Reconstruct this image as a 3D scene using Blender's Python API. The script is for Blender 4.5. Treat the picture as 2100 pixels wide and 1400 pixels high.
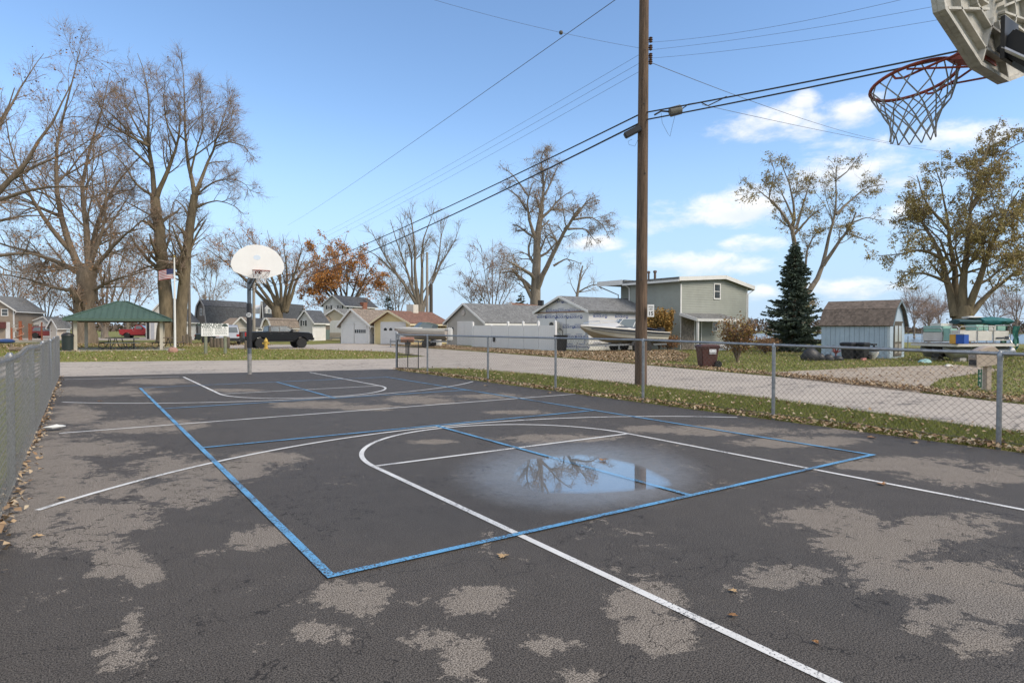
import bpy, bmesh, math, random
import numpy as np
from mathutils import Vector, Matrix
rnd = random.Random(7); rng = np.random.default_rng(11)
S = bpy.context.scene
for o in list(bpy.data.objects): bpy.data.objects.remove(o)
COLL = S.collection
R = math.radians
# ------------------------------------------------------------------ camera
CAM = np.array([-1.149, -3.457, 1.392]); YAW, PITCH, ROLL, F = .60277, -.01975, .002433, 1289.1
_f = np.array([math.sin(YAW)*math.cos(PITCH), math.cos(YAW)*math.cos(PITCH), math.sin(PITCH)])
_r0 = np.array([math.cos(YAW), -math.sin(YAW), 0.]); _u0 = np.cross(_r0, _f)
_r = _r0*math.cos(ROLL)+_u0*math.sin(ROLL); _u = -_r0*math.sin(ROLL)+_u0*math.cos(ROLL)
cd = bpy.data.cameras.new('camera'); cam = bpy.data.objects.new('camera', cd); COLL.objects.link(cam)
cd.sensor_width = 36; cd.lens = 36*F/2100; cd.clip_start = .05; cd.clip_end = 3000
cam.matrix_world = Matrix(((_r[0], _u[0], -_f[0], CAM[0]), (_r[1], _u[1], -_f[1], CAM[1]), (_r[2], _u[2], -_f[2], CAM[2]), (0, 0, 0, 1)))
S.camera = cam
S.render.resolution_x, S.render.resolution_y = 1024, 682
# ------------------------------------------------------------------ world and sun
SUN_AZ, SUN_EL = R(150), R(40)          # azimuth clockwise from +Y
w = bpy.data.worlds.new('World'); S.world = w; w.use_nodes = True
nt = w.node_tree; nt.nodes.clear()
def N(t, **k):
    n = nt.nodes.new(t)
    for a, b in k.items(): setattr(n, a, b)
    return n
def MT(op, a, b=None, c=None):
    n = N('ShaderNodeMath', operation=op)
    for i, v in enumerate((a, b, c)):
        if v is None: continue
        if isinstance(v, (int, float)): n.inputs[i].default_value = v
        else: nt.links.new(v, n.inputs[i])
    return n.outputs[0]
sky = N('ShaderNodeTexSky', sky_type='NISHITA'); sky.sun_disc = False
sky.sun_elevation = SUN_EL; sky.sun_rotation = SUN_AZ; sky.air_density = 1.0; sky.dust_density = .0; sky.ozone_density = 3.0
tc = N('ShaderNodeTexCoord'); sep = N('ShaderNodeSeparateXYZ'); nt.links.new(tc.outputs['Generated'], sep.inputs[0])
az = MT('ARCTAN2', sep.outputs[0], sep.outputs[1]); el = MT('ARCSINE', sep.outputs[2])
cmb = N('ShaderNodeCombineXYZ'); nt.links.new(MT('MULTIPLY', az, 1.0), cmb.inputs[0]); nt.links.new(MT('MULTIPLY', el, 2.0), cmb.inputs[1])
def noise(scale, detail, dist=0, vec=None):
    n = N('ShaderNodeTexNoise'); n.inputs['Scale'].default_value = scale; n.inputs['Detail'].default_value = detail
    n.inputs['Roughness'].default_value = .6; n.inputs['Distortion'].default_value = dist
    nt.links.new(vec or cmb.outputs[0], n.inputs['Vector']); return n.outputs['Fac']
n1 = noise(9, 8, .4); n2 = noise(26, 6, .3)
def azel(px, py):
    d = _f+_r*(px-1050)/F+_u*(700-py)/F; d = d/np.linalg.norm(d)
    return math.atan2(d[0], d[1]), math.asin(d[2])
CL = [(1585,255,120,38),(1755,228,66,28),(1790,335,210,60),(1650,205,34,14),(1950,285,120,32),(1440,440,175,30),
      (1540,415,75,34),(1820,448,80,24),(1410,540,180,20),(1545,500,70,14),(1745,592,95,14),(1562,602,36,12),(1220,500,50,9)]
blobs = []
for x, y, a, b in CL:
    A, E_ = azel(x, y); A2, _ = azel(x+a, y); _, E2 = azel(x, y-b); blobs.append((A, E_, abs(A2-A)+.006, abs(E2-E_)+.006))
fld = None; sh = None
for A, E_, a, b in blobs:
    dy = MT('DIVIDE', MT('SUBTRACT', el, E_), b)
    q = MT('ADD', MT('POWER', MT('ABSOLUTE', MT('DIVIDE', MT('SUBTRACT', az, A), a)), 2), MT('POWER', MT('ABSOLUTE', dy), 2))
    v = MT('SUBTRACT', 1.0, q); v = MT('MAXIMUM', v, -1.5)
    fld = v if fld is None else MT('MAXIMUM', fld, v)
    s_ = MT('MULTIPLY', MT('MAXIMUM', v, 0), dy)
    sh = s_ if sh is None else MT('ADD', sh, s_)
dt = N('ShaderNodeVectorMath', operation='DOT_PRODUCT'); nt.links.new(tc.outputs['Generated'], dt.inputs[0]); dt.inputs[1].default_value = tuple(_f)
rest = N('ShaderNodeMapRange', interpolation_type='SMOOTHSTEP'); nt.links.new(dt.outputs['Value'], rest.inputs[0])   # the broken cloud thickens overhead and behind, as the soft light shows
rest.inputs[1].default_value = .60; rest.inputs[2].default_value = .2; rest.inputs[3].default_value = -1.5; rest.inputs[4].default_value = 1.0
fld = MT('MAXIMUM', fld, rest.outputs[0])
den = MT('ADD', MT('MULTIPLY', fld, .42), MT('ADD', MT('MULTIPLY', MT('SUBTRACT', n1, .5), 2.0), MT('MULTIPLY', MT('SUBTRACT', n2, .5), .8)))
mr = N('ShaderNodeMapRange', interpolation_type='SMOOTHSTEP'); nt.links.new(den, mr.inputs[0])
mr.inputs[1].default_value = -.06; mr.inputs[2].default_value = .70; mr.inputs[3].default_value = 0; mr.inputs[4].default_value = .86
lit = N('ShaderNodeMapRange'); nt.links.new(MT('ADD', sh, MT('MULTIPLY', MT('SUBTRACT', n2, .5), .6)), lit.inputs[0])
lit.inputs[1].default_value = -.45; lit.inputs[2].default_value = .25
cr = N('ShaderNodeMix', data_type='RGBA'); nt.links.new(lit.outputs[0], cr.inputs[0])
cr.inputs[6].default_value = (4.5, 4.7, 4.95, 1); cr.inputs[7].default_value = (5.8, 5.65, 5.45, 1)
hs = N('ShaderNodeHueSaturation'); hs.inputs['Saturation'].default_value = 1.03; hs.inputs['Value'].default_value = 1.08
nt.links.new(sky.outputs[0], hs.inputs['Color'])
hz = N('ShaderNodeMapRange', interpolation_type='SMOOTHSTEP'); nt.links.new(el, hz.inputs[0]); hz.inputs[1].default_value = .34; hz.inputs[2].default_value = 0.; hz.inputs[3].default_value = 0.; hz.inputs[4].default_value = .9
hm = N('ShaderNodeMix', data_type='RGBA'); nt.links.new(hz.outputs[0], hm.inputs[0]); nt.links.new(hs.outputs[0], hm.inputs[6]); hm.inputs[7].default_value = (2.35, 3.3, 4.6, 1)
mx = N('ShaderNodeMix', data_type='RGBA'); nt.links.new(mr.outputs[0], mx.inputs[0]); nt.links.new(hm.outputs[2], mx.inputs[6]); nt.links.new(cr.outputs[2], mx.inputs[7])
bg = N('ShaderNodeBackground'); bg.inputs[1].default_value = .1; nt.links.new(mx.outputs[2], bg.inputs[0])
out = N('ShaderNodeOutputWorld'); nt.links.new(bg.outputs[0], out.inputs[0])
sl = bpy.data.lights.new('sun', 'SUN'); sun = bpy.data.objects.new('sun', sl); COLL.objects.link(sun)
sl.energy = 1.5; sl.angle = R(26); sl.color = (1, .88, .72)
sd = Vector((math.sin(SUN_AZ)*math.cos(SUN_EL), math.cos(SUN_AZ)*math.cos(SUN_EL), math.sin(SUN_EL)))
sun.rotation_euler = sd.to_track_quat('Z', 'Y').to_euler(); sun.location = (0, 0, 60)
S.view_settings.view_transform = 'Standard'; S.view_settings.look = 'None'; S.view_settings.gamma = 1; S.view_settings.exposure = 1.06
S.render.engine = 'CYCLES'
# ------------------------------------------------------------------ measuring helpers (photograph rows/columns -> places on the ground)
def ray(px, py): return _f+_r*(px-1050)/F+_u*(700-py)/F
def at(px, py, D): return CAM+ray(px, py)*D
def G(px, py, z=0.):
    d = ray(px, py); p = CAM+d*((z-CAM[2])/d[2]); return np.array([p[0], p[1], z])
def GD(px, D):                            # ground point in column px at forward distance D
    d = at(px, 700, D); return np.array([d[0], d[1], 0.])
def Hz(P, py):                            # height above P seen in row py
    d = np.array([P[0]-CAM[0], P[1]-CAM[1], 0.]); v = (700-py)/F
    return CAM[2]+(v*(d@_f)-d@_u)/(_u[2]-v*_f[2])
def COL(P, dr, px):                       # distance along dr from P at which column px is reached
    d = np.array([P[0]-CAM[0], P[1]-CAM[1], -CAM[2]]); h = (px-1050)/F; dr = np.array([dr[0], dr[1], 0.])
    return (h*(d@_f)-d@_r)/(dr@_r-h*(dr@_f))
# ------------------------------------------------------------------ materials
MATS = {}
def mat(name, col, rough=.65, var=.12, vs=3., bump=0., bs=40., metal=0., spec=.5, coat=0., stretch=None, vs2=None, world=False):
    if name in MATS: return MATS[name]
    m = bpy.data.materials.new(name); m.use_nodes = True; t = m.node_tree; p = t.nodes['Principled BSDF']
    p.inputs['Roughness'].default_value = rough; p.inputs['Metallic'].default_value = metal; p.inputs['Specular IOR Level'].default_value = spec
    p.inputs['Coat Weight'].default_value = coat; p.inputs['Coat Roughness'].default_value = .08
    p.inputs['Base Color'].default_value = (*col, 1)
    c = t.nodes.new('ShaderNodeTexCoord'); vec = c.outputs['Object']
    if world:
        g = t.nodes.new('ShaderNodeNewGeometry'); vec = g.outputs['Position']
    if stretch:
        mp = t.nodes.new('ShaderNodeMapping'); mp.inputs['Scale'].default_value = stretch; t.links.new(vec, mp.inputs[0]); vec = mp.outputs[0]
    if var:
        n = t.nodes.new('ShaderNodeTexNoise'); n.inputs['Scale'].default_value = vs; n.inputs['Detail'].default_value = 8; n.inputs['Roughness'].default_value = .7
        t.links.new(vec, n.inputs['Vector'])
        mr_ = t.nodes.new('ShaderNodeMapRange'); mr_.inputs[1].default_value = .25; mr_.inputs[2].default_value = .75
        mr_.inputs[3].default_value = 1-var*1.6; mr_.inputs[4].default_value = 1+var
        t.links.new(n.outputs['Fac'], mr_.inputs[0])
        x = t.nodes.new('ShaderNodeMix'); x.data_type = 'RGBA'; x.blend_type = 'MULTIPLY'; x.inputs[0].default_value = 1; x.inputs[6].default_value = (*col, 1)
        t.links.new(mr_.outputs[0], x.inputs[7]); t.links.new(x.outputs[2], p.inputs['Base Color'])
    if bump:
        n = t.nodes.new('ShaderNodeTexNoise'); n.inputs['Scale'].default_value = bs; n.inputs['Detail'].default_value = 5
        t.links.new(vec, n.inputs['Vector'])
        b = t.nodes.new('ShaderNodeBump'); b.inputs['Strength'].default_value = bump; b.inputs['Distance'].default_value = .02
        t.links.new(n.outputs['Fac'], b.inputs['Height']); t.links.new(b.outputs[0], p.inputs['Normal'])
    MATS[name] = m; return m
def shingle(name, col):
    if name in MATS: return MATS[name]
    m = mat(name, col, .9, 0)
    t = m.node_tree; p = t.nodes['Principled BSDF']; c = t.nodes.new('ShaderNodeTexCoord')
    mp = t.nodes.new('ShaderNodeMapping'); mp.inputs['Scale'].default_value = (1, 1, 1)
    t.links.new(c.outputs['Object'], mp.inputs[0])
    v = t.nodes.new('ShaderNodeTexVoronoi'); v.inputs['Scale'].default_value = 9.; v.inputs['Randomness'].default_value = .8; t.links.new(mp.outputs[0], v.inputs[0])
    n = t.nodes.new('ShaderNodeTexNoise'); n.inputs['Scale'].default_value = 2.2; n.inputs['Detail'].default_value = 8; t.links.new(mp.outputs[0], n.inputs[0])
    s = t.nodes.new('ShaderNodeSeparateColor'); t.links.new(v.outputs['Color'], s.inputs[0])
    a = t.nodes.new('ShaderNodeMath'); a.operation = 'MULTIPLY_ADD'; a.inputs[1].default_value = .55; a.inputs[2].default_value = .35; t.links.new(s.outputs[0], a.inputs[0])
    b = t.nodes.new('ShaderNodeMath'); b.operation = 'ADD'; t.links.new(a.outputs[0], b.inputs[0])
    n_ = t.nodes.new('ShaderNodeMath'); n_.operation = 'MULTIPLY'; n_.inputs[1].default_value = .75; t.links.new(n.outputs['Fac'], n_.inputs[0]); t.links.new(n_.outputs[0], b.inputs[1])
    x = t.nodes.new('ShaderNodeMix'); x.data_type = 'RGBA'; x.blend_type = 'MULTIPLY'; x.inputs[0].default_value = 1; x.inputs[6].default_value = (*col, 1)
    t.links.new(b.outputs[0], x.inputs[7]); t.links.new(x.outputs[2], p.inputs['Base Color'])
    bp = t.nodes.new('ShaderNodeBump'); bp.inputs['Strength'].default_value = .5; bp.inputs['Distance'].default_value = .02; t.links.new(s.outputs[0], bp.inputs['Height']); t.links.new(bp.outputs[0], p.inputs['Normal'])
    return m
WHITE = mat('white_trim', (.74, .73, .70), .5, .06, 2)
GLASS = mat('window_glass', (.035, .045, .05), .06, 0, spec=.8)
DARK = mat('dark_plastic', (.022, .022, .024), .5, .2, 6)
BLACK = mat('black_rubber', (.018, .018, .018), .85, .2, 8)
GALV = mat('galvanised_steel', (.33, .34, .35), .42, .25, 14, .15, 60, metal=.75)
WIRE = mat('weathered_wire', (.16, .15, .14), .6, .35, 30, metal=.4)
CABLE = mat('black_cable', (.03, .03, .033), .6, 0); WIREG = mat('grey_wire', (.10, .10, .11), .6, 0)
STEEL = mat('bare_steel', (.45, .45, .46), .35, .15, 10, metal=.8)
CHROME = mat('chrome', (.7, .7, .72), .15, 0, metal=1)
CONC = mat('concrete', (.42, .40, .37), .9, .15, 3, .3, 30)
RED_LENS = mat('red_lens', (.35, .015, .015), .2, 0)
WOOD = mat('weathered_wood', (.17, .135, .10), .85, .35, 4, .4, 30, stretch=(6, 6, .8))
# ------------------------------------------------------------------ mesh builder
class MB:
    def __init__(s): s.v = []; s.f = []
    def add(s, vs, fs):
        b = len(s.v); s.v += [tuple(map(float, x)) for x in vs]; s.f += [tuple(b+i for i in f) for f in fs]; return s
    def box(s, x0, x1, y0, y1, z0, z1):
        return s.add([(x, y, z) for x in (x0, x1) for y in (y0, y1) for z in (z0, z1)], [(0,1,3,2),(4,6,7,5),(0,4,5,1),(2,3,7,6),(0,2,6,4),(1,5,7,3)])
    def bar(s, a, b, w_, h_, up=(0, 0, 1)):   # box along a->b
        a = Vector(a); b = Vector(b); d = (b-a).normalized(); u = Vector(up)
        if abs(d.dot(u)) > .99: u = Vector((1, 0, 0))
        x = d.cross(u).normalized()*w_/2; y = x.cross(d).normalized()*h_/2
        return s.add([a-x-y, a+x-y, a+x+y, a-x+y, b-x-y, b+x-y, b+x+y, b-x+y], [(0,1,2,3),(7,6,5,4),(0,4,5,1),(1,5,6,2),(2,6,7,3),(3,7,4,0)])
    def tube(s, pts, r, n=8, cap=True):
        pts = [Vector(p) for p in pts]; k = len(pts); rr = r if hasattr(r, '__len__') else [r]*k
        rings = []; u = None
        for i, p in enumerate(pts):
            d = (pts[min(i+1, k-1)]-pts[max(i-1, 0)]).normalized()
            if u is None: u = d.orthogonal().normalized()
            u = (u-d*u.dot(d)).normalized(); v = d.cross(u)
            rings.append([p+(u*math.cos(2*math.pi*j/n)+v*math.sin(2*math.pi*j/n))*rr[i] for j in range(n)])
        return s.loft(rings, cap)
    def loft(s, rings, cap=True, closed=True):
        n = len(rings[0]); vs = [p for r_ in rings for p in r_]; fs = []
        for i in range(len(rings)-1):
            for j in range(n if closed else n-1):
                a = i*n+j; b = i*n+(j+1) % n; fs.append((a, b, b+n, a+n))
        if cap: fs.append(tuple(range(n-1, -1, -1))); fs.append(tuple(range((len(rings)-1)*n, len(rings)*n)))
        return s.add(vs, fs)
    def lathe(s, prof, n=16, c=(0, 0, 0)):
        return s.loft([[(c[0]+r_*math.cos(2*math.pi*j/n), c[1]+r_*math.sin(2*math.pi*j/n), c[2]+z) for j in range(n)] for r_, z in prof])
    def prism(s, poly, f0, f1):                # poly of 2D points mapped through f0 / f1 to two faces
        n = len(poly); s.add([f0(*p) for p in poly]+[f1(*p) for p in poly], [tuple(range(n-1, -1, -1)), tuple(range(n, 2*n))]+[(i, (i+1) % n, n+(i+1) % n, n+i) for i in range(n)]); return s
    def xz(s, poly, y0, y1): return s.prism(poly, lambda x, z: (x, y0, z), lambda x, z: (x, y1, z))
    def build(s, name, m, parent=None, smooth=False, bevel=0, angle=35):
        me = bpy.data.meshes.new(name); me.from_pydata(s.v, [], s.f); bm = bmesh.new(); bm.from_mesh(me)
        bmesh.ops.recalc_face_normals(bm, faces=bm.faces)
        if bevel:
            ed = [e for e in bm.edges if len(e.link_faces) == 2 and e.calc_face_angle(0) > .5]
            bmesh.ops.bevel(bm, geom=ed, offset=bevel, segments=2, affect='EDGES', clamp_overlap=True)
        if smooth:
            for f_ in bm.faces: f_.smooth = True
            for e in bm.edges:
                if len(e.link_faces) == 2 and e.calc_face_angle(0) > R(angle): e.smooth = False
        bm.to_mesh(me); bm.free()
        return link(name, me, m, parent)
def link(name, me, m, parent=None):
    o = bpy.data.objects.new(name, me); COLL.objects.link(o)
    if m is not None: me.materials.append(m)
    if parent is not None: o.parent = parent
    return o
def tag(o, label, cat, group=None):
    o['label'] = label; o['category'] = cat
    if group: o['group'] = group
    return o
def kind(o, k): o['kind'] = k; return o
def thing(name, label, cat, loc=(0, 0, 0), rz=0., group=None):
    o = bpy.data.objects.new(name, None); COLL.objects.link(o); o.location = tuple(loc); o.rotation_euler = (0, 0, rz); o.empty_display_size = .2
    return tag(o, label, cat, group)
def dup(o, loc, rz=None, label=None, parent=None):
    c = o.copy(); COLL.objects.link(c)
    if parent is None:
        c.location = tuple(loc)
        if rz is not None: c.rotation_euler = (0, 0, rz)
        if label: c['label'] = label
    else: c.parent = parent
    for ch in list(o.children): dup(ch, None, parent=c)
    return c
def np_mesh(name, V, Fq, m, parent=None, smooth=True, uni=4):
    me = bpy.data.meshes.new(name); V = np.asarray(V, np.float32); Fq = np.asarray(Fq, np.int32)
    me.vertices.add(len(V)); me.vertices.foreach_set('co', V.ravel())
    me.loops.add(Fq.size); me.loops.foreach_set('vertex_index', Fq.ravel())
    me.polygons.add(len(Fq)); me.polygons.foreach_set('loop_start', np.arange(len(Fq), dtype=np.int32)*Fq.shape[1])
    if smooth: me.polygons.foreach_set('use_smooth', np.ones(len(Fq), bool))
    me.update(calc_edges=True); me.validate()
    return link(name, me, m, parent)
_TX = {}
def text(s, size, m, parent, pos, xdir, zdir, name='lettering', align='CENTER', bold=0.):
    key = (s, align, bold)
    if key not in _TX:
        c = bpy.data.curves.new('t', 'FONT'); c.body = s; c.align_x = align; c.align_y = 'CENTER'; c.resolution_u = 2; c.offset = bold
        o = bpy.data.objects.new('t', c); COLL.objects.link(o); bpy.context.view_layer.update()
        me = bpy.data.meshes.new_from_object(o.evaluated_get(bpy.context.evaluated_depsgraph_get())); bpy.data.objects.remove(o)
        me.materials.clear(); _TX[key] = me
    me = _TX[key].copy(); me.name = name; o = link(name, me, m, parent)
    x = Vector(xdir).normalized(); y = Vector(zdir).normalized(); z = x.cross(y)
    o.matrix_local = Matrix(((x[0]*size, y[0]*size, z[0]*size, pos[0]), (x[1]*size, y[1]*size, z[1]*size, pos[1]), (x[2]*size, y[2]*size, z[2]*size, pos[2]), (0, 0, 0, 1)))
    return o
# ================================================================== the setting
def gmat(name, cols, scales, rough=.95, bump=.5, bs=25):
    m = bpy.data.materials.new(name); m.use_nodes = True; t = m.node_tree; p = t.nodes['Principled BSDF']; p.inputs['Roughness'].default_value = rough; p.inputs['Specular IOR Level'].default_value = .2
    g = t.nodes.new('ShaderNodeNewGeometry'); last = None
    for i, (c, sc) in enumerate(zip(cols, scales)):
        if last is None: last = c; continue
        n = t.nodes.new('ShaderNodeTexNoise'); n.inputs['Scale'].default_value = sc; n.inputs['Detail'].default_value = 9; n.inputs['Roughness'].default_value = .68
        t.links.new(g.outputs['Position'], n.inputs['Vector'])
        r_ = t.nodes.new('ShaderNodeMapRange'); r_.inputs[1].default_value = .42; r_.inputs[2].default_value = .62; t.links.new(n.outputs['Fac'], r_.inputs[0])
        x = t.nodes.new('ShaderNodeMix'); x.data_type = 'RGBA'; t.links.new(r_.outputs[0], x.inputs[0])
        if isinstance(last, tuple): x.inputs[6].default_value = (*last, 1)
        else: t.links.new(last, x.inputs[6])
        x.inputs[7].default_value = (*c, 1); last = x.outputs[2]
    if name == 'pale_road':
        for sc_, wd_, st_ in ((.32, .0035, (1, 1, 1)), (.5, .006, (.25, 1.6, 1))):
            mp = t.nodes.new('ShaderNodeMapping'); mp.inputs['Scale'].default_value = st_; mp.inputs['Rotation'].default_value = (0, 0, .25); t.links.new(g.outputs['Position'], mp.inputs[0])
            n = t.nodes.new('ShaderNodeTexNoise'); n.inputs['Scale'].default_value = sc_; n.inputs['Detail'].default_value = 7; t.links.new(mp.outputs[0], n.inputs['Vector'])
            q = t.nodes.new('ShaderNodeMath'); q.operation = 'SUBTRACT'; q.inputs[1].default_value = .5; t.links.new(n.outputs['Fac'], q.inputs[0]); q2 = t.nodes.new('ShaderNodeMath'); q2.operation = 'ABSOLUTE'; t.links.new(q.outputs[0], q2.inputs[0])
            r_ = t.nodes.new('ShaderNodeMapRange'); r_.inputs[1].default_value = wd_*.4; r_.inputs[2].default_value = wd_; r_.inputs[3].default_value = .75; r_.inputs[4].default_value = 0; t.links.new(q2.outputs[0], r_.inputs[0])
            x = t.nodes.new('ShaderNodeMix'); x.data_type = 'RGBA'; t.links.new(r_.outputs[0], x.inputs[0]); t.links.new(last, x.inputs[6]); x.inputs[7].default_value = (.13, .12, .11, 1); last = x.outputs[2]
    t.links.new(last, p.inputs['Base Color'])
    n = t.nodes.new('ShaderNodeTexNoise'); n.inputs['Scale'].default_value = bs; n.inputs['Detail'].default_value = 6; t.links.new(g.outputs['Position'], n.inputs['Vector'])
    b = t.nodes.new('ShaderNodeBump'); b.inputs['Strength'].default_value = bump; b.inputs['Distance'].default_value = .03; t.links.new(n.outputs['Fac'], b.inputs['Height']); t.links.new(b.outputs[0], p.inputs['Normal'])
    MATS[name] = m; return m
GRASS = gmat('lawn', [(.17, .185, .042), (.22, .205, .065), (.30, .23, .10), (.14, .165, .036)], [0, .5, .22, 6.])
ROAD = gmat('pale_road', [(.44, .385, .325), (.40, .345, .29), (.33, .285, .245), (.48, .42, .355)], [0, 1.5, .35, 9.], .9, .25, 60)
DIRT = gmat('dirt', [(.24, .19, .145), (.19, .14, .10), (.30, .25, .20)], [0, 1.2, 4], .95, .6, 12)
GRAVEL = gmat('gravel', [(.38, .31, .24), (.30, .225, .155), (.42, .36, .29)], [0, .8, 6], .95, .7, 18)
def sheet(name, pts, z, m):
    me = bpy.data.meshes.new(name); bm = bmesh.new(); f_ = bm.faces.new([bm.verts.new((p[0], p[1], z)) for p in pts])
    bmesh.ops.triangulate(bm, faces=[f_]); bmesh.ops.recalc_face_normals(bm, faces=bm.faces)
    if sum(f.normal.z for f in bm.faces) < 0: bmesh.ops.reverse_faces(bm, faces=bm.faces)
    bm.to_mesh(me); bm.free(); return kind(link(name, me, m), 'structure')
sheet('ground', [(900*math.cos(a*math.pi/24), 900*math.sin(a*math.pi/24)) for a in range(48)], -.03, GRASS)
tip = G(874, 730)
road_pts = [(8.7, -9), (9.5, -.4), (10.45, 4.2), (10.5, 12.1), (10.1, 15.2), (9.3, 16.3), (7.8, 16.72), (-1.7, 18.72), (-60, 31), (-60, 48), (-.54, 27.9), (10.8, 24.0),
            tip, G(800, 721), G(640, 715.6), G(470, 715), G(470, 706), G(640, 706), G(700, 703.2), G(765, 702.6), (20.6, 49), (20.2, 45.7), (19, 28.4), (18, 18.4), (16, 7.4), (13.56, .83), (11.2, -9)]
sheet('road', road_pts, -.012, ROAD)
sheet('back_street', [G(-260, 697.5), G(400, 697), G(400, 691.5), G(-260, 691.5)], -.012, ROAD)
sheet('dirt_apron', [G(700, 702.9), G(765, 702.3), (20.8, 49), (20.4, 45.7), (23.5, 39), (26.2, 45), (27, 50), G(700, 698)], -.016, DIRT)
sheet('gravel_drive', [G(1660, 779), G(1560, 763), G(1790, 752), G(1960, 747), G(2060, 757), G(1930, 775), G(1880, 806)], -.016, GRAVEL)
# lake beyond the lawns with its far shore
lake = bpy.data.materials.new('lake_water'); lake.use_nodes = True; p = lake.node_tree.nodes['Principled BSDF']; p.inputs['Base Color'].default_value = (.12, .14, .15, 1); p.inputs['Roughness'].default_value = .25; p.inputs['IOR'].default_value = 1.33
sheet('lake_water', [GD(1500, 86), GD(2300, 60), GD(2900, 160), GD(2300, 230), GD(1500, 240)], -.02, lake)
# ------------------------------------------------------------------ the court
def blobfield(px, py, L):
    f_ = np.full(px.shape, -1.)
    for x, y, a, b in L: f_ = np.maximum(f_, 1-((px-x)/a)**2-((py-y)/b)**2)
    return f_
def project(V):
    d = V-CAM; z = np.maximum(d@_f, .05); return 1050+F*(d@_r)/z, 700-F*(d@_u)/z, (d@_f) > .2
DRY = [(270,1340,105,48),(270,1300,28,45),(710,1220,80,38),(985,1230,78,44),(640,1292,50,24),(692,1312,34,18),(900,1310,95,26),(950,1352,55,42),(1130,1320,80,26),(1330,1240,85,55),(1345,1292,85,48),(1190,1392,55,18),
 (1700,1060,130,24),(1800,1120,140,52),(1950,1080,125,28),(1620,1180,110,26),(1900,1180,210,42),(2050,1230,90,42),(1920,1260,64,22),(2000,1322,85,42),(1900,1290,60,14),
 (180,1100,110,26),(230,1060,95,42),(250,1150,65,38),(290,1172,34,32),(390,1010,105,28),(520,1110,64,22),(560,1095,44,22),(60,1050,60,60),(70,1110,44,34),(110,960,85,90),(200,1000,125,30),(430,960,155,30),(560,940,85,15),
 (200,920,120,20),(300,872,140,16),(200,803,150,10),(430,1133,20,8),(150,850,60,20),(1150,900,150,10),(1330,880,60,9),(1500,882,170,11),(1650,906,140,11),(1850,950,155,16),(2000,975,160,22),(1750,880,95,9),
 (650,830,100,8),(760,836,64,7),(870,820,85,9),(1000,812,64,6),(330,782,80,6),(1060,845,70,5),(480,800,60,4),(880,905,60,5)]
xs = np.arange(-1.72, 7.73, .07); ys = np.arange(-7, 19.0, .09)
X, Y = np.meshgrid(xs, ys); lim = 18.72-.2125*(X+1.7); Y = np.minimum(Y, lim)
V = np.stack([X.ravel(), Y.ravel(), np.zeros(X.size)], 1); nx, ny = len(xs), len(ys)
i = (np.arange(ny-1)[:, None]*nx+np.arange(nx-1)[None]).ravel(); Q = np.stack([i, i+1, i+nx+1, i+nx], 1)
y_ok = (Y.ravel()[Q].max(1)-Y.ravel()[Q].min(1)) > 1e-4
court = kind(np_mesh('court_pavement', V, Q[y_ok], None), 'structure')
PX, PY, vis = project(V)
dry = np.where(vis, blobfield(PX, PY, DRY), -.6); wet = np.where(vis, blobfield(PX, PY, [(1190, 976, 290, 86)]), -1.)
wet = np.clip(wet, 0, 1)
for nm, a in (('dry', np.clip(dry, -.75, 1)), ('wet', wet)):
    at_ = court.data.attributes.new(nm, 'FLOAT', 'POINT'); at_.data.foreach_set('value', a.astype(np.float32))
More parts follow.
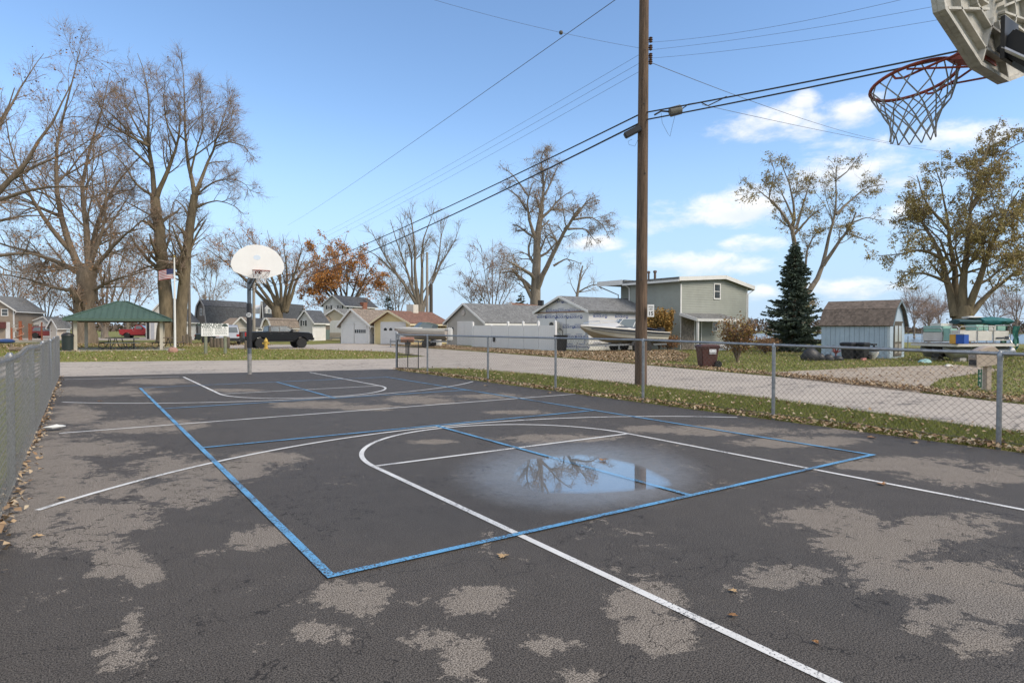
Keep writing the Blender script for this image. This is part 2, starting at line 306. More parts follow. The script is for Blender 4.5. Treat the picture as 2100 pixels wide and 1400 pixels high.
def asphalt():
    m = bpy.data.materials.new('court_asphalt'); m.use_nodes = True; t = m.node_tree; p = t.nodes['Principled BSDF']; L = t.links.new
    g = t.nodes.new('ShaderNodeNewGeometry'); P = g.outputs['Position']
    def nz(sc, de=4, ro=.6, di=0):
        n = t.nodes.new('ShaderNodeTexNoise'); n.inputs['Scale'].default_value = sc; n.inputs['Detail'].default_value = de; n.inputs['Roughness'].default_value = ro; n.inputs['Distortion'].default_value = di; L(P, n.inputs['Vector']); return n.outputs['Fac']
    def mth(op, a, b):
        n = t.nodes.new('ShaderNodeMath'); n.operation = op
        for k, v in enumerate((a, b)):
            if isinstance(v, (int, float)): n.inputs[k].default_value = v
            else: L(v, n.inputs[k])
        return n.outputs[0]
    def rngm(v, a, b, c=0., d=1., smooth=False):
        n = t.nodes.new('ShaderNodeMapRange'); n.inputs[1].default_value = a; n.inputs[2].default_value = b; n.inputs[3].default_value = c; n.inputs[4].default_value = d
        if smooth: n.interpolation_type = 'SMOOTHSTEP'
        L(v, n.inputs[0]); return n.outputs[0]
    def mixc(f_, a, b):
        x = t.nodes.new('ShaderNodeMix'); x.data_type = 'RGBA'
        for k, v in ((0, f_), (6, a), (7, b)):
            if isinstance(v, (int, float)): x.inputs[k].default_value = v
            elif isinstance(v, tuple): x.inputs[k].default_value = (*v, 1)
            else: L(v, x.inputs[k])
        return x.outputs[2]
    a1 = t.nodes.new('ShaderNodeAttribute'); a1.attribute_name = 'dry'; a2 = t.nodes.new('ShaderNodeAttribute'); a2.attribute_name = 'wet'
    big = nz(1.5, 9, .74, .9); fine = nz(110, 2, .6); agg = nz(34, 5, .8); rag = nz(11, 6, .75, .6); stone = nz(140, 2, .9); mid = nz(5, 6, .6)
    d = mth('ADD', mth('MULTIPLY', a1.outputs['Fac'], .44), mth('ADD', mth('MULTIPLY', mth('SUBTRACT', big, .5), 2.5), mth('ADD', mth('MULTIPLY', mth('SUBTRACT', agg, .5), .55), mth('MULTIPLY', mth('SUBTRACT', rag, .5), 1.7))))
    dryf = rngm(d, .07, .12)
    damp = mixc(mid, (.064, .056, .0485), (.098, .086, .074)); dryc = mixc(mid, (.170, .148, .125), (.225, .196, .166))
    c = mixc(dryf, damp, dryc); c = mixc(mth('MULTIPLY', rngm(mth('ADD', a2.outputs['Fac'], mth('MULTIPLY', mth('SUBTRACT', mth('ADD', mth('MULTIPLY', big, .6), mth('MULTIPLY', rag, .4)), .5), mth('MULTIPLY', rngm(a2.outputs['Fac'], 0, .15), 1.3))), .05, .95, 0, 1, True), .6), c, (.23, .215, .195))  # pale silt film, lightened further to stand in for a white sky reflection
    sp = mth('ADD', mth('MULTIPLY', rngm(stone, .43, .57, .08, 2.1), .8), mth('MULTIPLY', rngm(agg, .3, .7, .3, 1.8), .2))
    x = t.nodes.new('ShaderNodeMix'); x.data_type = 'RGBA'; x.blend_type = 'MULTIPLY'; x.inputs[0].default_value = 1.; L(c, x.inputs[6]); L(sp, x.inputs[7])
    crk = nz(.55, 6, .6, .3); cf = rngm(mth('ABSOLUTE', mth('SUBTRACT', crk, .5), 0), .0008, .0022, .7, 0); cc = mixc(cf, x.outputs[2], (.018, .016, .015))
    L(cc, p.inputs['Base Color'])
    wetf = rngm(mth('ADD', a2.outputs['Fac'], mth('MULTIPLY', mth('SUBTRACT', rag, .5), mth('MULTIPLY', a2.outputs['Fac'], .9))), .0, .9, 0, 1, True)
    ro = mth('SUBTRACT', rngm(dryf, 0, 1, .60, .92), mth('MULTIPLY', wetf, .32)); L(ro, p.inputs['Roughness'])
    L(mth('ADD', rngm(dryf, 0, 1, .10, .06), mth('MULTIPLY', wetf, .3)), p.inputs['Specular IOR Level'])
    b = t.nodes.new('ShaderNodeBump'); L(rngm(wetf, 0, .8, .42, .06), b.inputs['Strength']); b.inputs['Distance'].default_value = .005; L(mth('ADD', fine, stone), b.inputs['Height']); L(b.outputs[0], p.inputs['Normal'])
    MATS['asphalt'] = m; return m
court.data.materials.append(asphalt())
def paint(name, col, gap):
    m = mat(name, col, .6, .10, 6); t = m.node_tree; p = t.nodes['Principled BSDF']; g = t.nodes.new('ShaderNodeNewGeometry')
    n = t.nodes.new('ShaderNodeTexNoise'); n.inputs['Scale'].default_value = 75; n.inputs['Detail'].default_value = 6; n.inputs['Roughness'].default_value = .75; t.links.new(g.outputs['Position'], n.inputs['Vector'])
    n2_ = t.nodes.new('ShaderNodeTexNoise'); n2_.inputs['Scale'].default_value = 2.2; n2_.inputs['Detail'].default_value = 5; t.links.new(g.outputs['Position'], n2_.inputs['Vector'])
    ma = t.nodes.new('ShaderNodeMath'); ma.operation = 'MULTIPLY_ADD'; ma.inputs[1].default_value = .42; ma.inputs[2].default_value = -.21; t.links.new(n2_.outputs['Fac'], ma.inputs[0]); mb_ = t.nodes.new('ShaderNodeMath'); mb_.operation = 'ADD'; t.links.new(ma.outputs[0], mb_.inputs[0]); t.links.new(n.outputs['Fac'], mb_.inputs[1])
    r_ = t.nodes.new('ShaderNodeMapRange'); r_.inputs[1].default_value = gap; r_.inputs[2].default_value = gap+.05; t.links.new(mb_.outputs[0], r_.inputs[0])
    x = t.nodes.new('ShaderNodeMix'); x.data_type = 'RGBA'; src = p.inputs['Base Color'].links[0].from_socket
    t.links.new(r_.outputs[0], x.inputs[0]); x.inputs[6].default_value = (.06, .058, .06, 1); t.links.new(src, x.inputs[7]); t.links.new(x.outputs[2], p.inputs['Base Color'])
    return m
WP = paint('white_paint', (.72, .70, .66), .385); BP = paint('blue_paint', (.13, .36, .60), .44)
def stripe(name, pts, m, z, w_=.052):
    pts = [np.array(p, float) for p in pts]; k = len(pts); L_, R_ = [], []
    for j, p in enumerate(pts):
        d = pts[min(j+1, k-1)]-pts[max(j-1, 0)]; d /= np.linalg.norm(d); n = np.array([-d[1], d[0]])*w_/2
        L_.append((*(p+n), z)); R_.append((*(p-n), z))
    b = MB(); b.add(L_+R_, [(k+j, k+j+1, j+1, j) for j in range(k-1)]); return b.build(name, m, court)
def arc(cx, cy, r_, a0, a1, n=40): return [(cx+r_*math.cos(a0+(a1-a0)*j/n), cy+r_*math.sin(a0+(a1-a0)*j/n)) for j in range(n+1)]
K0, K1, CX = 1.29, 4.87, 3.08; WZ, BZ = .004, .008
for yb, yf, s_ in ((-3.0, 2.55, 1), (16.65, 10.98, -1)):
    stripe('white_line', [(K0, yb), (K0, yf)]+[(CX-1.79*math.cos(t), yf+s_*1.79*math.sin(t)) for t in np.linspace(.05, math.pi-.05, 40)]+[(K1, yf), (K1, yb)], WP, WZ)
    stripe('white_line', [(K0+.03, yf), (K1-.03, yf)], WP, WZ)
    hy = -1.70 if s_ > 0 else 15.2; a0 = math.acos(4.42/6.17); stripe('white_line', [(CX+6.17*math.cos(t), hy+s_*6.17*math.sin(t)) for t in np.linspace(math.pi-a0+.02, a0+.02, 60)], WP, WZ+.002)
stripe('white_line', [(-1.38, 6.75), (7.6, 6.86)], WP, WZ); stripe('white_line', [(-1.5, 17.35), (1.2, 16.85)], WP, WZ)
for a, b in (((0, 0), (0, 13.41)), ((6.1, 0), (6.1, 13.41))): stripe('blue_line', [a, b], BP, BZ)
for y in (0, 4.57, 8.84, 13.41): stripe('blue_line', [(-.026, y), (6.126, y)], BP, BZ+.002)
for a, b in ((0, 4.57), (8.84, 13.41)): stripe('blue_line', [(3.05, a), (3.05, b)], BP, BZ+.001)
# puddle
PUD = [(1050,985),(1058,962),(1085,944),(1128,937),(1195,934),(1250,941),(1300,952),(1340,968),(1372,986),(1378,998),(1335,1006),(1275,1011),(1200,1015),(1120,1014),(1072,1004)]
pp = np.array([G(x, y)[:2] for x, y in PUD]); pc = pp.mean(0); k = len(pp); vs = [(*pc, .013)]; at_ = [1.]
for s_, a in ((.72, 1.), (.96, .42), (1.1, -.35)):
    for q in pp: vs.append((*(pc+(q-pc)*s_), .013)); at_.append(a)
b = MB(); b.add(vs, [(0, 1+j, 1+(j+1) % k) for j in range(k)]+[(1+r_*k+j, 1+(r_+1)*k+j, 1+(r_+1)*k+(j+1) % k, 1+r_*k+(j+1) % k) for r_ in (0, 1) for j in range(k)])
pm = bpy.data.materials.new('puddle_water'); pm.use_nodes = True; t = pm.node_tree; t.nodes.remove(t.nodes['Principled BSDF'])
fr = t.nodes.new('ShaderNodeFresnel'); fr.inputs[0].default_value = 1.38; gl = t.nodes.new('ShaderNodeBsdfGlossy'); gl.inputs['Roughness'].default_value = .015; tr = t.nodes.new('ShaderNodeBsdfTransparent')
ga = t.nodes.new('ShaderNodeAttribute'); ga.attribute_name = 'depth'; gg = t.nodes.new('ShaderNodeNewGeometry'); gn = t.nodes.new('ShaderNodeTexNoise'); gn.inputs['Scale'].default_value = 3.5; gn.inputs['Detail'].default_value = 8; gn.inputs['Roughness'].default_value = .7; t.links.new(gg.outputs['Position'], gn.inputs['Vector'])
ad = t.nodes.new('ShaderNodeMath'); ad.operation = 'MULTIPLY_ADD'; ad.inputs[1].default_value = .5; t.links.new(gn.outputs['Fac'], ad.inputs[0]); t.links.new(ga.outputs['Fac'], ad.inputs[2])
r_ = t.nodes.new('ShaderNodeMapRange'); r_.inputs[1].default_value = .35; r_.inputs[2].default_value = .95; t.links.new(ad.outputs[0], r_.inputs[0])
mu = t.nodes.new('ShaderNodeMath'); mu.operation = 'MULTIPLY'; t.links.new(r_.outputs[0], mu.inputs[0]); t.links.new(fr.outputs[0], mu.inputs[1])
sc = t.nodes.new('ShaderNodeMath'); sc.operation = 'MULTIPLY'; sc.use_clamp = True; sc.inputs[1].default_value = 1.9; bf = t.nodes.new('ShaderNodeMath'); bf.operation = 'SUBTRACT'; bf.inputs[0].default_value = 1; t.links.new(gg.outputs['Backfacing'], bf.inputs[1]); bm_ = t.nodes.new('ShaderNodeMath'); bm_.operation = 'MULTIPLY'; t.links.new(mu.outputs[0], bm_.inputs[0]); t.links.new(bf.outputs[0], bm_.inputs[1]); t.links.new(bm_.outputs[0], sc.inputs[0])
ms = t.nodes.new('ShaderNodeMixShader'); t.links.new(sc.outputs[0], ms.inputs[0]); t.links.new(tr.outputs[0], ms.inputs[1]); t.links.new(gl.outputs[0], ms.inputs[2]); t.links.new(ms.outputs[0], t.nodes['Material Output'].inputs[0])
pud = b.build('puddle_water', pm); pud.data.attributes.new('depth', 'FLOAT', 'POINT').data.foreach_set('value', np.array(at_, np.float32)); kind(pud, 'structure')
# ------------------------------------------------------------------ grass blades and leaf litter
def inpoly(x, y, poly):
    c = np.zeros(len(x), bool); j = len(poly)-1
    for i in range(len(poly)):
        xi, yi = poly[i][:2]; xj, yj = poly[j][:2]
        c ^= ((yi > y) != (yj > y)) & (x < (xj-xi)*(y-yi)/(yj-yi+1e-12)+xi); j = i
    return c
def scatter(poly, n, avoid=()):
    P = np.array([q[:2] for q in poly]); lo, hi = P.min(0), P.max(0)
    xy = rng.uniform(lo, hi, (n*3, 2)); ok = inpoly(xy[:, 0], xy[:, 1], poly)
    for a in avoid: ok &= ~inpoly(xy[:, 0], xy[:, 1], a)
    return xy[ok][:n]
def island_mat(name, cols, rough=.8, trans=0.):
    if name in MATS: return MATS[name]
    m = bpy.data.materials.new(name); m.use_nodes = True; t = m.node_tree; p = t.nodes['Principled BSDF']; p.inputs['Roughness'].default_value = rough; p.inputs['Specular IOR Level'].default_value = .25
    g = t.nodes.new('ShaderNodeNewGeometry'); r_ = t.nodes.new('ShaderNodeValToRGB'); e = r_.color_ramp.elements
    while len(e) < len(cols): e.new(.5)
    for k, c in enumerate(cols): e[k].position = k/(len(cols)-1); e[k].color = (*c, 1)
    t.links.new(g.outputs['Random Per Island'], r_.inputs[0]); t.links.new(r_.outputs[0], p.inputs['Base Color'])
    MATS[name] = m; return m
BLADE = island_mat('grass_blades', [(.11, .145, .028), (.18, .21, .048), (.26, .25, .075), (.14, .18, .036), (.34, .29, .13)])
LEAF = island_mat('dry_leaves', [(.34, .22, .12), (.45, .33, .20), (.25, .15, .08), (.52, .43, .30), (.38, .26, .15), (.19, .12, .075)])
def blades(xy, h, wd, label):
    n = len(xy); a = rng.uniform(0, 2*np.pi, n); hh = h*rng.uniform(.5, 1.3, n); ln = rng.normal(0, .45, (n, 2))*hh[:, None]
    d = np.stack([np.cos(a), np.sin(a)], 1)*wd/2; z0 = np.full((n, 1), -.035)
    V = np.stack([np.hstack([xy-d, z0]), np.hstack([xy+d, z0]), np.hstack([xy+ln, hh[:, None]-.03])], 1).reshape(-1, 3)
    o = np_mesh('grass', V, np.arange(3*n).reshape(-1, 3), BLADE, smooth=False); kind(o, 'stuff'); tag(o, label, 'grass'); return o
def leaves(xy, s_, label, z=0., zj=.02, name='leaf_litter', m=None):
    n = len(xy); a = rng.uniform(0, 2*np.pi, n); s = s_*rng.uniform(.6, 1.35, n); tl = rng.normal(0, .35, (n, 2)); fo = rng.uniform(-.1, .45, n)
    zb = z+rng.uniform(0, zj, n)+.012
    U = np.stack([np.cos(a), np.sin(a), tl[:, 0]], 1)*s[:, None]; W_ = np.stack([-np.sin(a), np.cos(a), tl[:, 1]], 1)*s[:, None]*.42; C_ = np.hstack([xy, zb[:, None]]); up = np.zeros((n, 3)); up[:, 2] = fo*s
    V = np.stack([C_-U*.5, C_+W_+up, C_+U*.55, C_-W_+up], 1); V[:, :, 2] = np.maximum(V[:, :, 2], z+.006); V = V.reshape(-1, 3); i = np.arange(n)*4
    T = np.concatenate([np.stack([i, i+1, i+2], 1), np.stack([i, i+2, i+3], 1)])
    o = np_mesh(name, V, T, m or LEAF, smooth=False); kind(o, 'stuff'); tag(o, label, 'leaves'); return o
verge = [(7.78, -6), (9.1, -6), (9.45, -.4), (10.4, 4.2), (10.45, 12.1), (10.05, 15.2), (9.25, 16.2), (8.0, 16.5)]
vxy = scatter(verge, 120000); blades(vxy[vxy[:, 1] < 5][:52000], .075, .008, 'short green grass on the verge beside the court fence'); 
blades(vxy[vxy[:, 1] >= 5][:40000], .08, .012, 'green verge grass between the court fence and the side street, far end')
lawn = [(13.7, .8), (16.1, 7.4), (18.1, 18.4), (19.1, 28.4), (23, 38), (23.2, 26.8), (34, 25), (40, 30), (62, 12), (40, 2), (22, -6), (12.3, -6)]
GRV = [G(1660, 779), G(1560, 763), G(1790, 752), G(1960, 747), G(2060, 757), G(1930, 775), G(1880, 806)]
blades(scatter(lawn, 90000, [GRV]), .085, .022, 'green lawn in front of the sage house and blue shed')
island = [(-34, 40), (-.54, 28.0), (10.8, 24.1), tip, G(800, 720.5), G(640, 715), G(470, 714.5), (3, 60), (-8, 66), (-34, 66)]
blades(scatter(island, 90000), .075, .026, 'green park lawn around the picnic shelter')
def band(x0, x1, y0, y1, n): return np.stack([rng.normal((x0+x1)/2, (x1-x0)/3.2, n), rng.uniform(y0, y1, n)], 1)
leaves(band(7.64, 7.98, -5, 16.5, 3000), .058, 'brown dry leaves drifted along the foot of the street side fence', 0, .045)
leaves(np.concatenate([band(-1.68, -1.52, -2.5, 18.4, 460), band(-1.70, -1.58, .5, 9, 120)]), .05, 'brown dry leaves caught under the grey fence close beside the court', 0, .05)
leaves(scatter(verge, 1100), .055, 'yellow brown leaves scattered on the verge grass', 0, .05)
zone = [(18.1, 18.6), (19.1, 28.4), (20.2, 45.5), (24.6, 44), (23.0, 37.5), (23.0, 27), (31, 24.5), (26, 19), (20, 14.5)]
z1 = scatter(zone, 26000); leaves(z1, .085, 'orange brown leaves thick on the lawn by the white vinyl fence', 0, .06)
leaves(scatter(lawn, 6500, [zone]), .065, 'yellow leaves scattered over the lawn by the brown bin', 0, .06)
edge = []
for (a, b) in (((13.6, .8), (16.05, 7.4)), ((16.05, 7.4), (18.05, 18.4))):
    t_ = rng.uniform(0, 1, 2600)[:, None]; edge.append(np.array(a)*(1-t_)+np.array(b)*t_+np.stack([np.abs(rng.normal(.1, .55, 2600)), rng.normal(0, .2, 2600)], 1))
leaves(np.concatenate(edge), .07, 'brown leaves along the far kerb of the side street', 0, .04)
leaves(scatter(island, 10000), .075, 'pale yellow leaves scattered over the park lawn', 0, .06)
leaves(scatter([(-34, 50), (-10, 47), (12, 50), (12, 62), (-34, 66)], 12000), .10, 'brown leaves thick under the big park trees', 0, .06)
# single leaves lying on the court
LOBE = [(0, -.5), (.05, -.2), (.34, -.3), (.26, -.05), (.5, .12), (.22, .16), (.2, .38), (.07, .26), (0, .55), (-.07, .26), (-.2, .38), (-.22, .16), (-.5, .12), (-.26, -.05), (-.34, -.3), (-.05, -.2)]
LTAN = mat('leaf_tan', (.47, .32, .17), .8, .2, 30); LBRN = mat('leaf_brown', (.33, .17, .07), .8, .2, 30)
for k, (x, y, s_, m_, lb) in enumerate([(1032,1142,.085,LTAN,'curled tan leaf on the court in front of the blue baseline'),(1808,994,.095,LBRN,'brown leaf lying beside the long white key line'),(1503,1214,.055,LTAN,'small tan leaf on dark wet asphalt beside a dry patch'),
        (1503,1264,.05,LBRN,'tiny brown leaf near the thick white key line'),(1672,1319,.035,LBRN,'tiny orange leaf fragment on dark asphalt'),(78,1101,.08,LTAN,'pale leaf on the asphalt close to the grey fence'),(126,1023,.07,LTAN,'pale upright leaf beside the end of the three point line'),
        (996,791,.13,LTAN,'pale leaf on the asphalt beside the street side fence post'),(1787,898,.13,LBRN,'long brown leaf outside the blue sideline near the fence'),(1876,909,.11,LTAN,'tan leaf on dry asphalt near the fence corner'),(1236,947,.10,LBRN,'orange leaf standing at the rim of the puddle'),
        (1126,806,.12,LTAN,'tan leaf beside the end of the half court line'),(205,823,.09,LBRN,'brown leaf on dry asphalt near the far three point line')]):
    P = G(x, y); a = rnd.uniform(0, 6.28); b = MB(); n = len(LOBE); vs = [(0, 0, .015)]
    for (u, v) in LOBE: vs.append((s_*(u*math.cos(a)-v*math.sin(a)), s_*(u*math.sin(a)+v*math.cos(a)), .004+s_*.5*abs(u)*rnd.uniform(.3, 1)))
    b.add(vs, [(0, 1+j, 1+(j+1) % n) for j in range(n)]); o = b.build('fallen_leaf', m_); o.location = (P[0], P[1], .016 if k == 10 else .004); tag(o, lb, 'leaf', 'single leaves on the court')
# ------------------------------------------------------------------ chain-link fences
def chain(name, root, x, y0, y1, h, wav=0., d=.086, wr=.0021, z0=.04, m=None):
    n = int((y1-y0)/(d/2)); rows = int((h-z0)/(d/2)); pts = []
    j = np.arange(rows+1)
    base = np.arange(n)*d/2+y0
    # each wire zigzags up; neighbours interlock
    Z = z0+j*(h-z0)/rows
    PY_ = base[:, None]+np.where((j[None]+np.arange(n)[:, None]) % 2 == 0, 0, d/2)[:, :]
    keep = np.arange(0, n, 1)
    PY_ = PY_[keep[::2]] if False else PY_[::1]
    PY_ = PY_[np.arange(n) % 2 == 0]; PYb = base[np.arange(n) % 2 == 0][:, None]+np.where(j[None] % 2 == 0, d/2, d)
    PYa = base[np.arange(n) % 2 == 0][:, None]+np.where(j[None] % 2 == 0, d/2, 0)
    Pall = np.concatenate([PYa, PYb]); 
    off = wav*(np.sin(Pall*1.9)*.5+np.sin(Pall*.8+1)*.6)*(Z[None]/h)
    zz = np.broadcast_to(Z[None], Pall.shape)+wav*.5*np.sin(Pall*1.3)*(Z[None]/h)
    side = np.where((j[None] % 2 == 0), wr, -wr)*np.ones((len(Pall), 1))
    if not wav: zz = zz*np.interp(Pall, [-6.4, -.6, 2.35, 5.1, 16.6], np.array([1.05, 1.115, 1.15, 1.185, 1.19])/1.19)
    P = np.stack([x+off+side, Pall, zz], 2)
    tube_np(name, P, np.full(P.shape[:2], wr), 4, m or WIRE, root)
def tube_np(name, P, Rr, k, m, parent=None): return np_mesh(name, *tube_arr(P, Rr, k), m, parent)
def tube_arr(P, Rr, k):
    n, s, _ = P.shape; T = np.empty_like(P); T[:, 1:-1] = P[:, 2:]-P[:, :-2]; T[:, 0] = P[:, 1]-P[:, 0]; T[:, -1] = P[:, -1]-P[:, -2]
    T /= np.linalg.norm(T, axis=2, keepdims=True)+1e-9
    ch = np.abs(P[:, -1]-P[:, 0]).argmin(1); ref = np.zeros_like(T); ref[np.arange(n)[:, None], np.arange(s)[None], ch[:, None]] = 1
    U = np.cross(T, ref); U /= np.linalg.norm(U, axis=2, keepdims=True)+1e-9; W_ = np.cross(T, U)
    a = np.arange(k)*2*np.pi/k
    V = P[:, :, None]+(U[:, :, None]*np.cos(a)[None, None, :, None]+W_[:, :, None]*np.sin(a)[None, None, :, None])*Rr[:, :, None, None]
    idx = (np.arange(n)[:, None, None]*s+np.arange(s-1)[None, :, None])*k; j = np.arange(k)[None, None]
    A = idx+j; B = idx+(j+1) % k; Fq = np.stack([A, B, B+k, A+k], 3).reshape(-1, 4)
    return V.reshape(-1, 3), Fq
fr_ = thing('chain_link_fence', 'grey chain link fence with tubular top rail between court and verge', 'fence', (7.85, 0, 0))
FHY = lambda y: float(np.interp(y, [-6.4, -.6, 2.35, 5.1, 16.6], [1.05, 1.115, 1.15, 1.185, 1.19]))
posts = [16.62, 14.3, 10.75, 7.85, 5.13, 2.35, -.60, -3.5, -6.4]; FH = 1.19
for k, y in enumerate(posts):
    FH = FHY(y)
    b = MB(); r_ = .042 if k == 0 else .028; b.lathe([(r_, -.1), (r_, FH-.02 if k else FH+.05)], 10, (0, y, 0)); po = b.build('post', GALV, fr_, True)
    b = MB(); b.lathe([(r_+.006, 0), (r_+.006, .025), (r_*.6, .06), (.004, .07)], 10, (0, y, FH-.035 if k else FH+.04)); b.build('post_cap', GALV, po, True)
    for zz in (.25, .55, .85):
        b = MB(); b.lathe([(r_+.004, 0), (r_+.004, .02)], 8, (0, y, zz)); b.build('tie_band', GALV, po)
b = MB(); b.tube([(0, y, FHY(y)) for y in posts], .021, 10); FH = 1.19; b.build('top_rail', GALV, fr_, True)
b = MB(); b.tube([(0, 16.6, .07), (0, -6.4, .07)], .004, 6); b.build('tension_wire', WIRE, fr_)
chain('wire_mesh', fr_, 0.045, -6.4, 16.55, FH+.035); kind(fr_.children[-1], 'stuff')
# walk gate folded back beside the end post
g0 = G(815, 757); g1 = G(858, 759); gd = np.array(g1-g0); gl_ = float(np.linalg.norm(gd)); ga_ = math.atan2(gd[1], gd[0])
gt = thing('walk_gate', 'narrow dark wire walk gate standing open at the fence end post', 'gate', g0, ga_)
for xx in (0, gl_*.5, gl_): b = MB(); b.tube([(xx, 0, .05), (xx, 0, 1.0)], .016, 8); b.build('gate_stile', DARK, gt)
for zz in (.06, .5, 1.0): b = MB(); b.tube([(0, 0, zz), (gl_, 0, zz)], .013, 8); b.build('gate_rail', DARK, gt)
n_ = 2*int(gl_/.06); P = np.stack([np.stack([np.linspace(.02, gl_-.02, 14)[k]+np.where(np.arange(17) % 2 == k % 2, .02, -.02), np.zeros(17), np.linspace(.06, 1.0, 17)], 1) for k in range(14)])
kind(tube_np('wire_mesh', P, np.full(P.shape[:2], .0022), 4, WIRE, gt), 'stuff')
fl = thing('chain_link_fence', 'sagging grey chain link fence close beside the asphalt court', 'fence', (-1.62, 0, 0))
for k, y in enumerate([18.6, 15.6, 12.6, 9.6, 6.6, 3.6, .6, -2.4, -5.4]):
    b = MB(); b.lathe([(.03 if k else .04, -.1), (.03 if k else .04, 1.13)], 10, (-.035, y, 0)); po = b.build('post', GALV, fl, True)
    b = MB(); b.lathe([(.036, 0), (.036, .025), (.015, .055)], 10, (-.035, y, 1.12)); b.build('post_cap', GALV, po, True)
pts = [(-.03+.025*math.sin(y*1.9)*.5, y, 1.13+.012*math.sin(y*1.3)) for y in np.linspace(-5.4, 18.6, 80)]
b = MB(); b.tube(pts, .018, 8); b.build('top_rail', GALV, fl, True)
chain('wire_mesh', fl, 0.0, -5.4, 18.6, 1.18, .03, .09, .0017, m=mat('galvanised_wire', (.30, .295, .285), .5, .35, 30, metal=.6)); kind(fl.children[-1], 'stuff')
# small plastic bag by the fence
b = MB(); prng = random.Random(3); rings = []
for i in range(6):
    z = [0, .03, .06, .07, .05, .02][i]; rr = [.02, .10, .16, .17, .12, .03][i]; 
    rings.append([((i-2.5)*.05, rr*.4*math.cos(t*math.pi/5)*prng.uniform(.6, 1.2),   .03+.03*math.sin(t*math.pi/5)*prng.uniform(.4, 1.3)*(rr/.17)) for t in range(10)])
b.loft(rings); o = b.build('plastic_bag', mat('white_plastic_bag', (.7, .7, .66), .5, .1, 20), None, True); o.location = tuple(G(112, 882)+np.array([0, 0, .02])); tag(o, 'crumpled white plastic bag lying against the fence foot', 'bag')
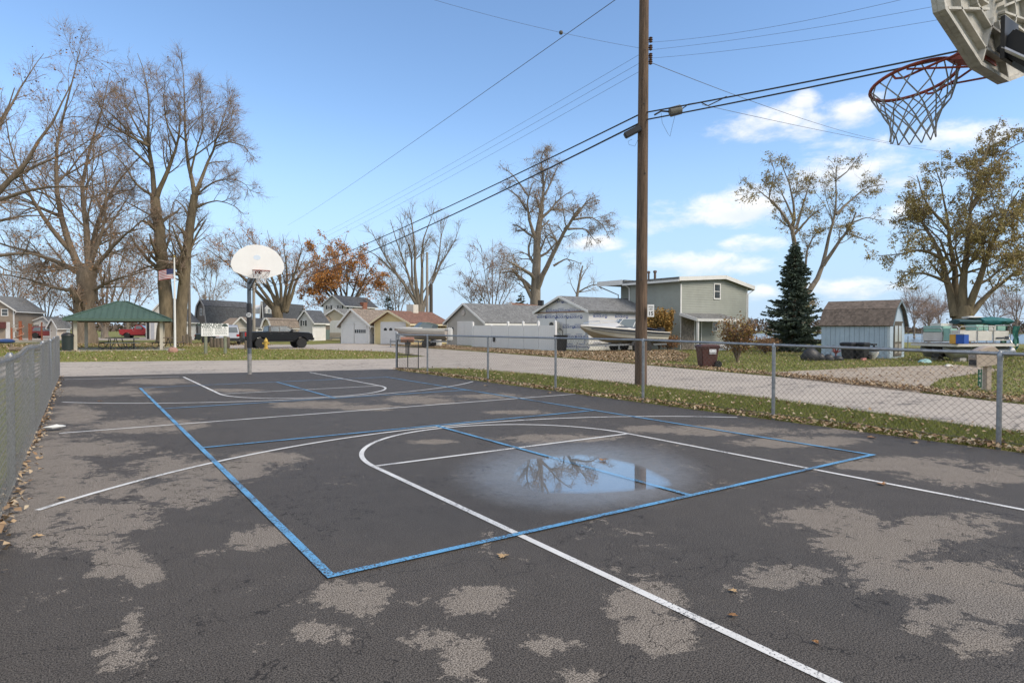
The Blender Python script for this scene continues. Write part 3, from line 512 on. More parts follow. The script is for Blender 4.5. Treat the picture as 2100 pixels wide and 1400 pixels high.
# ================================================================== basketball hoops
BOARD = mat('cast_backboard', (.50, .48, .43), .8, .3, 5, .4, 40); BOARDW = mat('white_backboard', (.80, .79, .76), .5, .05, 2)
RIMM = mat('rim_orange', (.32, .055, .025), .55, .35, 20, .2, 80); NET = mat('net_cord', (.34, .33, .31), .9, .3, 20); NETW = mat('net_white', (.72, .70, .68), .9, .1, 20)
PAD = mat('black_pad', (.02, .02, .023), .55, .15, 6); POST = mat('hoop_post', (.13, .15, .17), .5, .3, 7, metal=.3)
FAN = [(-.20, 0), (.20, 0), (.66, .17), (.73, .34), (.72, .46), (.64, .64), (.50, .80), (.30, .92), (.1, .965), (-.1, .965), (-.30, .92), (-.50, .80), (-.64, .64), (-.72, .46), (-.73, .34), (-.66, .17)]
def fan_in(k): return [(x*k, .46+(z-.46)*k) for x, z in FAN]
def hoop(root, near):                       # local: board faces +y, post behind at y = -1.15
    zb = 2.83; yb = 0
    bd = MB(); bd.prism(FAN, lambda x, z: (x, -.012, zb+z), lambda x, z: (x, .012, zb+z)); board = bd.build('backboard', BOARD if near else BOARDW, root)
    b = MB()                                 # flange round the edge, ribs on the back
    n = len(FAN); o_, i_ = FAN, fan_in(.955)
    b.add([(x, -.045, zb+z) for x, z in o_]+[(x, -.045, zb+z) for x, z in i_]+[(x, -.010, zb+z) for x, z in o_]+[(x, -.010, zb+z) for x, z in i_],
          [(j, (j+1) % n, n+(j+1) % n, n+j) for j in range(n)]+[(j, (j+1) % n, 2*n+(j+1) % n, 2*n+j) for j in range(n)]+[(n+j, n+(j+1) % n, 3*n+(j+1) % n, 3*n+j) for j in range(n)])
    b.build('edge_flange', BOARD if near else BOARDW, board)
    def rib(x0, z0, x1, z1): q = MB(); q.bar((x0, -.028, zb+z0), (x1, -.028, zb+z1), .036, .012, up=(z0-z1, 0, x1-x0)); q.build('rib', BOARD if near else BOARDW, board)
    for j in range(0, n): rib(FAN[j][0]*.16, .36+(FAN[j][1]-.36)*.16, FAN[j][0]*.95, .46+(FAN[j][1]-.46)*.95)
    for kf in (.40, .70):
        q = fan_in(kf)
        for j in range(n): rib(q[j][0], q[j][1]-.03, q[(j+1) % n][0], q[(j+1) % n][1]-.03)
    # rim
    ro = .235; tilt = R(11) if near else R(3); cy = .40; zr = 3.05 if not near else 3.0
    pts = [(ro*math.cos(t), cy-.012+ro*math.sin(t)) for t in np.linspace(0, 2*math.pi, 41)[:-1]]
    def tl(x, y, z=0): return (x, y*math.cos(tilt)+z*math.sin(tilt), zr-(y-.0)*math.sin(tilt)+z*math.cos(tilt))
    ring = [Vector(tl(x, y)) for x, y in pts]; b = MB(); rings = []
    for j, p_ in enumerate(ring):
        c_ = Vector(tl(0, cy-.012)); o2 = (p_-c_).normalized(); up_ = Vector((0, math.sin(tilt), math.cos(tilt)))
        rings.append([p_+(o2*math.cos(a)+up_*math.sin(a))*.0105 for a in np.linspace(0, 2*math.pi, 9)[:-1]])
    rings.append(rings[0]); b.loft(rings, cap=False); rim = b.build('rim', RIMM, root, True)
    b = MB(); b.add([tl(-.09, .0, .02), tl(.09, .0, .02), tl(.07, .185, .005), tl(-.07, .185, .005), tl(-.09, .0, -.10), tl(.09, .0, -.10)], [(0, 1, 2, 3), (0, 4, 3), (1, 2, 5), (0, 1, 5, 4), (4, 5, 2, 3)]); b.build('rim_bracket', RIMM, rim)
    for s_ in (-1, 1):
        b = MB(); b.tube([tl(s_*.10, .01, -.02), tl(s_*.17, .2, -.035), tl(s_*.205, .36, -.045), tl(s_*.215, .40, -.03), tl(s_*.222, .41, -.005)], .007, 6); b.build('rim_brace', RIMM, rim, True)
        b = MB(); b.tube([(s_*.12, .01, zb+.03), tl(s_*.225, .33, -.012)], .006, 6); b.build('rim_strut', RIMM, rim)
    # net: 12 loops of crossing cord
    cnt = 12; net = MB(); P = []
    sway = -.10 if near else 0.
    prof = [(ro-.004, 0), (.222, -.075), (.190, -.145), (.155, -.205), (.128, -.265), (.118, -.325), (.122, -.385)]
    for j in range(cnt):
        for sgn in (1, -1):
            ln = []
            for i_, (r_, z) in enumerate(prof):
                a = 2*math.pi*(j+sgn*i_*.5)/cnt+(.04*sgn if i_ == 0 else 0); c_ = tl(0, cy-.012); wob = rnd.uniform(-.006, .006)
                tz = 0 if i_ else -(r_*math.sin(a))*math.sin(tilt)
                ln.append((c_[0]+(r_+wob)*math.cos(a), c_[1]+(r_+wob)*math.sin(a)+sway*(-z)*.8*0, c_[2]+z*(.93 if near else .95)+tz))
            P.append(ln)
    P = np.array(P); 
    # resample smooth
    tt = np.linspace(0, len(prof)-1, 19); P2 = np.stack([np.stack([np.interp(tt, np.arange(len(prof)), P[k, :, c]) for c in range(3)], 1) for k in range(len(P))])
    tube_np('net', P2, np.full(P2.shape[:2], .0042 if near else .006), 5, NET if near else NETW, rim)
    # post and arm
    yp = -1.17
    if near:
        b = MB(); b.tube([(0, yp, -.1), (0, yp, 1.75), (0, yp+.09, 1.93), (0, -.16, 2.88)], .055, 14); b.build('post', POST, root, True)
        b = MB(); b.bar((0, -.62, 2.46), (0, -.10, 2.985), .125, .125, up=(1, 0, 0)); b.build('arm', PAD, root, bevel=.008)
        b = MB(); b.box(-.10, .10, -.115, -.095, 2.87, 3.10); b.build('arm_plate', DARK, root)
        b = MB(); b.tube([(.09, -.10, 3.45), (.10, yp+.1, 2.0)], .028, 10); b.build('strut', GALV, root, True)
        b = MB(); b.tube([(-.09, -.10, 2.93), (-.06, -.4, 2.66)], .012, 6); b.build('strut', STEEL, root)
    else:
        b = MB(); b.lathe([(.062, -.1), (.062, .62)], 14, (0, yp, 0)); b.build('post_foot', mat('worn_post', (.29, .28, .265), .7, .3, 9, metal=.2), root, True)
        b = MB(); b.lathe([(.060, .60), (.060, 2.80), (.05, 2.86)], 14, (0, yp, 0)); b.build('post', POST, root, True)
        b = MB(); b.lathe([(.075, .80), (.078, .83), (.078, 2.12), (.072, 2.15)], 14, (0, yp, 0)); pad = b.build('pad_sleeve', PAD, root, True)
        dv = Vector((CAM[0]-root.location.x, CAM[1]-root.location.y-yp*-1, 0)); ang = R(-66)
        # round number badge on the sleeve, facing the court
        n3 = Vector((.35, .94, 0)).normalized(); x3 = Vector((-n3.y, n3.x, 0))*1; c3 = Vector((0, yp, 1.80))+n3*.083
        b = MB(); b.prism([(.072*math.cos(a), .072*math.sin(a)) for a in np.linspace(0, 2*math.pi, 25)[:-1]], lambda u, v: tuple(c3+x3*u+Vector((0, 0, v))), lambda u, v: tuple(c3+n3*.006+x3*u+Vector((0, 0, v)))); bd_ = b.build('badge', mat('badge_white', (.65, .65, .64), .5, .1), pad)
        text('21', .10, DARK, bd_, c3+n3*.009, -x3 if False else x3, (0, 0, 1), bold=.02)
        b = MB(); b.bar((0, yp, 2.78), (0, -.08, 3.15), .09, .09, up=(1, 0, 0)); b.build('arm', POST, root)
        b = MB(); b.bar((0, yp, 2.55), (0, -.08, 2.98), .05, .05, up=(1, 0, 0)); b.build('strut', POST, root)
        b = MB(); b.prism([(.10*math.cos(a), .07*math.sin(a)) for a in np.linspace(0, 2*math.pi, 25)[:-1]], lambda u, v: (u+.03, .0125, zb+.60+v), lambda u, v: (u+.03, .0145, zb+.60+v)); b.build('faded_mark', mat('pale_blue_smudge', (.62, .71, .80), .6, .05), board)
h1 = thing('basketball_hoop', 'basketball hoop seen from behind with ribbed grey backboard and orange rim', 'hoop', (3.10, -2.02, 0)); hoop(h1, True)
fh = thing('basketball_hoop', 'white fan shaped basketball backboard on a post with black padded sleeve', 'hoop', (3.11, 15.65, 0), math.pi); hoop(fh, False)
# ================================================================== utility poles, wires
PBARK = mat('pole_wood', (.145, .095, .062), .9, .55, 3, .8, 10, stretch=(9, 9, .5)); PGREY = mat('grey_pole_wood', (.33, .295, .25), .9, .35, 3, .6, 10, stretch=(7, 7, .5))
def upole(px, py, D, top, r0, r1, m, label, lean=0):
    P = G(px, py) if D is None else GD(px, D)
    o = thing('utility_pole', label, 'pole', P); b = MB(); b.tube([(lean*z/10, 0, z) for z in np.linspace(-.2, top, 9)], list(np.linspace(r0, r1, 9)), 16); b.build('pole_shaft', m, o, True); return o, P
po, PP = upole(1314, 790, None, 12.4, .150, .105, PBARK, 'tall brown wooden utility pole beside the chain link fence carrying the speed sign', .03)
rgt = Vector((_r[0], _r[1], 0)).normalized(); fwd = Vector((_f[0], _f[1], 0)).normalized()
for k, py in enumerate((82, 98, 115, 127)):
    z = Hz(PP, py); b = MB(); b.lathe([(.02, -.07), (.05, -.05), (.032, -.02), (.055, 0), (.032, .03), (.05, .05), (.02, .07)], 10, (*(rgt*.19)[:2], z)); i_ = b.build('insulator', mat('brown_porcelain', (.09, .05, .035), .35, .2), po, True)
    b = MB(); b.bar((0, 0, z), tuple(rgt*.19+Vector((0, 0, z))), .03, .03); b.build('bracket', DARK, i_)
for zz, an in ((8.2, .3), (7.5, -.4), (6.9, .1), (5.2, .5), (2.6, -.3)):
    b = MB(); q = -fwd*.13+rgt*an*.1; b.lathe([(.014, 0), (.014, .02), (.004, .03)], 6, (q.x, q.y, zz)); b.build('bolt', DARK, po)
# speed sign
sp = -fwd*.17+rgt*.20; SGN = thing('speed_sign', 'small white speed limit sign reading 15 fixed to the utility pole', 'sign', (PP[0]+sp.x, PP[1]+sp.y, 0)); SGN.rotation_euler = (0, 0, math.atan2(rgt.y, rgt.x))
s0, s1 = Hz(PP, 650), Hz(PP, 625); sw = .165
b = MB(); b.box(-sw/2, sw/2, -.004, .004, s0, s1); b.build('sign_plate', mat('sign_white', (.76, .75, .72), .4, .05), SGN, bevel=.002)
b = MB(); b.box(-.02, .02, .005, .05, s0+.05, s1-.05); b.build('bracket', STEEL, SGN)
for s_, z, sz in (('SPEED', .80, .042), ('LIMIT', .62, .042)): text(s_, sz, DARK, SGN, (0, -.0065, s0+(s1-s0)*z), (1, 0, 0), (0, 0, 1), bold=.01)
text('15', .13, DARK, SGN, (0, -.0065, s0+(s1-s0)*.27), (1, 0, 0), (0, 0, 1), bold=.02)
# splice case and terminal can on the cables
def wire(a, b_, sag, r_, label, n=28, name='overhead_cable'):
    a = np.array(a, float); b_ = np.array(b_, float); t_ = np.linspace(0, 1, n)[:, None]; P = a*(1-t_)+b_*t_; P[:, 2] -= sag*4*(t_*(1-t_))[:, 0]
    b = MB(); b.tube(P, r_, 5); o = b.build(name, CABLE if r_ > .015 else WIREG, None); tag(o, label, 'cable'); return P
p2_, PB = upole(521, None, 66, 9.6, .17, .12, PGREY, 'pale wooden utility pole rising behind the white backboard')
p3_, PC = upole(876, None, 62, Hz(GD(876, 62), 517), .17, .11, PGREY, 'pale grey utility pole beside the yellow garage')
p5_, PE = upole(884, None, 74, Hz(GD(884, 74), 582), .22, .2, mat('dark_pole', (.09, .075, .06), .9, .3, 5), 'dark thick pole with antenna just behind the grey utility pole')
b = MB(); zt = Hz(GD(884, 74), 582); b.tube([(0, 0, zt), (0, 0, zt+2.2)], .05, 6); [b.bar((-.25, 0, zt+.3+k*.35), (.25, 0, zt+.3+k*.35), .03, .03) for k in range(6)]; b.build('antenna', STEEL, p5_)
p4_, PD = upole(389, None, 72, Hz(GD(389, 72), 528), .17, .12, mat('brown_grey_pole', (.20, .17, .14), .9, .3, 5), 'brown utility pole in front of the white house')
PT = lambda P, py: np.array([P[0], P[1], Hz(P, py)])
Q = np.array([10.2, -34., 0])                # next pole behind the camera, out of view
wire(PT(PP, 232), PT(PB, 585), .5, .020, 'upper thick black cable running away from the brown pole')
wire(PT(PP, 250), PT(PB, 592), .75, .024, 'lower thick black cable running away from the brown pole')
for k, (y0, y1) in enumerate(((108, 545), (126, 552), (143, 562))): wire(PT(PP, y0), PT(PB, y1), .4, .004, ['topmost', 'middle', 'lowest'][k]+' of three thin wires running away from the brown pole')
for k, (y0, px, py, D) in enumerate(((88, 1700, -8, 11.0), (104, 1930, -32, 10.5), (121, 1925, -2, 10.5))): wire(PT(PP, y0), at(px, py, D)+ (at(px, py, D)-PT(PP, y0))*1.2, .35, .003, ['topmost', 'middle', 'lowest'][k]+' of three thin wires rising overhead from the brown pole')
for k, (y0, px, py, D) in enumerate(((232, 1962, 92, 11.2), (247, 1962, 102, 11.2))): e_ = at(px, py, D); wire(PT(PP, y0), e_+(e_-PT(PP, y0))*1.3, .12, .018, ['upper', 'lower'][k]+' thick black cable passing behind the orange rim')
wire(PT(PP, 122), at(1900, 300, 48), .5, .008, 'thin black service wire dropping from the brown pole toward the leafy tree')
wire(at(1440, 215, 14.6), at(2110, 322, 46), .4, .006, 'faint service wire leaving the lower cable toward the leafy tree')
e_ = at(950, 5, 15.); Pball = wire(PT(PP, 100), e_+(e_-PT(PP, 100))*.6, .15, .0035, 'thin wire with a round ball running to the clear sky side')
b = MB(); b.lathe([(.01, -.05), (.04, -.035), (.052, 0), (.04, .035), (.01, .05)], 12); o = b.build('marker_ball', mat('ball_grey', (.10, .095, .085), .7, .2), None, True); tp_ = PT(PP, 100); ee = e_+(e_-tp_)*.6
tt_ = np.linalg.norm(at(1150, 62, 15.2)-tp_)/np.linalg.norm(ee-tp_); c_ = tp_*(1-tt_)+ee*tt_; o.location = (c_[0], c_[1], c_[2]-.15*4*tt_*(1-tt_)); tag(o, 'small dark round ball hanging on a thin overhead wire', 'ball')
e_ = at(1252, -4, 9.); s_ = at(590, 462, 70.); wire(e_+(e_-s_)*.12, s_, .2, .0055, 'single thin wire crossing the clear sky away from the poles')
cw = lambda px, py: at(px, py, 15.4)
b = MB(); b.bar(cw(1281, 279), cw(1313, 262), .15, .15); o = b.build('cable_box', DARK, None, bevel=.02); tag(o, 'dark rectangular cable splice box hanging at the brown pole', 'cable box')
b = MB(); a_, d_ = Vector(cw(1372, 231)), Vector(cw(1398, 224)); b.tube([a_, a_.lerp(d_, .08), a_.lerp(d_, .92), d_], [.06, .115, .115, .07], 12); o = b.build('cable_can', mat('can_grey', (.17, .165, .14), .7, .3, 12), None, True); tag(o, 'grey drum shaped terminal can on the cable right by the pole', 'terminal can')
b = MB(); b.tube([cw(1342, 236), cw(1356, 228), cw(1372, 229)], .022, 6); b.tube([cw(1398, 224), cw(1412, 214), cw(1437, 210), cw(1452, 217), cw(1475, 206), cw(1490, 198)], .014, 6); o = b.build('cable_jumper', CABLE, None, True); tag(o, 'kinked black jumper cable beside the terminal can', 'cable')
for pts_, lb in ((((1356, 232), (1358, 252), (1370, 275), (1374, 280), (1378, 262), (1384, 238)), 'thin wire loop dangling under the terminal can'), (((1310, 283), (1302, 300), (1290, 297), (1288, 290), (1296, 286)), 'thin wire loop dangling under the splice box')):
    b = MB(); b.tube([cw(*q) for q in pts_], .004, 5); o = b.build('wire_loop', CABLE, None); tag(o, lb, 'wire')
# ================================================================== trees
BARK = mat('bark_brown', (.20, .155, .112), .95, .35, 1.5, .9, 14, stretch=(3, 3, .7)); BARKG = mat('bark_grey', (.25, .21, .165), .95, .35, 1.5, .9, 14, stretch=(3, 3, .7)); BARKO = mat('bark_olive', (.185, .145, .09), .95, .4, 1.5, .9, 14, stretch=(3, 3, .7))
TWIG = mat('twig_brown', (.29, .215, .16), .9, 0); TWIGP = mat('twig_pinkish', (.34, .245, .195), .9, 0); TWIGG = mat('twig_grey', (.31, .255, .20), .9, 0)
def resample(P, Rr, n):
    P = np.asarray(P, float); Rr = np.asarray(Rr, float); t_ = np.r_[0, np.cumsum(np.linalg.norm(np.diff(P, axis=0), axis=1))]; t_ /= t_[-1]; u = np.linspace(0, 1, n)
    # smooth by Catmull-like double interpolation
    Q = np.stack([np.interp(u, t_, P[:, c]) for c in range(3)], 1); K_ = Q.copy()
    K_[1:-1] = Q[1:-1]*.5+(Q[2:]+Q[:-2])*.25
    return K_, np.interp(u, t_, Rr)
def spawn(P, Rr, per, t0, t1, lf, ang, up, seg, wig, rg, rs=.55, lmin=.3, droop=0.):
    n, s, _ = P.shape; L_ = np.linalg.norm(np.diff(P, axis=1), axis=2).sum(1)
    idx = np.repeat(np.arange(n), per); q7 = np.quantile(L_, .75)*.9; idx = idx[rg.random(len(idx)) < np.clip(L_[idx]/q7, .12, 1)]; m = len(idx); t_ = rg.uniform(t0, t1, m); f_ = t_*(s-1); i_ = np.minimum(f_.astype(int), s-2); w_ = (f_-i_)[:, None]
    p0 = P[idx, i_]*(1-w_)+P[idx, i_+1]*w_; T = P[idx, i_+1]-P[idx, i_]; T /= np.linalg.norm(T, axis=1, keepdims=True)+1e-9
    r0 = Rr[idx, i_]*(1-w_[:, 0])+Rr[idx, i_+1]*w_[:, 0]
    v = rg.normal(size=(m, 3)); v -= T*(v*T).sum(1, keepdims=True); v /= np.linalg.norm(v, axis=1, keepdims=True)+1e-9
    a = np.radians(rg.normal(ang, 12, m))[:, None]; d = T*np.cos(a)+v*np.sin(a); d[:, 2] += up; d /= np.linalg.norm(d, axis=1, keepdims=True)
    ln = np.maximum(np.maximum(L_[idx], q7*.45)*lf*(1.12-.80*t_)*rg.uniform(.55, 1.25, m), lmin)
    C = np.empty((m, seg+1, 3)); C[:, 0] = p0
    for k in range(seg):
        d = d+rg.normal(0, wig, (m, 3)); d[:, 2] += up*.18-droop*(k+1)/seg; d /= np.linalg.norm(d, axis=1, keepdims=True); C[:, k+1] = C[:, k]+d*(ln/seg)[:, None]
    C[:, :, 2] = np.maximum(C[:, :, 2], .4)
    rr = (r0*rs*rg.uniform(.6, 1, m))[:, None]*np.linspace(1, .28, seg+1)[None]
    return C, rr
def leafq(name, pts, s_, m, parent, rg, jit=.12, elong=1.6):
    n = len(pts); c = pts+rg.normal(0, jit, (n, 3)); u = rg.normal(size=(n, 3)); u /= np.linalg.norm(u, axis=1, keepdims=True); v = rg.normal(size=(n, 3)); v -= u*(u*v).sum(1, keepdims=True); v /= np.linalg.norm(v, axis=1, keepdims=True)
    s = (s_*rg.uniform(.6, 1.3, n))[:, None]; V = np.stack([c-u*s*elong/2, c+v*s/2, c+u*s*elong/2, c-v*s/2], 1).reshape(-1, 3)
    return np_mesh(name, V, np.arange(4*n).reshape(-1, 4), m, parent, smooth=False)
NTREE = [0]
def tree(name, label, px, D, limbs, bark, twig, spec, leaf=None, seed=1, group=None, spread=.35, by=None, rsc=.8, fine=2):
    """limbs: [[(col,row),...], r_start, r_end] measured in the photograph, laid out at distance D with their own depth spread; spec: levels of finer branching"""
    rg = np.random.default_rng(seed); base = GD(px, D) if by is None else G(px, by)
    o = thing(name, label, 'tree', base, 0, group)
    LP, LR = [], []
    for k, (pts, r0, r1) in enumerate(limbs):
        side = rg.uniform(-1, 1)*spread; P = []
        x0, y0 = pts[0]; ln = 0
        for j, (x, y) in enumerate(pts):
            if j: ln += math.hypot(x-pts[j-1][0], y-pts[j-1][1])*D/F
            P.append(at(x, y, D+(side*ln if k else 0))-base)
        P = np.array(P)
        if k == 0: P[0, 2] = -.1
        q, r_ = resample(P, r1+(r0-r1)*(1-np.linspace(0, 1, len(P)))**(1.5 if k else 1.), 11); q[1:-1] += rg.normal(0, .03*max(r0, .1)*3, (9, 3)); LP.append(q); LR.append(r_*(1 if k == 0 else rsc))
    P = np.array(LP); Rr = np.array(LR)
    Rr[0, :2] *= (1.35, 1.1)
    lv = [(P, Rr)]; tips = []
    cur = (P, Rr)
    for li, sp_ in enumerate(spec):
        sp_ = dict(sp_); sp_['lf'] *= (1.2, 1.3, 1.35, 1.3)[li]; C = spawn(cur[0], cur[1], rg=rg, **sp_)
        k = 5 if li == 0 else (4 if li == 1 and len(C[0]) < 3000 else 3); minr = [.018, .0085, .0058, .005][min(li, 3)]*(D/55)
        if li == 0:
            v0, f0 = tube_arr(P, Rr, 9); v1, f1 = tube_arr(C[0], np.maximum(C[1], minr), 5); np_mesh('trunk', np.concatenate([v0, v1]), np.concatenate([f0, f1+len(v0)]), bark, o)
        else: kind(tube_np('twigs', C[0], np.maximum(C[1], minr), k, twig, o), 'stuff')
        cur = C; lv.append(C)
    if fine:                                  # finest twigs: narrow strips at the ends of the twigs
        C = lv[-1][0]; n = len(C); idx = np.repeat(np.arange(n), fine); m = len(idx); s_ = C.shape[1]; j = rg.integers(1, s_, m); p0 = C[idx, j]; T = C[idx, j]-C[idx, j-1]; T /= np.linalg.norm(T, axis=1, keepdims=True)+1e-9
        d = T+rg.normal(0, .42, (m, 3)); d /= np.linalg.norm(d, axis=1, keepdims=True); L_ = rg.uniform(.3, 1.0, m)[:, None]*(D/60); v = np.cross(d, rg.normal(size=(m, 3))); v /= np.linalg.norm(v, axis=1, keepdims=True)+1e-9; v *= .0052*(D/55); e = p0+d*L_; e[:, 2] = np.maximum(e[:, 2], .3)
        kind(np_mesh('twig_tips', np.stack([p0-v, p0+v, e+v*.5, e-v*.5], 1).reshape(-1, 3), np.arange(4*m).reshape(-1, 4), twig, o, smooth=False), 'stuff')
    if leaf:
        lm, cnt, size, frac, el_ = leaf; C = lv[-1][0]; n = len(C)
        w_ = rg.random(n) < frac; src = C[w_][:, 1:].reshape(-1, 3)
        pick = src[rg.integers(0, len(src), cnt)]; kind(leafq('foliage', pick, size, lm, o, rg, size*1.2, el_), 'stuff')
    return o
def SP(a=(9, .25, .98, .42, 48, .10, 5, .13), b=(8, .15, 1., .42, 45, .10, 4, .16), c=(6, .15, 1., .45, 42, .08, 3, .16), d=None, droop=0.):
    K_ = ('per', 't0', 't1', 'lf', 'ang', 'up', 'seg', 'wig'); r_ = [dict(zip(K_, a)), dict(zip(K_, b)), dict(zip(K_, c))]
    if d: r_.append(dict(zip(K_, d)))
    for q in r_[1:]: q['droop'] = droop
    return r_
LB = island_mat('leaf_brown_tree', [(.25, .13, .065), (.33, .19, .095), (.18, .10, .05)]); LO = island_mat('leaf_orange_tree', [(.50, .19, .05), (.42, .22, .055), (.58, .26, .07), (.34, .13, .04)]); LV = island_mat('leaf_olive_tree', [(.30, .245, .09), (.38, .30, .125), (.22, .19, .065), (.42, .30, .125)])
LOB = island_mat('leaf_gold_tree', [(.36, .20, .05), (.30, .17, .05), (.26, .19, .06)])
# big tree by the shelter
tree('park_tree', 'huge spreading bare tree with a thick trunk behind the picnic shelter', 172, 58, [
  ([(172,706),(172,660),(176,600),(182,540)], .95, .78), ([(178,590),(150,520),(122,440),(110,350),(125,250),(150,170),(165,100)], .48, .04), ([(182,560),(195,480),(215,410),(260,350),(300,310)], .42, .04),
  ([(180,570),(130,540),(70,520),(10,500),(-50,490)], .40, .06), ([(182,540),(176,450),(165,380),(190,290),(215,210),(225,150)], .40, .03), ([(176,600),(110,590),(50,570),(-10,560)], .28, .05),
  ([(184,560),(235,500),(270,470),(310,440)], .30, .04), ([(180,600),(230,575),(280,560),(330,550)], .24, .04), ([(150,520),(90,450),(50,380),(20,300),(10,220)], .30, .04), ([(125,445),(70,420),(20,400),(-20,370)], .22, .04), ([(186,540),(212,470),(220,380),(205,300)], .26, .03)],
  BARK, TWIG, SP((18, .15, .98, .36, 48, .10, 5, .15), (10, .1, 1., .45, 45, .06, 4, .17), (7, .1, 1., .5, 42, .04, 3, .18)), (LB, 2000, .12, .35, 1.3), 21, fine=3)
tree('park_tree', 'tall bare tree with forked trunk left of the flagpole side pair', 340, 60, [
  ([(342,704),(340,640),(336,560),(328,480),(318,405)], .72, .42), ([(320,420),(312,345),(302,290),(306,230),(298,150),(282,110)], .34, .03), ([(320,410),(345,350),(362,300),(372,255),(368,200)], .32, .04), ([(303,300),(280,260),(258,215),(250,160)], .18, .02),
  ([(306,300),(250,270),(215,245),(190,180)], .2, .02), ([(312,345),(270,305),(235,270),(200,250)], .18, .02), ([(318,405),(280,380),(250,330),(215,300)], .2, .03), ([(325,450),(270,420),(230,400)], .14, .02), ([(362,300),(340,250),(335,200),(340,150)], .14, .02), ([(336,560),(290,540),(250,500)], .12, .02)],
  BARKO, TWIG, SP((15, .25, .98, .34, 42, .14, 5, .13), (9, .15, 1., .42, 45, .1, 4, .16), (6, .15, 1., .45, 42, .08, 3, .16)), (LB, 400, .13, .2, 1.3), 22, fine=3)
tree('park_tree', 'tall bare tree with slender curving trunk beside the flagpole', 370, 60, [
  ([(366,704),(371,640),(378,560),(388,480),(399,400)], .58, .34), ([(399,400),(388,350),(381,290),(378,230),(378,165),(372,110)], .28, .03), ([(399,400),(420,350),(440,300),(458,240),(482,180)], .26, .03), ([(390,365),(400,310),(420,260),(410,190),(408,150)], .14, .02), ([(381,290),(350,260),(335,230)], .12, .02),
  ([(399,405),(430,375),(470,365),(505,375),(520,405)], .14, .02), ([(405,425),(440,410),(480,420),(500,440)], .12, .02), ([(371,560),(345,470),(355,410),(375,390)], .12, .02), ([(440,300),(470,290),(505,300),(520,335)], .12, .02), ([(390,480),(350,475),(320,460)], .10, .02), ([(385,330),(440,290),(475,250),(480,215)], .1, .02)],
  BARKO, TWIG, SP((15, .25, .98, .34, 42, .12, 5, .13), (9, .15, 1., .42, 45, .1, 4, .16), (6, .15, 1., .45, 42, .08, 3, .16)), (LB, 250, .13, .2, 1.3), 23, fine=3)
tree('park_tree', 'bare tree whose long limbs sweep in above the playground posts', -150, 44, [
  ([(-150,720),(-145,600),(-140,520)], .8, .6), ([(-140,540),(-80,470),(-10,400),(40,350),(85,290),(130,220),(150,165)], .45, .04), ([(-140,540),(-60,530),(0,525),(60,515),(120,535),(190,560)], .3, .03), ([(-140,520),(-90,400),(-40,330),(0,260),(30,180)], .4, .04), ([(-40,425),(40,395),(110,380),(180,385),(230,370)], .2, .03),
  ([(-60,480),(0,450),(70,440),(140,450)], .2, .03), ([(20,370),(90,330),(150,310),(210,270)], .16, .02), ([(-20,300),(20,220),(60,150),(90,110)], .16, .02)],
  BARK, TWIG, SP((10, .3, .98, .30, 45, .1, 5, .15), (8, .15, 1., .42, 45, .08, 4, .16), (5, .15, 1., .45, 42, .06, 3, .16)), (LB, 900, .12, .2, 1.3), 24, fine=3)
fan = lambda cx, by, tops, r0: [([(cx, by), (cx, by-40)], r0, r0*.8)]+[([(cx+(x-cx)*.05, by-25), (cx+(x-cx)*.35, by-25-(by-25-y)*.38), (cx+(x-cx)*.72, by-25-(by-25-y)*.72), (x, y)], r0*.5, .03) for x, y in tops]
for k, (px, D, by, tops, lb) in enumerate([(95, 92, 690, [(60,560),(85,530),(115,540),(140,570)], 'small bare tree standing by the white gabled house'), (262, 98, 690, [(215,560),(240,520),(275,500),(310,530),(330,570)], 'bare tree with pinkish twigs behind the shelter roof'), (30, 96, 690, [(-10,520),(20,480),(50,500),(70,550)], 'bare tree behind the tan house'),
      (425, 110, 690, [(395,560),(415,520),(440,500),(450,545)], 'thin bare tree above the grey gambrel roof'), (1010, 95, 690, [(945,560),(960,530),(985,500),(1010,490),(1035,505),(1055,540),(930,590),(1060,570)], 'wide twiggy bare tree behind the grey garage'), (815, 105, 690, [(785,560),(800,530),(825,520),(845,560),(770,590)], 'thin bare tree behind the white garage roof'),
      (215, 84, 694, [(120,500),(150,430),(195,400),(235,410),(280,430),(315,480),(90,560)], 'broad reddish bare tree between the big park trunks')]):
    tree('bare_tree', lb, px, D, fan(px, by, tops, .28 if k != 6 else .45), BARKG, TWIGP if k in (1, 2, 4, 6) else TWIGG, SP((9, .2, .98, .36, 42, .14, 4, .13), (7, .1, 1., .45, 42, .1, 3, .16), (5 if k in (4, 6) else 4, .1, 1., .5, 42, .06, 2, .16)), (LB, 2600 if k == 6 else 700, .18, .4, 1.3), 40+k)
tree('maple_tree', 'multi stemmed maple with fine pinkish crown behind the white backboard', 570, 80, [([(570,695),(570,655),(568,630)], .75, .6)]+[([(566+j*3, 640), (x0, 570), (x1, 530), (x2, y2)], .32, .03) for j, (x0, x1, x2, y2) in enumerate([(500,455,415,505),(520,480,450,490),(545,505,480,478),(560,530,515,470),(575,560,548,472),(590,585,580,480),(600,615,620,500),(610,640,655,540),(530,470,430,545)])],
  BARKO, TWIGP, SP((9, .25, .98, .36, 38, .16, 4, .11), (8, .1, 1., .45, 38, .12, 3, .13), (6, .1, 1., .5, 38, .1, 2, .14)), (LO, 2600, .12, .7, 1.4), 31)
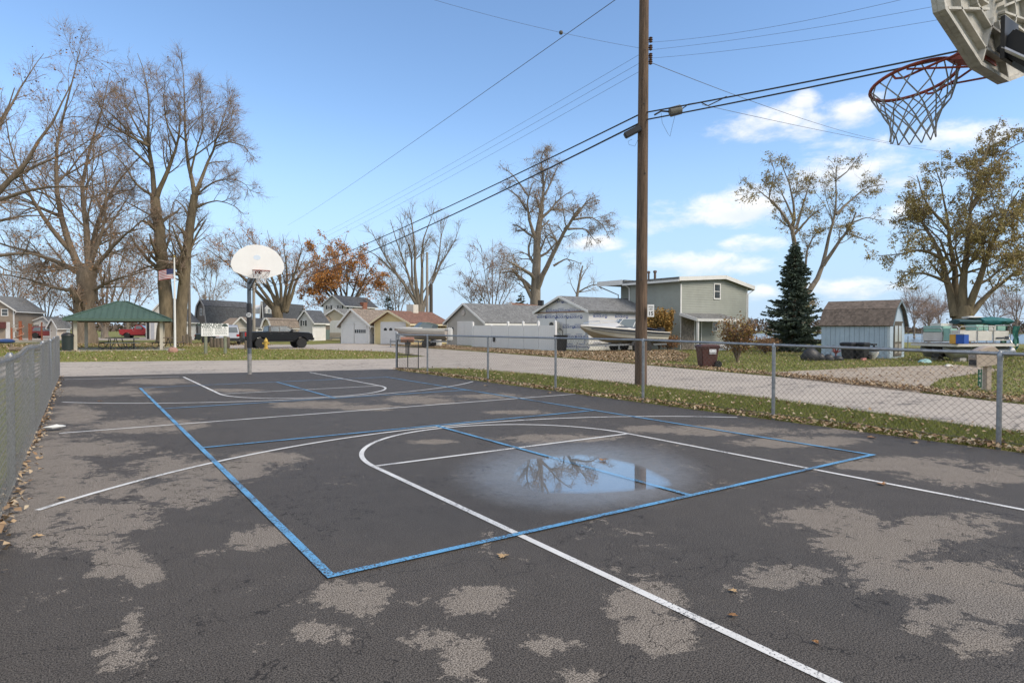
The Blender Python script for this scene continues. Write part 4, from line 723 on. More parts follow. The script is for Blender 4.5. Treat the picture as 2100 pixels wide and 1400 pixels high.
tree('maple_tree', 'maple still holding rusty orange leaves behind the two storey white house', 700, 95, [([(700,690),(702,660),(708,635)], .6, .5)]+[([(706, 645), (x0, 600), (x1, 560), (x2, y2)], .3, .03) for (x0, x1, x2, y2) in [(670,645,620,545),(690,665,640,500),(700,690,675,492),(712,712,705,490),(725,735,740,505),(735,755,770,540),(740,770,785,590),(680,640,625,590),(690,650,640,630)]],
  BARK, TWIG, SP((9, .2, .98, .36, 42, .12, 4, .12), (7, .1, 1., .45, 42, .08, 3, .14), (5, .1, 1., .5, 42, .06, 2, .16)), (LO, 15000, .17, .95, 1.3), 32)
tree('pollard_tree', 'bare cut back tree with upright limbs behind the brown roofed garage', 860, 84, [([(862,690),(862,650),(862,625)], .65, .6), ([(858,630),(835,590),(800,545),(775,500),(760,470)], .36, .04), ([(858,630),(840,570),(815,500),(800,450)], .34, .03), ([(860,630),(850,560),(852,500),(840,440),(838,425)], .36, .03), ([(864,630),(866,560),(864,500),(880,460),(890,430)], .34, .03), ([(868,630),(885,580),(900,530),(905,480),(920,440)], .34, .03), ([(886,580),(905,540),(930,500),(945,460)], .22, .03), ([(845,590),(845,520),(825,470),(820,440)], .2, .03), ([(830,580),(790,540),(760,515),(735,505)], .2, .03), ([(868,600),(890,560),(935,540)], .12, .03), ([(863,640),(858,592)], .16, .14)],
  BARKG, TWIGG, SP((8, .3, .98, .3, 32, .2, 4, .1), (7, .15, 1., .42, 34, .16, 3, .12), (4, .15, 1., .5, 36, .1, 2, .14)), None, 33)
tree('old_tree', 'gnarled tall bare tree with heavy broken limbs behind the unfinished garage', 1098, 80, [
  ([(1096,694),(1097,640),(1099,580),(1101,520),(1106,460),(1112,420)], .85, .26), ([(1110,430),(1115,390),(1112,350),(1107,320),(1120,306)], .32, .05), ([(1100,500),(1088,460),(1080,425),(1085,395),(1095,370)], .36, .05), ([(1080,430),(1060,400),(1035,384)], .22, .05), ([(1082,400),(1065,375),(1045,352),(1030,345)], .18, .04),
  ([(1108,450),(1130,430),(1150,405),(1175,390)], .28, .05), ([(1130,430),(1160,430),(1175,440)], .2, .05), ([(1098,600),(1125,540),(1150,490),(1175,445),(1190,425)], .48, .16), ([(1180,445),(1205,410),(1230,402)], .2, .03), ([(1175,450),(1215,445),(1240,465),(1250,490)], .2, .03), ([(1165,470),(1200,468),(1225,500)], .2, .03),
  ([(1098,600),(1075,575),(1050,555),(1030,560)], .34, .1), ([(1135,545),(1160,530),(1190,540)], .2, .04), ([(1105,520),(1120,485),(1145,470)], .2, .05), ([(1118,400),(1140,350),(1148,335)], .18, .03), ([(1115,390),(1125,340),(1120,300)], .14, .02), ([(1078,470),(1060,475),(1055,462)], .14, .03)],
  BARKG, TWIGG, SP((10, .25, 1., .40, 45, .04, 5, .2), (8, .15, 1., .5, 45, -.06, 4, .2), (6, .15, 1., .6, 42, -.12, 3, .18), droop=.10), (LB, 1800, .14, .3, 1.3), 34)
tree('dead_tree', 'small dead tree with bare crooked branches above the shingled roof', 1182, 70, [([(1180,690),(1182,640),(1184,600),(1190,570),(1195,545)], .24, .08), ([(1184,600),(1205,588),(1225,582),(1235,595)], .13, .03), ([(1190,575),(1200,555),(1212,540)], .1, .02), ([(1183,605),(1172,585),(1165,560)], .08, .02)], BARKG, TWIGG, SP((5, .3, 1., .35, 45, .05, 4, .2), (4, .2, 1., .5, 45, .02, 3, .18), (3, .2, 1., .5, 45, 0, 2, .18)), None, 35)
tree('yard_tree', 'two stemmed tree, one stem leafy and one bare, rising behind the spruce', 1642, 54, [([(1640,700),(1640,640),(1636,580)], .5, .4), ([(1636,590),(1632,520),(1625,470),(1600,430),(1580,410),(1550,385)], .36, .04), ([(1625,480),(1630,430),(1620,380),(1600,330)], .22, .03), ([(1630,480),(1665,440),(1690,425)], .16, .03), ([(1632,470),(1650,410),(1665,360)], .18, .03), ([(1600,430),(1575,410),(1590,350),(1580,330)], .14, .02), ([(1628,450),(1605,400),(1590,370)], .14, .02), ([(1650,560),(1655,510),(1670,480),(1690,470)], .14, .03),
  ([(1640,620),(1672,585),(1690,540),(1697,480),(1718,430),(1712,380),(1716,340)], .34, .05), ([(1688,545),(1725,490),(1750,455),(1755,435)], .22, .06), ([(1715,440),(1745,410),(1775,385),(1812,378)], .16, .03), ([(1714,370),(1740,350),(1762,320)], .1, .02), ([(1752,455),(1780,445),(1810,455)], .1, .02), ([(1745,480),(1770,490),(1795,500)], .1, .02)],
  BARKG, TWIGG, SP((8, .35, .98, .34, 45, .08, 4, .16), (7, .1, 1., .45, 45, .04, 3, .18), (4, .1, 1., .5, 42, 0, 2, .18)), (LV, 8000, .085, .6, 1.8), 36)
tree('willow_tree', 'broad tree with thinning olive brown leaves rising behind the pontoon boat', 1972, 42, [([(1970,700),(1972,660),(1975,630)], .62, .5), ([(1958,650),(1945,590),(1930,520),(1905,470),(1870,430),(1850,400)], .36, .04), ([(1965,650),(1960,580),(1950,500),(1940,420),(1920,350)], .36, .04), ([(1972,650),(1975,570),(1985,490),(1990,410),(2010,330)], .40, .04), ([(1980,650),(2005,580),(2030,510),(2060,440),(2090,390)], .36, .04), ([(1985,650),(2030,600),(2080,560),(2130,540)], .3, .04), ([(1930,530),(1890,510),(1850,520),(1800,525)], .16, .03), ([(1945,580),(1900,560),(1860,560),(1840,580)], .14, .03), ([(1990,430),(2030,360),(2060,310),(2100,290)], .2, .03), ([(1945,470),(1900,420),(1880,360)], .16, .03), ([(2010,340),(2030,290),(2050,250)], .12, .02), ([(2030,510),(2080,490),(2130,480)], .16, .03), ([(1985,500),(2040,440),(2110,420)], .18, .03)],
  BARKO, TWIG, SP((14, .25, .98, .38, 48, .03, 4, .16), (9, .1, 1., .45, 45, -.02, 3, .18), (5, .1, 1., .5, 42, -.08, 2, .18), droop=.06), (LV, 30000, .078, 1.0, 2.1), 37)
for k, (px, D, tops) in enumerate([(1875, 110, [(1855,600),(1870,585),(1890,590),(1905,610)]), (1925, 125, [(1905,610),(1925,595),(1945,600)]), (2040, 95, [(2010,610),(2035,590),(2060,600),(2080,620)]), (2085, 80, [(2060,590),(2085,565),(2115,580)]), (1905, 75, [(1880,640),(1900,625),(1925,635)])]):
    tree('bare_tree', ['bare bush like tree beyond the blue shed gable', 'hazy bare tree on the lake shore behind the pontoon bow', 'bare tree behind the pontoon boat canopy', 'reddish bare tree behind the pontoon stern', 'low thicket tree between shed and pontoon boat'][k], px, D, fan(px, 690, tops, .16), BARKG, TWIGP, SP((9, .1, .98, .4, 42, .14, 3, .13), (7, .1, 1., .5, 42, .1, 3, .16), (4, .1, 1., .5, 42, .06, 2, .16)), None, 60+k)
# ---- conifers
NEED = island_mat('spruce_needles', [(.09, .12, .088), (.13, .165, .125), (.07, .10, .068), (.16, .19, .15)]); NEED2 = island_mat('dark_needles', [(.035, .052, .026), (.055, .075, .035), (.028, .04, .02)])
def conifer(label, px, D, top, wid, m, seed, tiers=26, dens=7000, name='spruce_tree', z0=.25):
    rg = np.random.default_rng(seed); base = GD(px, D); o = thing(name, label, 'tree', base); H = Hz(base, top)
    b = MB(); b.tube([(0, 0, -.1), (0, 0, H*.6), (0, 0, H)], [H*.022, H*.014, .01], 8); b.build('trunk', BARK, o, True)
    n = tiers*9; z = z0+(H-z0)*np.sort(rg.random(n))**1.15; rad = wid*(1-z/H)**.85*rg.uniform(.5, 1.18, n)*(1+.16*np.sin(z*2.1+seed))+.1; a = rg.uniform(0, 2*np.pi, n)
    s = 7; t_ = np.linspace(0, 1, s)[None]; dr = rg.uniform(.12, .4, n)[:, None]
    P = np.stack([np.cos(a)[:, None]*rad[:, None]*t_, np.sin(a)[:, None]*rad[:, None]*t_, z[:, None]+rad[:, None]*(-dr*t_+.22*t_**3)], 2)
    kind(tube_np('branches', P, np.linspace(.03, .006, s)[None]*np.ones((n, 1)), 4, BARK, o), 'stuff')
    w_ = rad/rad.sum(); bi = rg.choice(n, dens, p=w_); tt = rg.random(dens)**.7; f_ = tt*(s-1); i_ = np.minimum(f_.astype(int), s-2); u = (f_-i_)[:, None]
    c = P[bi, i_]*(1-u)+P[bi, i_+1]*u; T = P[bi, i_+1]-P[bi, i_]; T /= np.linalg.norm(T, axis=1, keepdims=True); side = np.cross(T, [0, 0, 1.]); sg = rg.choice([-1, 1], dens)[:, None]
    d = T*.75+side*sg*rg.uniform(.2, 1., (dens, 1))+rg.normal(0, .2, (dens, 3)); d /= np.linalg.norm(d, axis=1, keepdims=True); L_ = (rg.uniform(.16, .40, dens)*(wid/2.0)**.6)[:, None]*(1.1-.5*tt[:, None])
    v = np.cross(d, rg.normal(size=(dens, 3))); v /= np.linalg.norm(v, axis=1, keepdims=True); v *= L_*.16; e = c+d*L_-np.array([0, 0, .05])
    V = np.stack([c-v*.6, c+d*L_*.5+v*1.3, e, c+d*L_*.5-v*1.3], 1).reshape(-1, 3); f = np_mesh('foliage', V, np.arange(4*dens).reshape(-1, 4), m, o, smooth=False); kind(f, 'stuff'); return o
conifer('tall blue green spruce growing beside the blue shed', 1628, 40, 498, 2.05, NEED, 3, 40, 26000)
conifer('small dark evergreen peeking over the white garage roof', 795, 88, 606, 1.9, NEED2, 4, 16, 3000, 'evergreen_tree')
conifer('dark evergreen in front of the old gnarled trunk', 1068, 72, 600, 1.9, NEED2, 5, 16, 3500, 'evergreen_tree')
conifer('low dark evergreen behind the grey garage ridge', 985, 76, 612, 1.5, NEED2, 6, 14, 2500, 'evergreen_tree')
conifer('round dark evergreen shrub by the small white gable', 622, 78, 632, 1.2, NEED2, 7, 14, 4000, 'evergreen_shrub')
# ---- bushes
def bush(label, px, py, D, w_, h_, m, seed, n=4500, s_=.09, name='bush', twigm=None):
    rg = np.random.default_rng(seed); base = GD(px, D) if py is None else G(px, py); o = thing(name, label, 'bush', base)
    k = 26; a = rg.uniform(0, 2*np.pi, k); P = np.stack([np.stack([np.cos(a)*w_*.5*t_*rg.uniform(.4, 1, k), np.sin(a)*w_*.5*t_*rg.uniform(.4, 1, k), -.04+h_*(t_**.8)*rg.uniform(.75, 1.0, k)], 1) for t_ in np.linspace(0, 1, 5)], 1)
    kind(tube_np('stems', P, np.linspace(.025, .008, 5)[None]*np.ones((k, 1)), 4, twigm or BARK, o), 'stuff')
    C = spawn(P, np.full(P.shape[:2], .02), 10, .2, 1, .4, 45, .1, 3, .2, rg); tube_np('twigs', C[0], np.maximum(C[1], .006), 3, twigm or TWIG, o); kind(o.children[-1], 'stuff')
    src = C[0][:, 1:].reshape(-1, 3); src = src[src[:, 2] > h_*.12]; kind(leafq('foliage', src[rg.integers(0, len(src), n)], s_, m, o, rg, .12, 1.4), 'stuff'); return o
bush('large rounded golden orange shrub behind the cabin cruiser boat', 1352, None, 42.5, 2.1, 2.6, LOB, 3, 9000, .11)
bush('sparse yellow and reddish bush at the corner of the sage house', 1512, 741, None, 1.7, 1.75, island_mat('leaf_yellow_red', [(.30, .22, .05), (.22, .11, .06), (.18, .12, .06)]), 4, 2600, .07)
bush('small brown leafed shrub beside the grey block steps', 1372, None, 41.5, 1.3, .75, LB, 5, 1800, .07)
bush('reddish hedge shrub below the spruce', 1570, None, 37, 1.6, .8, LB, 6, 1500, .07)
# ---- far shore and horizon wood
rg = np.random.default_rng(9); n = 34000; px_ = rg.uniform(-500, 2700, n); D_ = rg.uniform(235, 330, n); hh = rg.random(n)**.8*(2.6+1.8*np.sin(px_*.013)+1.3*np.sin(px_*.041+2)+rg.random(n)*1.8)
gx = CAM[0]+D_*(_f[0]+_r[0]*(px_-1050)/F); gy = CAM[1]+D_*(_f[1]+_r[1]*(px_-1050)/F)
o = leafq('far_wood', np.stack([gx, gy, np.maximum(hh, .2)], 1), .8, island_mat('far_wood', [(.10, .075, .06), (.14, .105, .085), (.085, .07, .05)]), None, rg, .3, 1.6); kind(o, 'stuff'); tag(o, 'distant leafless brown wood along the horizon', 'trees')
# ================================================================== buildings
SAGE = mat('sage_siding', (.33, .345, .305), .7, .11, .9); GREYS = mat('grey_siding', (.45, .425, .38), .7, .11, .9); WHITES = mat('white_siding', (.74, .73, .70), .65, .11, .9); YELS = mat('yellow_siding', (.68, .55, .28), .65, .11, .9)
TANS = mat('tan_siding', (.31, .25, .19), .7, .11, .9); WRAP = mat('house_wrap', (.66, .655, .65), .5, .06, 2); VINYL = mat('white_vinyl', (.76, .75, .73), .4, .03, 1)
SHG = shingle('grey_shingles', (.17, .17, .165)); SHD = shingle('dark_shingles', (.085, .09, .10)); SHB = shingle('brown_shingles', (.19, .10, .07)); SHT = shingle('tan_shingles', (.23, .185, .145)); SHK = shingle('brown_grey_shingles', (.15, .115, .09))
BLUEW = mat('shed_blue', (.38, .47, .55), .75, .12, 2, .2, 20); GREYW = mat('grey_boards', (.19, .165, .145), .85, .2, 3); BRICK = mat('stone_veneer', (.30, .26, .22), .9, .5, 7, .8, 9); DOORW = mat('white_door', (.70, .69, .67), .45, .04, 2); BRKRED = mat('chimney_brick', (.33, .14, .09), .9, .3, 12)
WTEXT = mat('wrap_print_blue', (.05, .09, .28), .6, 0); SHUT = mat('black_shutter', (.03, .035, .04), .6, .1)
class Face:
    def __init__(s, root, p0, dr): s.root = root; s.p0 = np.array(p0, float); s.d = np.array(dr, float)/np.hypot(*dr); s.n = np.array([s.d[1], -s.d[0]])
    def world(s):
        a = s.root.rotation_euler[2]; c, q = math.cos(a), math.sin(a); L_ = s.root.location
        f_ = lambda v: np.array([c*v[0]-q*v[1], q*v[0]+c*v[1]])
        return f_(s.p0)+np.array([L_[0], L_[1]]), f_(s.d)
    def s(s_, px): P, d = s_.world(); return COL((*P, 0), d, px)
    def z(s_, px, py): P, d = s_.world(); q = P+d*COL((*P, 0), d, px); return Hz(q, py)
    def rect(s, x0, y0, x1, y1): a, b = s.s(x0), s.s(x1); return a, b, s.z((x0+x1)/2, y1), s.z((x0+x1)/2, y0)
    def P(s, u, z, o): q = s.p0+s.d*u+s.n*o; return (q[0], q[1], z)
    def slab(s, u0, u1, z0, z1, o0, o1, mb=None):
        b = mb or MB(); b.add([s.P(u, z, o) for u in (u0, u1) for o in (o0, o1) for z in (z0, z1)], [(0,1,3,2),(4,6,7,5),(0,4,5,1),(2,3,7,6),(0,2,6,4),(1,5,7,3)]); return b
    def part(s, name, m, u0, u1, z0, z1, o0, o1, parent=None): return s.slab(u0, u1, z0, z1, o0, o1).build(name, m, parent or s.root)
    def window(s, u0, u1, z0, z1, fm=WHITE, bar=True, fw=.09, shut=False, vbar=0):
        b = MB(); s.slab(u0, u1, z1-fw, z1, -.02, .05, b); s.slab(u0, u1, z0, z0+fw, -.02, .06, b); s.slab(u0, u0+fw, z0+fw, z1-fw, -.02, .05, b); s.slab(u1-fw, u1, z0+fw, z1-fw, -.02, .05, b)
        if bar: s.slab(u0+fw, u1-fw, (z0+z1)/2-.025, (z0+z1)/2+.025, .012, .035, b)
        for k in range(vbar): q = u0+(u1-u0)*(k+1)/(vbar+1); s.slab(q-.02, q+.02, z0+fw, z1-fw, .013, .034, b)
        f = b.build('window', fm, s.root); s.part('pane', GLASS, u0+fw*.8, u1-fw*.8, z0+fw*.8, z1-fw*.8, -.01, .018, f)
        if shut:
            w_ = (u1-u0)*.42
            for a, c in ((u0-w_-.03, u0-.03), (u1+.03, u1+w_+.03)): s.part('shutter', SHUT, a, c, z0, z1, -.01, .045)
        return f
    def door(s, u0, u1, z0, z1, m=DOORW, rows=4, cols=1, win=0, fm=WHITE, winrow=None):
        d = s.part('garage_door' if rows > 1 else 'door', m, u0, u1, z0, z1, -.02, .03)
        for r_ in range(rows):
            for c in range(cols):
                a = u0+(u1-u0)*c/cols; e = u0+(u1-u0)*(c+1)/cols; zb = z0+(z1-z0)*r_/rows; zt = z0+(z1-z0)*(r_+1)/rows
                s.part('door_panel', m, a+.03, e-.03, zb+.015, zt-.015, .028, .045, d)
        if win:
            r_ = rows-2 if winrow is None else winrow; zb = z0+(z1-z0)*r_/rows; zt = z0+(z1-z0)*(r_+1)/rows
            for k in range(win): a = u0+(u1-u0)*(k+.14)/win; e = u0+(u1-u0)*(k+.86)/win; s.part('door_pane', GLASS, a, e, zb+.10*(zt-zb)+.03, zt-.15*(zt-zb), .04, .055, d)
        fw = .1; b = MB(); s.slab(u0-fw, u0, z0, z1+fw, -.02, .06, b); s.slab(u1, u1+fw, z0, z1+fw, -.02, .06, b); s.slab(u0, u1, z1, z1+fw, -.02, .06, b); b.build('door_trim', fm, s.root); return d
    def lap(s, poly, m, lap=.16, name='wall'):
        P = np.array(poly); b = MB(); z0, z1 = P[:, 1].min(), P[:, 1].max(); n = len(P)
        def rg_(z):
            xs = []
            for i in range(n):
                (xa, za), (xb, zb) = P[i], P[(i+1) % n]
                if (za-z)*(zb-z) <= 0 and abs(za-zb) > 1e-9: xs.append(xa+(xb-xa)*(z-za)/(zb-za))
            return (min(xs), max(xs)) if xs else None
        if not lap: b.add([s.P(u, z, 0) for u, z in poly], [tuple(range(n))])
        else:
            z = z0
            while z < z1-1e-3:
                zt = min(z+lap, z1); a = rg_(z+1e-4); c = rg_(zt-1e-4)
                if a and c: b.add([s.P(a[0], z, .018), s.P(a[1], z, .018), s.P(c[1], zt, 0), s.P(c[0], zt, 0), s.P(a[0], z, 0), s.P(a[1], z, 0)], [(0, 1, 2, 3), (4, 5, 1, 0)])
                z = zt
        o = b.build(name, m, s.root)
        return o
def building(name, label, P, ang, w_, d_, prof, wall, roof, trim=WHITE, lap=.16, ov=.3, ovf=.25, cat='building', gutter=True, th=.13, corner=True, group=None, zbase=0.):
    """prof: roof outline (x, z) from the eave on one side to the eave on the other, seen on the gable wall"""
    o = thing(name, label, cat, (P[0], P[1], zbase), R(ang), group)
    fr, rt, bk, lf = Face(o, (0, 0), (1, 0)), Face(o, (w_, 0), (0, 1)), Face(o, (w_, d_), (-1, 0)), Face(o, (0, d_), (0, -1))
    poly = [(0, -.05), (w_, -.05)]+[(x, z) for x, z in reversed(prof)]
    fr.lap(poly, wall, lap); bk.lap([(w_-x, z) for x, z in reversed(poly)], wall, 0); rt.lap([(0, -.05), (d_, -.05), (d_, prof[-1][1]), (0, prof[-1][1])], wall, lap); lf.lap([(0, -.05), (d_, -.05), (d_, prof[0][1]), (0, prof[0][1])], wall, lap)
    pr = [list(p) for p in prof]
    for e, nb in ((0, 1), (-1, -2)):
        dx, dz = pr[e][0]-pr[nb][0], pr[e][1]-pr[nb][1]; L_ = abs(dx)+1e-6; k = ov/L_ if L_ > .25 else ov/.8; pr[e] = [pr[e][0]+dx*k, pr[e][1]+dz*k]
    for i in range(len(pr)-1):
        (xa, za), (xb, zb) = pr[i], pr[i+1]; nx_, nz_ = -(zb-za), xb-xa; q = math.hypot(nx_, nz_); nx_, nz_ = nx_/q*th, nz_/q*th
        b = MB(); b.add([(x, y, z) for y in (-ovf, d_+ovf) for x, z in ((xa, za), (xb, zb), (xb+nx_, zb+nz_), (xa+nx_, za+nz_))], [(0,1,2,3),(7,6,5,4),(0,4,5,1),(1,5,6,2),(2,6,7,3),(3,7,4,0)]); b.build('roof', roof, o)
        b = MB(); dx, dz = (xb-xa), (zb-za); u = Vector((dx, 0, dz)).normalized(); nn = Vector((nx_, 0, nz_)).normalized()
        b.bar(Vector((xa, -ovf-.02, za))+nn*(th*.35), Vector((xb, -ovf-.02, zb))+nn*(th*.35), .035, th*1.25, up=nn); b.build('rake_board', trim, o)
    if gutter:
        for e, sg in ((0, -1), (-1, 1)): x, z = pr[e]; b = MB(); b.box(x-.06 if sg < 0 else x-.02, x+.02 if sg < 0 else x+.06, -ovf, d_+ovf, z-.10, z+.05); b.build('gutter', trim, o)
    if gutter and lap:
        b = MB(); b.tube([(pr[-1][0]+.02, -ovf+.1, pr[-1][1]-.08), (w_+.05, -.05, pr[-1][1]-.4), (w_+.05, -.05, .25), (w_+.2, -.25, .12)], .04, 6); b.build('downspout', trim, o)
    if corner:
        for x in (0, w_):
            b = MB(); b.box(x-.03, x+.09 if x == 0 else x+.03, -.03, .0, 0, min(prof[0][1], prof[-1][1])-.02) if x == 0 else b.box(x-.09, x+.03, -.03, 0, 0, min(prof[0][1], prof[-1][1])-.02); b.build('corner_board', trim, o)
    return o, fr, rt, lf
def gable(w_, he, hr): return [(0, he), (w_/2, hr), (w_, he)]
def gambrel(w_, he, hm, hr, f=.22): return [(0, he), (w_*f, hm), (w_/2, hr), (w_*(1-f), hm), (w_, he)]
def dvec(ang): return (math.cos(R(ang)), math.sin(R(ang)))
def span(P, ang, px): return abs(COL(P, dvec(ang), px))
# --- sage two-storey house
P0 = G(1395, 716.5); ang = -90; wl = span(P0, 90, 1292); wf = span(P0, 0, 1531)
Pl = np.array([P0[0], P0[1]+wl, 0]); zl = Hz(P0, 574); Pq = np.array([P0[0]+wf, P0[1], 0]); zr = Hz(Pq, 590); xr = span(P0, 0, 1480); zm = Hz(np.array([P0[0]+xr, P0[1], 0]), 571)
# front gable wall faces -y: root at P0, x along +X
hs_, fr, rt, lf = building('sage_house', 'two storey sage green sided house with low pitched white trimmed roof', P0, 0, wf, wl, [(0, zl), (xr, zm), (wf, zr)], SAGE, SHG, WHITE, .17, .5, .3, 'house', True, .22, group=None)
u = fr.rect(1462, 581, 1476, 614); fr.window(*u); u = fr.rect(1459.5, 659, 1470.5, 680); fr.window(*u); u = fr.rect(1504, 655, 1515, 676); fr.window(*u)
# recessed rear part
Wr = span(Pl, 90, 1252); b = MB(); o2 = Face(hs_, (1.1, wl+Wr), (0, -1)); o2.lap([(0, -.05), (Wr, -.05), (Wr, zl+.05), (0, zl+.05)], SAGE, .17)
b = MB(); b.box(-.5, 2.6, wl+.1, wl+Wr+1.0, zl+.02, zl+.30); b.build('rear_roof', SHG, hs_); b = MB(); b.box(-.54, -.5, wl+.31, wl+Wr+1.0, zl-.06, zl+.32); b.build('rear_fascia', WHITE, hs_)
b = MB(); b.tube([(-.45, wl+.05, zl-.12), (-.1, wl+.05, zl-.3), (-.06, wl+.05, zl-.45), (-.06, wl+.05, 2.6)], .05, 6); b.build('downspout', WHITE, hs_)
b = MB(); b.tube([(-.45, wl+Wr+.9, zl-.05), (1.0, wl+Wr+.2, zl-.7), (1.0, wl+Wr+.2, .3)], .05, 6); b.build('downspout', WHITE, hs_)
for px, py, r_ in ((1351, 556, .09), (1339, 566, .07)):
    y_ = COL(P0, (0, 1), px) if False else 3.0; b = MB(); b.lathe([(r_, 0), (r_, .75), (r_+.05, .78), (r_+.05, .9), (.02, .95)], 8, (1.2, wl*(.72 if px == 1351 else .85), zl+.05)); b.build('roof_vent', mat('vent_brown', (.14, .10, .08), .7, .2), hs_, True)
# porch
pz = fr.z(1400, 645); u1 = fr.s(1478); pd = 1.5; zlo = Hz(np.array([P0[0]+u1*.5, P0[1]-pd, 0]), 657)
b = MB(); b.add([(-.1, -.03, pz+.12), (u1, -.03, pz+.12), (u1, -pd, zlo+.1), (-.1, -pd, zlo+.1), (-.1, -.03, pz-.0), (u1, -.03, pz), (u1, -pd, zlo), (-.1, -pd, zlo)], [(0,1,2,3),(7,6,5,4),(0,4,5,1),(1,5,6,2),(2,6,7,3),(3,7,4,0)]); pr_ = b.build('porch_roof', SHG, hs_)
b = MB(); b.bar((-.14, -.05, pz+.03), (-.14, -pd-.03, zlo+.03), .06, .2); b.bar((-.1, -pd-.03, zlo+.02), (u1, -pd-.03, zlo+.02), .06, .18); b.build('porch_fascia', WHITE, pr_)
for x in (.12, u1-.2): b = MB(); b.box(x-.07, x+.07, -pd+.05, -pd+.19, 0, zlo); b.build('porch_post', WHITE, hs_)
b = MB(); b.box(.05, fr.s(1421), -.09, -.02, 0, pz-.02); b.build('stone_veneer', BRICK, hs_)
fr.door(fr.s(1424), fr.s(1436), .35, 2.3, mat('green_door', (.10, .13, .10), .5, .1), 1)
for k in range(3): b = MB(); b.box(.3-.0, 2.3, -pd-1.2+k*.3, -pd+.0, k*.16, k*.16+.15); b.build('step', mat('white_block', (.62, .61, .58), .85, .1), hs_)
# --- unfinished garage in house wrap
Pg = GD(1103, 47); dG = dvec(-90); wG = span(Pg, -90, 1207); he = Hz(Pg, 641); hr_ = Hz(Pg+np.array([0, -wG/2, 0]), 610); dpt = 8.2
ug, fr, rt, lf = building('unfinished_garage', 'unfinished garage clad in white printed house wrap with grey shingle roof', Pg, -90, wG, dpt, gable(wG, he, hr_), WRAP, SHG, WHITE, 0, .25, .3, 'garage', False, .12, corner=False)
def wraplogo(f, u, z, sc=1.):
    a = f.P(u, z, .012); xd = (*f.d, 0); text('BLOCK-IT', .30*sc, WTEXT, ug, a, xd, (0, 0, 1), 'wrap_print', bold=.02)
    c = f.P(u+.88*sc, z, .012); b = MB(); k = 14; b.add([f.P(u+.88*sc+.16*sc*math.cos(t), z+.16*sc*math.sin(t), .012) for t in np.linspace(0, 2*math.pi, k+1)[:-1]]+[f.P(u+.88*sc+.09*sc*math.cos(t), z+.03+.09*sc*math.sin(t), .012) for t in np.linspace(0, 2*math.pi, k+1)[:-1]], [(j, (j+1) % k, k+(j+1) % k, k+j) for j in range(k)]); b.build('wrap_print', WTEXT, ug)
    b = MB(); b.add([f.P(u-.6*sc, z+.21*sc, .012), f.P(u+.3*sc, z+.21*sc, .012), f.P(u+.3*sc, z+.25*sc, .012), f.P(u-.6*sc, z+.25*sc, .012)], [(0, 1, 2, 3)]); b.build('wrap_print', WTEXT, ug)
for px, py, sc in ((1109, 650, .7), (1127, 650, .8), (1151, 650, .8), (1178, 650, .8), (1199, 649, .7), (1128, 637.5, .75), (1152, 637.5, .75), (1176, 637.5, .75), (1141, 619, .75), (1162, 619, .7), (1163, 670.5, .75), (1187, 670.5, .75), (1166, 690.5, .75), (1190, 690.5, .75), (1171, 710.5, .75), (1195, 710.5, .7)):
    if fr.s(px) < wG-.5: wraplogo(fr, fr.s(px), fr.z(px, py), sc)
for k in range(3): wraplogo(rt, .9+k*2.0, he-.35, .75); wraplogo(rt, 1.4+k*2.0, he-1.5, .75); wraplogo(rt, .9+k*2.0, he-2.3, .75)
b = MB(); b.box(-.05, wG+.05, -.05, -.02, he-.06, he+.03); b.build('gable_seam', mat('rusty_flashing', (.30, .20, .14), .7, .3), ug)
for px in (1141, 1161): u_ = fr.s(px); fr.part('wrap_seam', mat('seam_tape', (.25, .25, .25), .6, .1), u_-.02, u_+.02, fr.z(px, 690), he-.06, .0, .012)
# heat pump on the wall and its bracket
q = Face(ug, (0, 0), (1, 0)); u_ = fr.s(1146); ac = thing('heat_pump', 'beige wall mounted outdoor air unit on the house wrap', 'air unit', (0, 0, 0)); ac.location = tuple(Vector((Pg[0], Pg[1], 0))+Vector((-.42, -u_, 0))); ac.rotation_euler = (0, 0, R(-90)); zz = fr.z(1146, 675); zt_ = fr.z(1146, 660)
b = MB(); b.box(-.42, .42, -.16, .16, zz, zt_); b.build('casing', mat('beige_plastic', (.58, .54, .47), .5, .05), ac, bevel=.02)
b = MB(); b.lathe([(.24, 0), (.24, .02), (.2, .03)], 18); f_ = b.build('fan_grille', DARK, ac); f_.rotation_euler = (R(90), 0, 0); f_.location = (-.12, -.165, (zz+zt_)/2)
for x in (-.3, .3): b = MB(); b.bar((x, -.2, zz-.02), (x, .43, zz-.02), .04, .04); b.bar((x, .40, zz-.45), (x, -.1, zz-.03), .03, .03); b.build('bracket', STEEL, ac)
b = MB(); b.tube([(.38, .1, zz+.1), (.55, .3, zz-.1), (.5, .36, zz-.5), (.1, .38, zz-.62), (-.3, .38, zz-.5), (-.34, .38, zz-.1)], .022, 6); b.build('line_set', DARK, ac)
# --- grey garage
Pg = G(917, 706.3); wG = span(Pg, -84, 994); he = Hz(Pg, 661); hr_ = Hz(Pg+np.array([0, -wG/2, 0]), 624)
gg, fr, rt, lf = building('grey_garage', 'grey sided garage with white door and round gable light', Pg, -84, wG, 9.0, gable(wG, he, hr_), GREYS, SHG, WHITE, .17, .3, .25, 'garage')
fr.door(fr.s(940), fr.s(969), 0, fr.z(955, 661), DOORW, 4, 2); u_ = fr.s(951); zc = fr.z(951, 641)
b = MB(); b.lathe([(.02, -.05), (.26, -.03), (.26, .03), (.02, .05)], 16); g_ = b.build('gable_light', mat('light_ring', (.5, .46, .42), .5, .2), gg, True); g_.rotation_euler = (R(90), 0, 0); g_.location = (u_, -.06, zc)
u = fr.rect(925, 671, 930, 677); fr.part('meter_box', mat('dark_box', (.10, .11, .10), .6, .1), *u, 0, .12)
